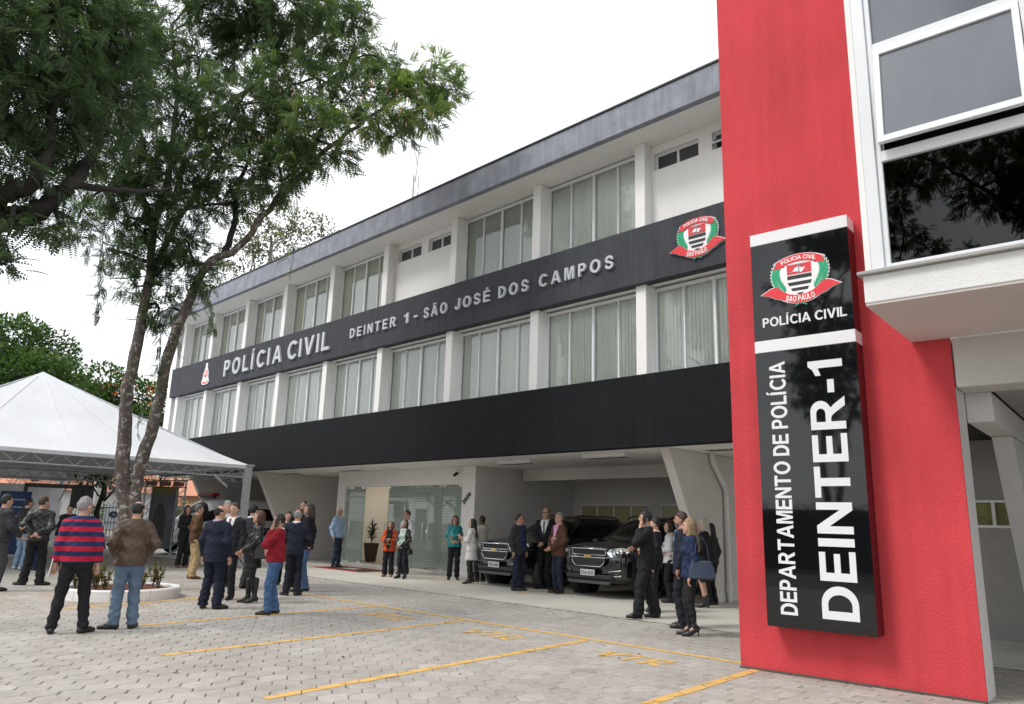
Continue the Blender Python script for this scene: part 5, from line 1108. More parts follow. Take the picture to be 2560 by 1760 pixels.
def suv(name_label, s, t, plate, group, tilt=0):
    c = tag(empty('parked_car', F(s, t, .004), A1 + tilt), name_label, 'car', group)
    ST = [[0.06, 0.02, 0.0, 0.0, 0.03, .10, .12, .13, .14], [.16, .13, .10, .10, .12, .22, .24, .25, .26], .42, .95, [1.42, 1.42, 1.42, 1.40, 1.36, 1.34, 1.30, 1.25, 1.22], [2.2, 2.2, 2.2, 2.2, 2.15, 2.1, 2.12, 2.12, 2.1], 3.05, 4.1, [4.7, 4.7, 4.7, 4.7, 4.7, 4.68, 4.55, 4.45, 4.42], [4.84, 4.88, 4.88, 4.88, 4.86, 4.82, 4.72, 4.6, 4.56]]
    HF_ = [[(.58, .34), (.66, .42), (.70, .62), (.70, .84), (.68, 1.0), (.60, 1.07), (.45, 1.10), (.25, 1.12), (0, 1.13)],
           [(.74, .30), (.84, .40), (.86, .62), (.86, .86), (.84, 1.02), (.76, 1.09), (.55, 1.13), (.3, 1.155), (0, 1.16)],
           [(.82, .28), (.92, .40), (.94, .64), (.94, .88), (.92, 1.02), (.84, 1.11), (.6, 1.165), (.32, 1.19), (0, 1.195)],
           [(.84, .28), (.94, .40), (.955, .66), (.95, .90), (.93, 1.04), (.86, 1.14), (.62, 1.195), (.33, 1.22), (0, 1.225)],
           [(.84, .28), (.94, .38), (.95, .66), (.95, .90), (.93, 1.06), (.87, 1.16), (.72, 1.22), (.4, 1.255), (0, 1.265)],
           [(.84, .28), (.94, .38), (.945, .66), (.945, .92), (.93, 1.08), (.885, 1.18), (.75, 1.56), (.60, 1.765), (0, 1.80)],
           [(.84, .28), (.94, .38), (.945, .66), (.945, .93), (.93, 1.09), (.885, 1.19), (.755, 1.60), (.61, 1.80), (0, 1.835)],
           [(.84, .28), (.94, .38), (.945, .66), (.945, .95), (.93, 1.11), (.88, 1.20), (.75, 1.60), (.60, 1.79), (0, 1.825)],
           [(.80, .34), (.88, .42), (.90, .66), (.90, .95), (.88, 1.12), (.84, 1.21), (.70, 1.56), (.56, 1.74), (0, 1.775)],
           [(.68, .38), (.74, .46), (.76, .66), (.76, .95), (.74, 1.12), (.70, 1.21), (.60, 1.52), (.48, 1.70), (0, 1.73)]]
    def mf(i, j):
        if i == 4 and j >= 6: return 1
        if 4 <= i <= 8 and j in (5,): return 1
        if j == 0: return 2
        return 0
    body = loft(ST, HF_, mf, [CARB, CARG, CLAD], 2, 'body', c)
    for x in (-.83, .83):
        for y in (.98, 3.83):
            wheel(c, x, y, .385, .26); MB().lathe([(.40, -.10), (.50, -.10), (.52, 0), (.50, .08), (.40, .10)], 28, c=(0, 0, 0)).build('wheel_arch', CLAD, c).matrix_local = Matrix.Translation((x * 1.08, y, .40)) @ Matrix.Rotation(math.pi / 2, 4, 'Y')
    fr = lambda u, v, w_: (u, -.012 - w_, v)
    def chrome_frame(name, poly, wdt, m=CHROME, d=.03):
        mb = MB(); pp_ = [Vector((x, -.012, z)) for x, z in poly]; mb.tube([tuple(p) for p in pp_ + pp_[:2]], wdt, 8); return mb.build(name, m, c)
    MB().box(-.46, .46, -.012, .10, .925, 1.035).build('upper_grille', BLK, c, .01); MB().prism([(-.46, .845), (.46, .845), (.42, .74), (.33, .685), (-.33, .685), (-.42, .74)], -.002, .05, fr).build('lower_grille', BLK, c)
    gm = MB()
    for k in range(16): gm.bar((-.44 + k * .0587, -.018, .93), (-.44 + k * .0587 + .02, -.018, 1.03), .006, .006)
    for k in range(4): z = .70 + k * .036; gm.bar((-.36 - k * .02, -.066, z), (.36 + k * .02, -.066, z), .006, .008)
    gm.build('grille_mesh', CLAD, c)
    chrome_frame('grille_frame', [(-.48, 1.045), (.48, 1.045), (.47, .93), (.44, .915), (-.44, .915), (-.47, .93)], .010)
    chrome_frame('grille_frame', [(-.48, .86), (.48, .86), (.44, .74), (.34, .672), (-.34, .672), (-.44, .74)], .012).location = (0, -.035, 0)
    bw, bh = .10, .036
    emp = [(-bw, -bh * .55), (-.045, -bh * .55), (-.045, -bh), (.038, -bh), (.038, -bh * .55), (bw - .01, -bh * .55), (bw, bh * .55), (.045, bh * .55), (.045, bh), (-.038, bh), (-.038, bh * .55), (-bw + .01, bh * .55)]
    MB().prism([(x * 1.12, z * 1.2 + .887) for x, z in emp], .03, .05, fr).build('emblem_rim', CHROME, c); MB().prism([(x, z + .887) for x, z in emp], .03, .056, fr).build('emblem', GOLD, c)
    for sg_ in (-1, 1):
        hl = MB(); P_ = [(.53, .98), (.60, 1.05), (.80, 1.09), (.90, 1.07), (.91, 1.0), (.80, .92), (.62, .88), (.54, .90)]; Yo = lambda x: -.0 + max(0, (x - .5)) ** 2 * 1.9
        front = [(sg_ * x, Yo(x) - .045, z) for x, z in P_]; back_ = [(sg_ * x, Yo(x) + .09, z) for x, z in P_]
        hl.add(front + back_, [tuple(range(8)) if sg_ < 0 else tuple(range(7, -1, -1))] + [(k, (k + 1) % 8, 8 + (k + 1) % 8, 8 + k) for k in range(8)])
        h_ = hl.build('headlight', LAMPI, c); MB().ball((sg_ * .68, Yo(.68) - .05, .98), .055, .03, .055, 10).build('lamp_bulb', LENS, h_); MB().ball((sg_ * .80, Yo(.8) - .05, 1.0), .05, .03, .05, 10).build('lamp_bulb', CHROME, h_)
        MB().prism([(sg_ * .55, .56), (sg_ * .80, .60), (sg_ * .82, .50), (sg_ * .60, .47)], -.02, .012, lambda u, v, w_: (u, .03 + max(0, abs(u) - .5) * .25 - w_, v)).build('fog_lamp_recess', BLK, c)
        mb = MB(); mb.tube([(sg_ * .54, .02, .57), (sg_ * .82, .09, .61)], .012, 6); mb.tube([(sg_ * .58, .03, .465), (sg_ * .82, .09, .495)], .010, 6); mb.build('fog_trim', CHROME, c)
        m_ = MB(); m_.ball((sg_ * 1.03, 1.52, 1.17), .11, .06, .085, 10); m_.tube([(sg_ * .9, 1.5, 1.13), (sg_ * 1.0, 1.52, 1.14)], .03, 6); m_.build('wing_mirror', CARB, c); MB().box(min(sg_ * .97, sg_ * 1.12), max(sg_ * .97, sg_ * 1.12), 1.449, 1.462, 1.15, 1.17).build('mirror_strip', CHROME, c)
        MB().tube([(sg_ * .60, 2.3, 1.74), (sg_ * .60, 2.45, 1.80), (sg_ * .61, 3.9, 1.80), (sg_ * .60, 4.15, 1.73)], .018, 6).build('roof_rail', BLK, c)
        MB().bar((sg_ * .94, 2.6, 1.12), (sg_ * .94, 2.78, 1.12), .03, .03).build('door_handle', CHROME, c)
    MB().prism([(-.62, .36), (.62, .36), (.56, .30), (-.56, .30)], -.03, .02, fr).build('skid_plate', SKID, c); MB().prism([(-.66, .50), (.66, .50), (.64, .40), (-.64, .40)], -.05, .015, fr).build('bumper', CLAD, c, .02)
    pl = MB().box(-.20, .20, -.062, -.05, .47, .60).build('number_plate', PLATE, c, .003)
    text_line(plate, lambda u, v, w_: (u, -.063 - w_, v), -.17, .17, .495, .075, 0, .002, mat('plate_black', (.02, .02, .02), .6, .1), pl, 'plate_lettering', gap=.16, sep=False)
    MB().tube([(-.36, 1.02, 1.10)], .01) if False else None
    MB().bar((.3, 1.35, 1.30), (-.25, 1.42, 1.34), .02, .015).build('wiper', BLK, c)
    # seats seen through the windscreen
    for x in (-.38, .38): MB().box(x - .24, x + .24, 2.55, 2.7, .7, 1.42).build('seat', BLK, c, .05)
    return c
suv('black off road car with plate FPD-0418 parked beside the white entrance wall', -14.12, 13.62, 'FPD-0418', 'black cars parked under the building', math.radians(-1.5))
suv('black off road car with plate FGA-0232 parked nearer the red tower', -11.1, 13.62, 'FGA-0232', 'black cars parked under the building')

def van(s, t):
    c = tag(empty('parked_van', F(s, t, .004), A1), 'white van with red light bar parked behind the tent pole', 'van')
    ST = [[.06, .02, 0, 0, .05, .12, .14, .15], .14, .5, [1.0, 1.0, 1.0, 1.0, .98, .94, .90, .85], [1.7, 1.7, 1.7, 1.68, 1.64, 1.6, 1.66, 1.68], 2.3, 4.2, 5.6, [5.8] * 8]
    HF_ = [[(.62, .40), (.74, .48), (.78, .70), (.76, .90), (.70, 1.0), (.55, 1.04), (.3, 1.06), (0, 1.07)], [(.80, .34), (.90, .46), (.92, .70), (.90, .95), (.86, 1.05), (.66, 1.10), (.35, 1.13), (0, 1.14)],
           [(.88, .30), (.96, .44), (.98, .72), (.97, 1.0), (.94, 1.12), (.76, 1.20), (.4, 1.23), (0, 1.24)], [(.9, .30), (.98, .44), (1.0, .74), (.99, 1.04), (.96, 1.20), (.86, 1.30), (.45, 1.36), (0, 1.38)],
           [(.9, .30), (.98, .42), (1.0, .74), (.99, 1.08), (.97, 1.26), (.90, 1.78), (.74, 2.14), (0, 2.22)], [(.9, .30), (.98, .42), (1.0, .74), (.99, 1.1), (.98, 1.3), (.93, 1.9), (.80, 2.22), (0, 2.32)],
           [(.9, .30), (.98, .42), (1.0, .74), (.99, 1.1), (.98, 1.3), (.93, 1.9), (.80, 2.24), (0, 2.34)], [(.9, .30), (.98, .42), (1.0, .74), (.99, 1.1), (.98, 1.3), (.93, 1.9), (.80, 2.22), (0, 2.32)], [(.88, .34), (.95, .46), (.97, .74), (.96, 1.1), (.95, 1.3), (.9, 1.86), (.76, 2.16), (0, 2.26)]]
    def mf(i, j):
        if i == 3 and j >= 5: return 1
        if i in (3, 4, 5, 6) and j == 4: return 1
        if i in (4, 5, 6) and j in (1, 2): return 1 if j == 2 else 0
        if j == 0 or (i < 1 and j < 2): return 2
        return 0
    loft(ST, HF_, mf, [CARW, mat('van_dark_glass', (.010, .010, .011), .12, .1, 2, spec=.6), CLAD], 2, 'body', c)
    for x in (-.88, .88):
        for y in (1.0, 4.6): wheel(c, x, y, .36, .24)
    lb = MB().box(-.70, .70, 1.75, 2.08, 2.30, 2.44).build('light_bar', mat('red_beacon', (.20, .008, .012), .2, .15, 6), c, .04, seg=2); MB().box(-.60, .60, 1.82, 2.0, 2.24, 2.30).build('light_bar_foot', BLK, c)
    MB().box(-.74, .74, -.04, .05, .44, .66).build('front_bumper', CLAD, c, .03); MB().box(-.42, .42, -.015, .05, .72, .86).build('grille', BLK, c, .01)
    for sg_ in (-1, 1):
        MB().prism([(sg_ * .5, .78), (sg_ * .84, .86), (sg_ * .86, 1.02), (sg_ * .56, .98)], -.02, .05, lambda u, v, w_: (u, .05 + max(0, abs(u) - .5) * .35 - w_, v)).build('headlight', LAMPI, c); m_ = MB(); m_.ball((sg_ * 1.12, 1.25, 1.35), .10, .06, .16, 8); m_.bar((sg_ * .95, 1.3, 1.3), (sg_ * 1.1, 1.27, 1.32), .04, .04); m_.build('wing_mirror', BLK, c)
    gb = MB()
    for z in (.60, .78, .96): gb.tube([(-.7, -.09, z), (.7, -.09, z)], .02, 6)
    for x in (-.7, -.25, .25, .7): gb.tube([(x, -.09, .5), (x, -.09, 1.0)], .02, 6)
    gb.build('bull_bar', CLAD, c)
    return c
van(-31.45, 11.75)
# ------------------------------------------------------------------ event tents
TENTF = mat('tent_fabric', (.66, .67, .69), .6, .06, .7, bump=.25, bscale=7, spec=.25, streak=.06)
def pyramid(c, size, z0, z1, label):
    """square tent; corners along the facade directions"""
    r_ = tag(empty('canopy_tent', c, A1), label, 'tent', 'white pyramid tents')
    h = size / 2; N = 14; mb = MB()
    for k in range(4):
        q = k * math.pi / 2; vs = []
        for i in range(N + 1):
            f_ = i / N
            for j in range(N + 1):
                u = (j / N * 2 - 1); x = h * (1 - f_) * u; y = -h * (1 - f_)
                prof = f_ ** 1.12; sag = -.10 * (1 - u * u) * (1 - f_) * math.sin(math.pi * min(1, f_ * 1.2)); z = z0 + (z1 - z0) * (.0 + prof) + sag + .04 * math.sin(9 * u) * f_ * (1 - f_)
                vs.append((x * math.cos(q) - y * math.sin(q), x * math.sin(q) + y * math.cos(q), z))
        fs = [(i * (N + 1) + j, i * (N + 1) + j + 1, (i + 1) * (N + 1) + j + 1, (i + 1) * (N + 1) + j) for i in range(N) for j in range(N)]
        mb = MB(); mb.add(vs, fs, 0, True); mb.build('canopy_panel', TENTF, r_)
        for u in (-.5, 0., .5):
            j = int((u + 1) / 2 * N); MB().tube([Vector(vs[i * (N + 1) + j]) + Vector((0, 0, .006)) for i in range(N)], .012, 5).build('seam', TENTF, r_)
        va = MB(); n_ = 20
        vv = []
        for j in range(n_ + 1):
            u = j / n_ * 2 - 1; x, y = h * u, -h - .004
            for zz in (z0 + .01, z0 - .10): vv.append((x * math.cos(q) - y * math.sin(q), x * math.sin(q) + y * math.cos(q), zz))
        va.add(vv, [(2 * j, 2 * j + 2, 2 * j + 3, 2 * j + 1) for j in range(n_)]); va.build('valance', TENTF, r_)
        tr = MB(); e = h - .12; seg = 14; P_ = lambda u, zz, off=0: ((e * u) * math.cos(q) - (-e + off) * math.sin(q), (e * u) * math.sin(q) + (-e + off) * math.cos(q), zz)
        tr.tube([P_(-1, z0 - .06), P_(1, z0 - .06)], .025, 6); tr.tube([P_(-1, z0 - .36), P_(1, z0 - .36)], .025, 6); 
        for j in range(seg * 2): 
            a = -1 + j / seg; b = a + 1 / seg; tr.tube([P_(a, z0 - .06 if j % 2 else z0 - .36), P_(b, z0 - .36 if j % 2 else z0 - .06)], .013, 5)
        tr.build('truss_beam', STEEL, r_)
        px, py = (-h + .1) * math.cos(q) - (-h + .1) * math.sin(q), (-h + .1) * math.sin(q) + (-h + .1) * math.cos(q)
        po = MB(); po.box(px - .11, px + .11, py - .11, py + .11, .0, z0 - .02); po.box(px - .16, px + .16, py - .16, py + .16, z0 - .02, z0 + .03); po.box(px - .15, px + .15, py - .15, py + .15, 0, .02)
        po.build('pole', STEEL, r_, .008)
        br = MB(); s_ = lambda v: 1 if v < 0 else -1
        br.bar((px, py, z0 - 1.15), (px + s_(px) * 1.1, py, z0 - .34), .06, .06); br.bar((px, py, z0 - 1.15), (px, py + s_(py) * 1.1, z0 - .34), .06, .06); br.build('brace', STEEL, r_)
        rf_ = MB(); rf_.tube([(px, py, z0 - .06), (0, 0, z1 - .05)], .03, 6); rf_.build('rafter', STEEL, r_)
    return r_
TC = Vector((-8.22, 24.46, 0)); TS = 10.2
t1 = TC - SX * TS / 2 - SY * TS / 2; t2 = t1 - SX * (TS + .05)
pyramid((t1.x, t1.y, 0), TS, 3.12, 6.0, 'white pyramid tent roof on steel poles in front of the building')
pyramid((t2.x, t2.y, 0), TS, 3.12, 6.0, 'farther white tent behind the front tent')
# white side wall hung at the back of the farther tent, in panels
sw = tag(empty('tent_side_wall', (t2.x, t2.y, 0), A1), 'white fabric side wall hung at the back of the tents', 'tent wall')
for k in range(5):
    mb = MB(); vs = []; n_ = 12; y0 = -TS / 2 + k * TS / 5
    for j in range(n_ + 1):
        y = y0 + j / n_ * (TS / 5 - .02); x = -TS / 2 + .25 + .03 * math.sin(j * 1.9 + k)
        vs += [(x, y, .03), (x, y, 2.78)]
    mb.add(vs, [(2 * j, 2 * j + 2, 2 * j + 3, 2 * j + 1) for j in range(n_)], 0, True); mb.build('wall_panel', TENTF, sw)

# ------------------------------------------------------------------ things under and beside the tent
def display(px, py, lb):
    g_ = ground(px, py); r_ = tag(empty('display_panel', (g_.x, g_.y, 0), math.radians(14)), lb, 'display panel')
    w_, h_ = 1.12, 2.75; tr = MB()
    for x in (-w_ / 2, w_ / 2):
        for dx in (-.13, .13):
            for dy in (-.13, .13): tr.tube([(x + dx, dy, .03), (x + dx, dy, h_)], .018, 5)
        for j in range(10):
            z = .1 + j * .265
            for dy in (-.13, .13): tr.tube([(x - .13, dy, z), (x + .13, dy, z + .265)], .009, 4)
            for dx in (-.13, .13): tr.tube([(x + dx, -.13, z), (x + dx, .13, z + .265)], .009, 4)
        tr.box(x - .2, x + .2, -.3, .3, 0, .03)
    tr.build('truss_frame', STEEL, r_)
    tb_ = MB(); tb_.tube([(-w_ / 2 - .2, -.13, h_), (w_ / 2 + .2, -.13, h_)], .02, 5); tb_.tube([(-w_ / 2 - .2, -.13, h_ - .24), (w_ / 2 + .2, -.13, h_ - .24)], .02, 5)
    for j in range(10): x = -w_ / 2 - .18 + j * .14; tb_.tube([(x, -.13, h_ - .24), (x + .07, -.13, h_), (x + .14, -.13, h_ - .24)], .009, 4)
    for x in (-.46, 0, .46): tb_.box(x - .19, x + .19, -.16, -.15, h_ - .2, h_ - .04)
    tb_.build('top_truss', mat('rusty_truss', (.14, .075, .055), .6, .3, 9), r_)
    MB().box(-.46, .46, -.06, -.03, .3, 2.5).build('poster', mat('poster_slate', (.085, .092, .11), .5, .06, 2), r_)
    MB().prism([(-.14, .5), (.2, .5), (.24, 1.2), (.16, 1.75), (.06, 1.95), (-.06, 1.9), (-.16, 1.6), (-.22, 1.1)], .062, .066, lambda u, v, z: (u - .1, -z, v)).build('poster_figure', BLK, r_)
    tx = MB()
    for j in range(7): tx.box(.18, .42 - .05 * (j % 3), -.0665, -.0605, 1.75 - j * .07, 1.78 - j * .07)
    tx.build('poster_text', mat('poster_text', (.13, .15, .19), .6, .1), r_)
    MB().box(-.46, .46, -.068, -.062, 2.28, 2.5).build('poster_header', mat('poster_olive', (.16, .13, .03), .6, .1), r_)
    return r_
display(392, 1393, 'dark grey poster panel in a steel truss frame behind the tree')
def easel(px, py, lb):
    g_ = ground(px, py); r_ = tag(empty('easel', (g_.x, g_.y, 0), math.radians(18)), lb, 'easel'); wood = mat('easel_wood', (.35, .20, .09), .6, .15, 12)
    for a, b in (((-.42, -.05, 0), (-.1, .0, 1.7)), ((.42, -.05, 0), (.1, .0, 1.7)), ((0, .6, 0), (0, .03, 1.6))): MB().bar(a, b, .05, .03).build('leg', wood, r_)
    MB().bar((-.45, -.07, .72), (.45, -.07, .72), .06, .04).build('ledge', wood, r_)
    p_ = MB().box(-.48, .48, -.085, -.06, .75, 1.95).build('poster', mat('poster_pale', (.62, .65, .72), .5, .05, 3), r_)
    mb = MB()
    for k in range(9): q = k * .7; mb.ball((-.05 + .14 * math.cos(q), -.087, 1.45 + .09 * math.sin(q)), .09, .004, .07, 8)
    mb.box(-.07, -.03, -.089, -.086, 1.22, 1.40); mb.build('printed_tree', mat('print_blue_black', (.03, .035, .07), .6, .1), p_)
    text_line('SÃO PAULO', lambda u, v, w_: (u, -.086 - w_, v), -.38, .40, 1.0, .13, 0, .002, CBK, p_, 'poster_lettering', sep=False)
    return r_
easel(277, 1364, 'white poster reading SÃO PAULO on a wooden easel')
g_ = ground(14, 1392); bn = tag(empty('roll_up_banner', (g_.x, g_.y, 0), math.radians(30)), 'blue roll up banner at the left edge under the tent', 'banner')
MB().box(-.45, .45, -.01, .01, .08, 2.15).build('banner_sheet', mat('banner_blue', (.012, .04, .14), .5, .12, 1.5), bn); MB().box(-.48, .48, -.06, .06, 0, .08).build('base', STEEL, bn)
mb = MB()
for k, z in enumerate((1.85, 1.6, 1.3, 1.0)): mb.box(-.05, .3 - .06 * (k % 2), -.014, -.0105, z, z + .05)
mb.build('banner_text', mat('banner_text', (.35, .45, .6), .6, .1), bn)
fr_ = tag(empty('stage_frame', (g_.x + .6, g_.y + 1.2, 0), math.radians(30)), 'dark square frame standing behind the blue banner', 'frame')
f2 = MB(); f2.bar((-.9, 0, 0), (-.9, 0, 2.45), .12, .12); f2.bar((1.1, 0, 0), (1.1, 0, 2.45), .12, .12); f2.bar((-.96, 0, 2.4), (1.16, 0, 2.4), .12, .14); f2.build('frame', mat('frame_dark', (.07, .07, .07), .6, .15), fr_)
def speaker(px, py, z0, lb, w_=.42, h_=.75, rot=20):
    g_ = ground(px, py); r_ = tag(empty('loudspeaker', (g_.x, g_.y, 0), math.radians(rot)), lb, 'loudspeaker')
    MB().box(-w_ / 2, w_ / 2, -.18, .18, z0, z0 + h_).build('cabinet', BLK, r_, .02)
    MB().lathe([(.001, .0), (.13, -.03), (.16, .0), (.17, .01)], 20).build('cone', mat('cone_grey', (.035, .035, .037), .6, .1), r_).matrix_local = Matrix.Translation((0, -.185, z0 + .25)) @ Matrix.Rotation(math.pi / 2, 4, 'X')
    MB().box(-.12, .12, -.19, -.181, z0 + h_ - .22, z0 + h_ - .08).build('horn', CLAD, r_)
    MB().tube([(0, 0, .35), (0, 0, z0)], .02, 8).build('stand_pole', BLK, r_)
    for k in range(3): q = k * 2.094 + .4; MB().tube([(0, 0, .75), (.6 * math.cos(q), .6 * math.sin(q), .01)], .014, 6).build('stand_leg', BLK, r_)
    return r_
speaker(565, 1421, 1.72, 'black loudspeaker on a tripod stand beside the tent pole', .42, .85)
speaker(182, 1393, 1.65, 'black loudspeaker on a stand farther under the tent', .62, .72, 5)
a, b = ground(575, 1419), ground(604, 1416); rb = tag(empty('barrier_tape', (0, 0, 0)), 'red barrier tape tied to the tent pole', 'tape')
MB().bar((a.x - .1, a.y, .98), (b.x, b.y - .15, .98), .012, .09).build('tape', mat('red_tape', (.65, .02, .03), .5, .05), rb)
# doormat, potted plant
dm = tag(empty('doormat', F(-21.05, 14.0, .006), A1), 'red bordered doormat in front of the glass entrance', 'doormat')
MB().box(-1.35, 1.35, -.62, .62, 0, .012).build('border', mat('mat_red', (.35, .018, .02), .95, .15, 30, bump=.5, bscale=120), dm)
MB().box(-1.12, 1.12, -.44, .44, .0125, .016).build('centre', mat('mat_black', (.02, .02, .021), .95, .15, 30), dm)
MB().prism([(-.42, -.2), (.42, -.2), (.3, .22), (-.3, .22)], .0165, .018, lambda u, v, z: (u, v, z)).build('printed_emblem', mat('mat_grey', (.3, .3, .31), .9, .2, 8), dm)
pt = tag(empty('potted_plant', F(-23.0, 16.05, .10), A1), 'brown tapered pot with a spiky green plant inside the entrance', 'potted plant')
MB().add([(-.20, -.20, 0), (.20, -.20, 0), (.20, .20, 0), (-.20, .20, 0), (-.30, -.30, .95), (.30, -.30, .95), (.30, .30, .95), (-.30, .30, .95)], [(0, 3, 2, 1), (0, 1, 5, 4), (1, 2, 6, 5), (2, 3, 7, 6), (3, 0, 4, 7), (4, 5, 6, 7)]).build('pot', mat('pot_brown', (.06, .03, .025), .35, .1, 4), pt, .02, seg=2)
MB().tube([(0, 0, .9), (.02, 0, 1.5)], [.035, .02], 6).build('stem', mat('stem_brown', (.1, .07, .04), .8, .2), pt)
rr = random.Random(4); LEAFG = mat('houseplant_leaf', (.018, .05, .018), .4, .3, 6)
pt.scale = (.66, .66, .68)
for k in range(84):
    q = rr.uniform(0, 6.28); z = rr.uniform(1.0, 1.75); L_ = rr.uniform(.5, .85); el_ = rr.uniform(.2, 1.2); d = Vector((math.cos(q) * math.cos(el_), math.sin(q) * math.cos(el_), math.sin(el_))); sd_ = Vector((-math.sin(q), math.cos(q), 0)) * .038
    p0 = Vector((0, 0, z)); p1 = p0 + d * L_ * .5; p2 = p0 + d * L_ + Vector((0, 0, -.12 * L_ / .5))
    MB().add([p0 - sd_ * .4, p0 + sd_ * .4, p1 - sd_, p1 + sd_, p2], [(0, 1, 3, 2), (2, 3, 4)]).build('leaf', LEAFG, pt)
# ------------------------------------------------------------------ trees
def leafmat(name, dark, mid, bright, trans=.35):
    m = bpy.data.materials.new(name); m.use_nodes = True; n = m.node_tree.nodes; l = m.node_tree.links; n.clear()
    o = n.new('ShaderNodeOutputMaterial'); d = n.new('ShaderNodeBsdfPrincipled'); t = n.new('ShaderNodeBsdfTranslucent'); mx = n.new('ShaderNodeMixShader'); mx.inputs[0].default_value = trans
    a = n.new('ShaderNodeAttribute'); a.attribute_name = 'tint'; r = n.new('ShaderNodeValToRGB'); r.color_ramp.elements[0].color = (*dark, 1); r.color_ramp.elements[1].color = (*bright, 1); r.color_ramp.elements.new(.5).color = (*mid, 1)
    l.new(a.outputs['Fac'], r.inputs[0]); l.new(r.outputs[0], d.inputs['Base Color']); d.inputs['Roughness'].default_value = .5; d.inputs['Specular IOR Level'].default_value = .35
    mu = n.new('ShaderNodeMixRGB'); mu.blend_type = 'MULTIPLY'; mu.inputs[0].default_value = 1; mu.inputs[2].default_value = (1.25, 1.4, .75, 1); l.new(r.outputs[0], mu.inputs[1]); l.new(mu.outputs[0], t.inputs[0])
    l.new(d.outputs[0], mx.inputs[1]); l.new(t.outputs[0], mx.inputs[2]); l.new(mx.outputs[0], o.inputs[0]); return m
LEAF = leafmat('pinnate_leaf', (.055, .086, .052), (.10, .145, .070), (.23, .30, .075), .5); LEAF2 = leafmat('broad_leaf', (.022, .045, .014), (.05, .10, .025), (.13, .19, .05)); LEAF3 = leafmat('dry_leaf', (.08, .095, .045), (.15, .16, .08), (.26, .22, .14), .2); FLOWR = leafmat('orange_blossom', (.25, .05, .01), (.5, .12, .02), (.6, .2, .05), .2)
def barkmat(name, c, c2):
    m = mat(name, c, .9, .2, 7, bump=1, bscale=16, c2=c2, stretch=(1, 1, .35)); n = m.node_tree.nodes; l = m.node_tree.links; b = n['Principled BSDF']
    src = b.inputs['Base Color'].links[0].from_socket; tcn = n.new('ShaderNodeTexCoord'); vo = n.new('ShaderNodeTexNoise'); vo.inputs['Scale'].default_value = 9; vo.inputs['Detail'].default_value = 8; vo.inputs['Roughness'].default_value = .72; l.new(tcn.outputs['Object'], vo.inputs['Vector'])
    rp = n.new('ShaderNodeValToRGB'); rp.color_ramp.elements[0].position = .53; rp.color_ramp.elements[1].position = .60; l.new(vo.outputs['Fac'], rp.inputs[0])
    mx = n.new('ShaderNodeMixRGB'); mx.inputs[2].default_value = (.34, .33, .30, 1); l.new(rp.outputs[0], mx.inputs[0]); l.new(src, mx.inputs[1]); l.new(mx.outputs[0], b.inputs['Base Color']); return m
BARK = barkmat('bark_lichen', (.055, .042, .034), (.125, .10, .085)); DBARK = mat('bark_dark', (.022, .018, .016), .9, .3, 9, bump=1, bscale=16); PBARK = mat('bark_pale', (.20, .17, .15), .9, .3, 9)
def frond_template(pairs=7, droop=.22):
    V_ = []; F_ = []
    def leaf(bx, side):
        bz = -droop * bx * bx; a = math.radians(64); L_ = .27 * (1 - .5 * abs(bx - .45) ** 1.3) * (1 if bx < .9 else .8); dx, dy = math.cos(a), math.sin(a) * side; nx, ny = -dy, dx; w_ = L_ * .23
        n0 = len(V_); V_.extend([(bx, 0, bz), (bx + dx * L_ * .5 + nx * w_, dy * L_ * .5 + ny * w_, bz - .02), (bx + dx * L_, dy * L_, bz - .07), (bx + dx * L_ * .5 - nx * w_, dy * L_ * .5 - ny * w_, bz - .02)]); F_.append((n0, n0 + 1, n0 + 2, n0 + 3))
    for k in range(pairs):
        for sd_ in (-1, 1): leaf(.16 + .8 * k / (pairs - 1), sd_)
    n0 = len(V_); V_.extend([(0, -.006, 0), (0, .006, 0), (.98, .003, -droop), (.98, -.003, -droop)]); F_.append((n0, n0 + 1, n0 + 2, n0 + 3))
    return np.array(V_, np.float32), np.array(F_, np.int64)
def blade_template():
    V_ = [(0, 0, 0), (.5, .26, .04), (1, 0, -.12), (.5, -.26, .04)]; return np.array(V_, np.float32), np.array([(0, 1, 2, 3)])
def scatter(name, pos, dirs, scale, tint, tmpl, m, parent, rs):
    T, Fq = tmpl; N = len(pos); d = dirs / np.linalg.norm(dirs, axis=1, keepdims=True); up = np.tile([0, 0, 1.], (N, 1)) + rs.normal(0, .35, (N, 3))
    s_ = np.cross(up, d); s_ /= np.maximum(1e-6, np.linalg.norm(s_, axis=1, keepdims=True)); u_ = np.cross(d, s_)
    R = np.stack([d, s_, u_], 1); V_ = np.einsum('mk,nkj->nmj', T, R) * scale[:, None, None] + pos[:, None, :]
    Q_ = (Fq[None] + (np.arange(N) * len(T))[:, None, None]).reshape(-1, 4)
    me = np_mesh(name, V_.reshape(-1, 3), Q_, [m]); me.polygons.foreach_set('use_smooth', np.zeros(len(Q_), bool))
    a = me.attributes.new('tint', 'FLOAT', 'FACE'); a.data.foreach_set('value', np.repeat(tint, len(Fq)).astype(np.float32))
    return tag(link_mesh(name, me, parent), kind='stuff')
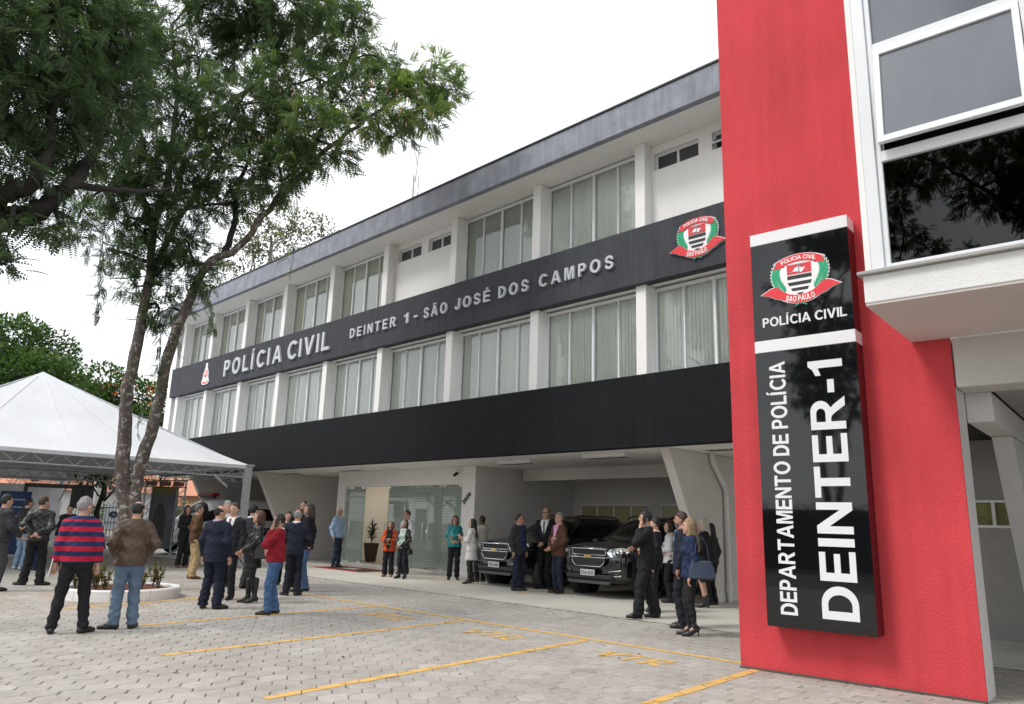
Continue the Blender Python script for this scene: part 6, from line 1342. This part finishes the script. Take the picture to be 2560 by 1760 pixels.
def limb(mb, pts, r0, r1, n=10, wob=.04, rs=None, sub=4):
    P_ = [Vector(p) for p in pts]; out = []
    for i in range(len(P_) - 1):
        a = P_[max(0, i - 1)]; b = P_[i]; c = P_[i + 1]; d = P_[min(len(P_) - 1, i + 2)]
        for k in range(sub):
            t = k / sub; out.append(.5 * ((2 * b) + (-a + c) * t + (2 * a - 5 * b + 4 * c - d) * t * t + (-a + 3 * b - 3 * c + d) * t ** 3))
    out.append(P_[-1]); m = len(out); rad = [r0 + (r1 - r0) * (i / (m - 1)) for i in range(m)]
    if rs is not None: out = [p + Vector(rs.normal(0, wob * .3, 3).tolist()) * (1 if 0 < i < m - 1 else 0) for i, p in enumerate(out)]; rad = [r * (1 + rs.normal(0, .05)) for r in rad]
    mb.tube(out, rad, n); return out
def pinnate_tree(label, limbs, lobes, strands, base, seed, bark, dens=1., frond=(.20, .30)):
    rs = np.random.default_rng(seed); root = tag(empty('tree', base), label, 'tree'); B = Vector(base)
    tr = None; nodes = []
    for k, (pts, r0, r1, nm) in enumerate(limbs):
        mb = MB(); o_ = limb(mb, [Vector(p) - B for p in pts], r0, r1, 12, .05, rs, 5); mb.build(nm, bark if nm == 'trunk' else DBARK, root); nodes += [(p, r0 + (r1 - r0) * i / len(o_)) for i, p in enumerate(o_) if i > len(o_) * .35]
    pos = []; dr = []; sc = []; ti = []; br = MB(); NP = np.array([tuple(p) for p, r in nodes])
    for (c, R_, bright) in lobes:
        c = np.array(Vector(c) - B); i = int(np.argmin(np.linalg.norm(NP - c, axis=1))); a = NP[i]
        if np.linalg.norm(a - c) > .3:
            mid = (a + c) / 2 + rs.normal(0, .18, 3) + np.array([0, 0, .12]); limb(br, [tuple(a), tuple(mid), tuple(c)], min(.06, nodes[i][1] * .6), .018, 6, .06, rs, 4)
        nt_ = max(7, int(44 * dens * R_ ** 1.9)) 
        u = rs.normal(0, 1, (nt_, 3)); u /= np.linalg.norm(u, axis=1, keepdims=True); rad = R_ * rs.uniform(.15, 1, nt_) ** .55; tw = c + u * rad[:, None] * np.array([1.1, 1.1, .8])
        for j in range(nt_):
            if j % 3 == 0: limb(br, [tuple(c + (tw[j] - c) * .1), tuple((c + tw[j]) / 2 + rs.normal(0, .07, 3)), tuple(tw[j])], .013, .005, 4, .03, rs, 2)
            nf_ = rs.integers(7, 11); v = u[j] * .8 + rs.normal(0, .75, (nf_, 3)) + np.array([0, 0, -.28])
            pos.append(tw[j] + rs.normal(0, .07, (nf_, 3))); dr.append(v); sc.append(rs.uniform(*frond, nf_)); ti.append(np.clip(rs.normal(bright, .13, nf_) + rs.normal(0, .09), 0, 1))
    for (p0, p1, n_, bright) in strands:
        p0 = np.array(Vector(p0) - B); p1 = np.array(Vector(p1) - B); limb(br, [tuple(p0), tuple((p0 + p1) / 2 + rs.normal(0, .05, 3)), tuple(p1)], .008, .003, 4, .02, rs, 4)
        q = rs.uniform(0, 1, n_); pos.append(p0 + (p1 - p0) * q[:, None] + rs.normal(0, .02, (n_, 3))); v = rs.normal(0, .7, (n_, 3)) + np.array([0, 0, -.75]); dr.append(v); sc.append(rs.uniform(.16, .26, n_)); ti.append(np.clip(rs.normal(bright, .1, n_), 0, 1))
    tag(br.build('branches', DBARK, root), kind='stuff')
    pos, dr, sc, ti = np.concatenate(pos), np.concatenate(dr), np.concatenate(sc), np.concatenate(ti)
    scatter('crown', pos, dr, sc, ti, frond_template(), LEAF, root, rs)
    return root, len(pos)
Y0 = 14.9
b1 = ground(316, 1452, .18); Y1 = b1.y
limbs1 = [([at(314, 1462, Y1), at(313, 1300, Y1), at(310, 1105, Y1), at(320, 970, Y1), at(343, 860, Y1), at(360, 761, Y1), at(372, 700, Y1), at(386, 574, Y1 + .2), at(420, 430, Y1 + .5), at(440, 250, Y1 + .8), at(430, 60, Y1 + 1)], .16, .045, 'trunk'),
          ([at(333, 1460, Y1 + .05), at(338, 1290, Y1 + .05), at(343, 1191, Y1 + .1), at(382, 1059, Y1 + .1), at(421, 882, Y1), at(464, 772, Y1 - .1), at(519, 662, Y1 - .2), at(596, 618, Y1 - .3), at(673, 518, Y1 - .4), at(770, 420, Y1 - .5), at(870, 330, Y1 - .5), at(960, 270, Y1 - .4), at(1060, 220, Y1 - .3)], .155, .025, 'trunk'),
          ([at(560, 636, Y1 - .25), at(585, 560, Y1 - .3), at(590, 480, Y1 - .3), at(620, 400, Y1 - .2), at(640, 280, Y1)], .075, .03, 'limb'),
          ([at(372, 700, Y1), at(400, 640, Y1 + .3), at(440, 560, Y1 + .6), at(520, 440, Y1 + 1), at(600, 250, Y1 + 1.2)], .09, .03, 'limb'),
          ([at(386, 574, Y1 + .2), at(350, 480, Y1 - .3), at(310, 380, Y1 - .8), at(290, 200, Y1 - 1)], .085, .03, 'limb'),
          ([at(760, 430, Y1 - .5), at(800, 330, Y1 - .2), at(850, 200, Y1 + .2), at(890, 100, Y1 + .4)], .06, .025, 'limb'),
          ([at(420, 430, Y1 + .5), at(520, 300, Y1 + 1), at(680, 180, Y1 + 1.4), at(780, 90, Y1 + 1.6)], .07, .025, 'limb')]
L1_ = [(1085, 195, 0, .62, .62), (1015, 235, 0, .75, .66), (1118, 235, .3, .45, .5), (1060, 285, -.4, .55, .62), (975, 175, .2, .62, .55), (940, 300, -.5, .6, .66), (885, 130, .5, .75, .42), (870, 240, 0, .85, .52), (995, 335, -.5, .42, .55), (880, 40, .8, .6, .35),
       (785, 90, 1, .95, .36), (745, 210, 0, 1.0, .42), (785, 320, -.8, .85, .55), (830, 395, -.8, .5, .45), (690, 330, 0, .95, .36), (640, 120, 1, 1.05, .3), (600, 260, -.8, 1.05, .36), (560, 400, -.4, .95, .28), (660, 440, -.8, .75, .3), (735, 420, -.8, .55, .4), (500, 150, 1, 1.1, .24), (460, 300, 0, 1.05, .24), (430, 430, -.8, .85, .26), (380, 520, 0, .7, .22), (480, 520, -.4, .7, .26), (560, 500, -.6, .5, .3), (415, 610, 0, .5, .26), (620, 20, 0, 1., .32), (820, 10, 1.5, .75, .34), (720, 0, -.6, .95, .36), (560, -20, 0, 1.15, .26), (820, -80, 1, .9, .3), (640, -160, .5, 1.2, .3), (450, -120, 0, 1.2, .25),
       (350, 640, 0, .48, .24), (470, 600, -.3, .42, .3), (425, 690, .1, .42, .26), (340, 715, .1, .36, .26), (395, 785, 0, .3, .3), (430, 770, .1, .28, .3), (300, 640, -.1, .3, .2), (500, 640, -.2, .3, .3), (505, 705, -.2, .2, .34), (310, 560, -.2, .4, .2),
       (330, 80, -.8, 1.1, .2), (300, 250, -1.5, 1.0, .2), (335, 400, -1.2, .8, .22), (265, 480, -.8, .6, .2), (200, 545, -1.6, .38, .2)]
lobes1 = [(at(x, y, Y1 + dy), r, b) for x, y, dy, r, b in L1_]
str1 = [(at(262, 560, Y1 - 1.3), at(246, 800, Y1 - 1.3), 95, .14), (at(232, 560, Y1 - 1.5), at(215, 640, Y1 - 1.5), 30, .14), (at(345, 590, Y1 - 1), at(352, 660, Y1 - 1), 10, .2), (at(715, 560, Y1 - 2.2), at(722, 690, Y1 - 2.2), 9, .75), (at(500, 690, Y1 - .6), at(540, 830, Y1 - .6), 40, .3), (at(400, 800, Y1 - .1), at(392, 980, Y1 - .15), 44, .2), (at(452, 800, Y1 - .2), at(448, 900, Y1 - .2), 10, .3), (at(345, 1090, Y1 - .15), at(352, 1010, Y1 - .15), 7, .2), (at(560, 620, Y1 - .5), at(545, 700, Y1 - .5), 8, .3)]
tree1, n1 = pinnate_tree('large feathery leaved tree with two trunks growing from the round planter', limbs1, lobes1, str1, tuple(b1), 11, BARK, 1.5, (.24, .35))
# seed pods in the right part of the crown
mb = MB(); rs = np.random.default_rng(5)
for k in range(70):
    x, y = [(990, 250), (940, 220), (700, 260), (1030, 270), (600, 330), (880, 350), (330, 120), (730, 230)][k % 8]; p = at(x + rs.normal(0, 28), y + rs.normal(0, 22), Y1 - .9 + rs.normal(0, .4)) - b1
    mb.add([p, p + Vector((.018, 0, -.05)), p + Vector((0, .01, -.13)), p + Vector((-.018, 0, -.05))], [(0, 1, 2, 3)])
tag(mb.build('seed_pods', mat('dry_pod', (.30, .15, .07), .7, .25, 20), tree1), kind='stuff')
# second tree: its trunk stands outside the left edge, its limbs reach in
YT = 10.5; tb2 = Vector((-9.9, 9.6, 0))
limbs2 = [([tb2, tb2 + Vector((.05, .1, 2.5)), at(-120, 640, YT), at(0, 551, YT), at(66, 540, YT), at(121, 507, YT + .1), at(165, 468, YT + .2), at(198, 441, YT + .4), at(240, 360, YT + .7), at(260, 220, YT + 1)], .24, .05, 'trunk'),
          ([at(-120, 640, YT), at(-40, 520, YT - .2), at(30, 478, YT - .3), at(77, 463, YT - .3), at(110, 397, YT - .2), at(130, 300, YT), at(150, 150, YT)], .17, .05, 'limb'),
          ([at(187, 457, YT + .4), at(276, 474, YT + .9), at(353, 480, YT + 1.6), at(430, 470, YT + 2.2)], .06, .025, 'limb'),
          ([at(-40, 520, YT - .2), at(-20, 380, YT - .5), at(20, 220, YT - .6), at(40, 40, YT - .6)], .12, .05, 'limb')]
L2_ = [(150, 330, .6, .8, .16), (60, 250, -.4, .8, .14), (40, 80, -.5, .9, .15), (180, 130, .8, .95, .16), (62, 410, -.3, .45, .14), (135, 470, .3, .36, .2), (20, 590, -.6, .2, .14), (100, -60, 0, 1.0, .2), (240, 250, 1.2, .8, .18), (230, 20, .9, .9, .18), (-60, 300, -.4, .9, .18), (-80, 100, -.6, 1, .2), (-60, 480, -.3, .5, .18), (280, 90, 1.5, .8, .2), (220, 390, .8, .5, .16), (90, 560, -.2, .2, .2), (150, 570, .2, .18, .2), (0, 660, -.7, .1, .15)]
lobes2 = [(at(x, y, YT + dy), r, b) for x, y, dy, r, b in L2_]
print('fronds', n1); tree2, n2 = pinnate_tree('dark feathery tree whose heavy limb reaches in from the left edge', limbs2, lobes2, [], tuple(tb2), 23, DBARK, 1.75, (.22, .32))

def leafy_tree(label, base, crowns, trunk_r, seed, m, leaf=.3, n_per=420, bark=DBARK, extra=None, bright=.45):
    rs = np.random.default_rng(seed); root = tag(empty('tree', base), label, 'tree', 'trees beyond the tents'); B = np.array(base); top = np.mean([c for c, r in crowns], 0) - B
    mb = MB(); limb(mb, [(0, 0, -.2), tuple(top * .35 + rs.normal(0, .15, 3) * [1, 1, 0]), tuple(top * .75), tuple(top)], trunk_r, trunk_r * .3, 8, .1, rs, 4)
    mb.build('trunk', bark, root); bb = MB(); pos = []; dr = []; ti = []
    for (c, r) in crowns:
        c = np.array(c) - B; limb(bb, [tuple(top * .6), tuple((c + top * .6) / 2 + rs.normal(0, .3, 3)), tuple(c)], trunk_r * .35, .02, 5, .1, rs, 3)
        k = int(n_per * r * r); u = rs.normal(0, 1, (k, 3)); u /= np.linalg.norm(u, axis=1, keepdims=True); lum = rs.uniform(.25, 1, k) ** .5
        cl = rs.normal(0, 1, (14, 3)); cl /= np.linalg.norm(cl, axis=1, keepdims=True); near = (u @ cl.T).max(1); keep = near > rs.uniform(.55, .9, k)
        u = u[keep]; lum = lum[keep]; pos.append(c + u * (r * lum)[:, None] * [1, 1, .82]); dr.append(u + rs.normal(0, .8, u.shape)); ti.append(np.clip(rs.normal(bright, .18, len(u)) + .12 * u[:, 2], 0, 1))
    bb_ = bb.build('branches', bark, root); tag(bb_, kind='stuff'); pos = np.concatenate(pos); scatter('crown', pos, np.concatenate(dr), rs.uniform(leaf * .6, leaf * 1.2, len(pos)), np.concatenate(ti), blade_template(), m, root, rs)
    if extra:
        p = np.concatenate([np.array(at(x, y, d)) - B + rs.normal(0, s_, (k, 3)) for x, y, d, s_, k in extra]); scatter('blossom', p, rs.normal(0, 1, p.shape), rs.uniform(.2, .4, len(p)), rs.uniform(0, 1, len(p)), blade_template(), FLOWR, root, rs)
    return root
def crowns(lst, d): return [(np.array(at(x, y, d + dy)), r) for x, y, dy, r in lst]
D_ = 52
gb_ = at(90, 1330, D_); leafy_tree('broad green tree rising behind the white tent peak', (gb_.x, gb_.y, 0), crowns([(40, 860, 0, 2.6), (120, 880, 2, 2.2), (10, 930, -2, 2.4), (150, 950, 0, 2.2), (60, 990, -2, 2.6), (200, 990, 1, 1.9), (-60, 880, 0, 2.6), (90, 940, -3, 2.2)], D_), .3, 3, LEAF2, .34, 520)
gb_ = at(300, 1330, D_ - 6); leafy_tree('green tree with orange blossoms behind the twin trunk tree', (gb_.x, gb_.y, 0), crowns([(260, 960, 0, 1.6), (320, 985, 0, 1.5), (375, 1000, 1, 1.4), (230, 1010, -1, 1.6), (350, 1060, -1, 1.5), (290, 1050, 0, 1.6), (395, 1070, 0, 1.0)], D_ - 6), .22, 4, LEAF2, .30, 520, extra=[(300, 970, D_ - 8, .45, 22), (375, 990, D_ - 8, .4, 26)])
D3 = 44; gb_ = at(620, 1330, D3); leafy_tree('sparse dry leaved tree standing behind the roof', (gb_.x, gb_.y, 0), crowns([(640, 590, 0, 1.5), (700, 550, 0, 1.3), (760, 560, 0, 1.2), (600, 640, 0, 1.4), (810, 570, 0, .9), (680, 620, 0, 1.3), (560, 690, 0, 1.2), (740, 600, 1, 1.2), (620, 530, 0, 1.1)], D3), .22, 6, LEAF3, .22, 420, bark=PBARK)
D4 = 33; gb_ = ground(262, 1372); leafy_tree('small crooked street tree seen under the tent edge', (gb_.x, gb_.y, 0), crowns([(250, 1165, 0, .9), (300, 1150, 1, .9), (220, 1180, 0, .8), (270, 1200, -.5, .55)], gb_.y), .16, 8, LEAF2, .22, 380)
gb_ = ground(402, 1368); leafy_tree('thin street tree between the display panel and the building', (gb_.x, gb_.y, 0), crowns([(400, 1130, 0, .8), (430, 1150, 0, .7), (380, 1150, 0, .7)], gb_.y), .09, 9, LEAF2, .22, 380)
gb_ = at(455, 1330, 40); leafy_tree('yellow green bush behind the van', (gb_.x, gb_.y, 0), crowns([(455, 1275, 0, .75), (430, 1295, 0, .7), (475, 1290, 0, .7), (445, 1310, 0, .8)], 40), .06, 10, LEAF2, .16, 700, bright=.75)
gb_ = at(285, 1330, 44); leafy_tree('round bush in front of the tiled roof house', (gb_.x, gb_.y, 0), crowns([(270, 1290, 0, .9), (305, 1285, 0, .9), (240, 1295, 0, .8)], 44), .06, 12, LEAF2, .18, 600, bright=.5)
# trees across the street behind the photographer, mirrored in the windows
for (x, y, rz, s_, lb) in ((-6.5, -9.5, 2.2, 1.2, 'street tree behind the camera mirrored in the middle windows'), (9.0, -15, 4.0, 1.2, 'street tree behind the camera mirrored in the office wing window'), (-20, -7, 5.2, 1.1, 'street tree behind the camera mirrored in the upright sign'), (-25, 12.0, .6, 1.05, 'tree left of the photo mirrored in the middle facade windows')):
    c_ = copy_tree(tree1); c_.location = (x, y, 0); c_.rotation_euler = (0, 0, rz); c_.scale = (s_, s_, s_); tag(c_, lb, 'tree', 'street trees behind the camera')
hd = tag(empty('hedge', (-17, -7, 0), math.radians(-45)), 'long clipped hedge added unseen behind the camera to darken the lower half of the upright sign', 'hedge'); rs = np.random.default_rng(77); N_ = 16000  # unseen hedge, added so the glossy sign mirrors something dark
MB().box(-14, 14, -.35, .35, 0, 2.5).build('hedge_core', mat('hedge_twigs', (.02, .028, .014), .95, .3, 8), hd)
hp_ = np.stack([rs.uniform(-14.3, 14.3, N_), rs.choice([-1, 1], N_) * rs.uniform(.3, .6, N_), rs.uniform(.02, 2.75, N_)], 1); scatter('foliage', hp_, rs.normal(0, 1, (N_, 3)), rs.uniform(.08, .16, N_), np.clip(rs.normal(.35, .2, N_), 0, 1), blade_template(), LEAF2, hd, rs)
# ------------------------------------------------------------------ planter with shrubs
pl_ = tag(empty('planter', (PLC.x, PLC.y, 0)), 'round white kerbed planter at the foot of the tree', 'planter')
for k in range(10):
    q0, q1 = k * .6283 + .004, (k + 1) * .6283 - .004; mb = MB(); n_ = 8; vs = []
    for j in range(n_ + 1):
        q = q0 + (q1 - q0) * j / n_
        for r, z in ((PLR, 0), (PLR, .17), (PLR - .02, .19), (PLR - .13, .19), (PLR - .15, .17), (PLR - .15, 0)): vs.append((r * math.cos(q), r * math.sin(q), z))
    fs = [(j * 6 + i, (j + 1) * 6 + i, (j + 1) * 6 + (i + 1) % 6, j * 6 + (i + 1) % 6) for j in range(n_) for i in range(6)] + [(5, 4, 3, 2, 1, 0), tuple(n_ * 6 + i for i in range(6))]
    mb.add(vs, fs); mb.build('kerb_stone', mat('kerb_white', (.74, .73, .71), .75, .06, 5, bump=.3, bscale=40), pl_)
so_ = MB(); rs = np.random.default_rng(3); vs = []; N_ = 40
for i in range(9):
    for j in range(N_): r = (PLR - .15) * (i + .01) / 8; q = 6.2832 * j / N_; vs.append((r * math.cos(q), r * math.sin(q), .14 + .05 * (1 - i / 8) + rs.normal(0, .008)))
so_.add(vs, [(i * N_ + j, (i + 1) * N_ + j, (i + 1) * N_ + (j + 1) % N_, i * N_ + (j + 1) % N_) for i in range(8) for j in range(N_)], 0, True); so_.build('soil', mat('red_soil', (.13, .05, .028), .95, .3, 15, bump=1, bscale=60), pl_)
SHR = leafmat('shrub_leaf', (.05, .06, .015), (.12, .12, .03), (.25, .17, .07), .25)
spots = [(-.62, -.42, .45), (-.40, -.62, .50), (-.18, -.55, .55), (.05, -.68, .45), (.55, -.35, .40), (.72, -.02, .55), (.40, .45, .4), (-.1, .65, .4), (-.7, .2, .42), (.2, -.42, .42), (-.42, -.15, .4)]
names = ['leftmost', 'second', 'third', 'middle front', 'right front', 'rightmost', 'rear right', 'rear', 'left rear', 'inner', 'inner left']
for (dx, dy, h_), nm in zip(spots, names):
    rs = np.random.default_rng(int(abs(dx * 100) + abs(dy * 1000))); r_ = tag(empty('young_shrub', (PLC.x + dx, PLC.y + dy, .16)), f'young leafy shrub in the round planter, {nm} of the group', 'shrub', 'young shrubs in the planter')
    st_ = MB(); pos = []; dr = []
    for k in range(6):
        q = rs.uniform(0, 6.28); tp = np.array([.13 * math.cos(q), .13 * math.sin(q), h_ * rs.uniform(.7, 1)]); st_.tube([(0, 0, -.02), tuple(tp * .5 + rs.normal(0, .01, 3)), tuple(tp)], [.006, .005, .003], 4)
        f_ = rs.uniform(.2, 1, 22); pos.append(tp * f_[:, None]); dr.append(rs.normal(0, 1, (22, 3)) + np.array([0, 0, .7]))
    st_.build('stems', mat('shrub_stem', (.08, .05, .03), .9, .2), r_); pos = np.concatenate(pos); scatter('foliage', pos, np.concatenate(dr), rs.uniform(.05, .085, len(pos)), np.clip(rs.normal(.5, .25, len(pos)), 0, 1), blade_template(), SHR, r_, rs)
# ------------------------------------------------------------------ houses, fence, pole and hill beyond the yard
TILE = mat('terracotta_tile', (.50, .23, .14), .8, .25, 6, bump=.8, bscale=14, stretch=(1, 1, 1)); HW = mat('house_white', (.62, .60, .57), .8, .08, 2); SALM = mat('salmon_wall', (.52, .28, .20), .8, .1, 2)
def house(label, px, py, D, w_, dp, hw, hr, rot, wall=HW, gable=True):
    p = at(px, py, D); r_ = tag(empty('house', (p.x, p.y, 0), math.radians(rot)), label, 'house', 'houses across the street')
    MB().box(-w_ / 2, w_ / 2, 0, dp, -.05, hw).build('wall', wall, r_)
    rf_ = MB(); o_ = .5; n_ = int(w_ / .25); hx = w_ / 2 + o_
    prev = None; vs = []; fs = []
    for k in range(n_ * 2 + 1):
        x = -hx + 2 * hx * k / (n_ * 2); z = .05 * (k % 2)
        vs += [(x, -o_, hw + z - .12), (x, dp / 2, hw + hr + z), (x, dp + o_, hw + z - .12)]
    fs = [(3 * k + j, 3 * k + 3 + j, 3 * k + 4 + j, 3 * k + 1 + j) for k in range(n_ * 2) for j in (0, 1)]
    rf_.add(vs, fs); rf_.build('tiled_roof', TILE, r_)
    for sx_ in (-1, 1): MB().add([(sx_ * w_ / 2, 0, hw), (sx_ * w_ / 2, dp, hw), (sx_ * w_ / 2, dp / 2, hw + hr - .03)], [(0, 1, 2)]).build('gable', wall, r_)
    for x in (-w_ / 4, w_ / 4):
        wn = MB().box(x - .6, x + .6, -.06, -.002, 1.0, 2.1).build('window', mat('house_glass', (.05, .055, .06), .2, .1), r_)
        f_ = MB(); f_.box(x - .66, x + .66, -.09, -.001, .94, 1.0); f_.box(x - .66, x + .66, -.09, -.001, 2.1, 2.16); f_.build('frame', ALU, wn)
    MB().box(-.45, .45, -.05, -.002, 0, 2.1).build('door', mat('house_door', (.16, .08, .04), .6, .1), r_)
    return r_
house('house with bright terracotta tiled roof behind the tents', 215, 1300, 52, 9, 7, 3.0, 2.0, 20)
house('low house with long orange roof behind the display panel', 375, 1300, 62, 11, 7, 3.1, 1.6, -12, SALM)
house('small gabled house with orange roof beside the van', 448, 1300, 56, 4.2, 5, 1.9, 1.0, 75)
house('pale house at the far left behind the tents', 90, 1300, 66, 9, 7, 3.4, 1.6, 10)
# steel bar fence
a, b = ground(175, 1370), ground(505, 1368); fd = (b - a); L_ = fd.length; fn_ = tag(empty('bar_fence', (a.x, a.y, 0), math.atan2(fd.y, fd.x)), 'dark steel bar fence along the street', 'fence')
FEN = mat('fence_steel', (.05, .05, .052), .5, .2); n_ = int(L_ / .14)
bar0 = None
for k in range(min(n_, 220)):
    x = k * L_ / min(n_, 220)
    if bar0 is None: o = MB().tube([(0, 0, .1), (0, 0, 1.9)], .014, 5).build('bar', FEN, fn_); bar0 = o
    else: o = bar0.copy(); col.objects.link(o); o.parent = fn_
    o.location = (x, 0, 0)
for z in (.3, 1.75): MB().box(0, L_, -.02, .02, z - .02, z + .02).build('rail', FEN, fn_)
# utility pole and wires
up = at(226, 1330, 46); pole = tag(empty('utility_pole', (up.x, up.y, 0)), 'pale concrete utility pole behind the tents', 'pole')
MB().tube([(0, 0, -.2), (.15, 0, 9.0)], [.20, .13], 10).build('shaft', mat('pole_concrete', (.45, .45, .43), .8, .1, 3), pole); MB().bar((-.9, 0, 8.2), (1.1, 0, 8.2), .1, .1).build('cross_arm', mat('pole_wood', (.15, .11, .08), .8, .2), pole)
up2 = at(330, 1330, 58); p2 = tag(empty('utility_pole', (up2.x, up2.y, 0)), 'second pale utility pole standing left of the display panel', 'pole'); MB().tube([(0, 0, -.2), (0, 0, 5.6)], [.16, .12], 10).build('shaft', MATS['pole_concrete'], p2); MB().bar((-.7, 0, 5.2), (.7, 0, 5.2), .08, .08).build('cross_arm', MATS['pole_wood'], p2)
for k in range(5):
    a = Vector((up2.x, up2.y, 4.2 + k * .25)); b = at(560, 1250 - k * 9, 75); mid = (a + b) / 2 - Vector((0, 0, .5)); wr_ = MB().tube([a, (a + mid) / 2 - Vector((0, 0, .15)), mid, (b + mid) / 2 - Vector((0, 0, .15)), b], .02, 4).build('power_line', BLK)
    tag(wr_, 'thin black power line ' + ('lowest of the five', 'second lowest of the five', 'in the middle of the five', 'second highest of the five', 'highest of the five')[k] + ' above the low houses', 'power line', 'power lines')
# wooded hill with houses
rs = np.random.default_rng(9); mb = MB(); vs = []; nx_, ny_ = 70, 14
for j in range(ny_ + 1):
    for i in range(nx_ + 1):
        x = -520 + i * 12; y = 210 + j * 26; h_ = 3 + 26 * math.sin(min(1, j / 9) * math.pi / 2) * (.75 + .25 * math.sin(i * .35 + .5) + .12 * math.sin(i * .9)) + rs.normal(0, .9)
        vs.append((x, y, h_ if j else -1))
mb.add(vs, [(j * (nx_ + 1) + i, j * (nx_ + 1) + i + 1, (j + 1) * (nx_ + 1) + i + 1, (j + 1) * (nx_ + 1) + i) for j in range(ny_) for i in range(nx_)], 0, True)
tag(mb.build('hill', mat('wooded_hill', (.05, .075, .05), .95, .5, .09, bump=1, bscale=.25, c2=(.13, .16, .11))), kind='structure')
rs = np.random.default_rng(2)
k = 0
for (px, py) in [(425, 1228), (436, 1234), (449, 1226), (460, 1236), (471, 1230), (430, 1243), (444, 1246), (458, 1249), (474, 1243), (268, 1208), (281, 1214), (420, 1215), (452, 1214)]:
    D = 215 + (1250 - py) * 2.2; p = at(px, py, D); r_ = tag(empty('hillside_house', (p.x, p.y, p.z - 2.2), rs.uniform(-.4, .4)), f'tiny pale house on the far hillside, {["first","second","third","fourth","fifth","sixth","seventh","eighth","ninth","tenth","eleventh","twelfth","thirteenth"][k]} of the cluster', 'house', 'houses on the hillside'); k += 1
    w_ = rs.uniform(2.4, 4); MB().box(-w_ / 2, w_ / 2, 0, 4, -3, 2.2).build('wall', mat('hill_house_wall_%d' % (k % 3), [(.5, .5, .5), (.42, .38, .36), (.55, .52, .48)][k % 3], .8, .1), r_)
    MB().add([(-w_ / 2 - .3, -.3, 2.1), (w_ / 2 + .3, -.3, 2.1), (w_ / 2 + .3, 2, 3.0), (-w_ / 2 - .3, 2, 3.0), (w_ / 2 + .3, 4.3, 2.1), (-w_ / 2 - .3, 4.3, 2.1)], [(0, 1, 2, 3), (3, 2, 4, 5)]).build('roof', mat('hill_roof_%d' % (k % 2), [(.30, .16, .12), (.22, .2, .19)][k % 2], .8, .1), r_)
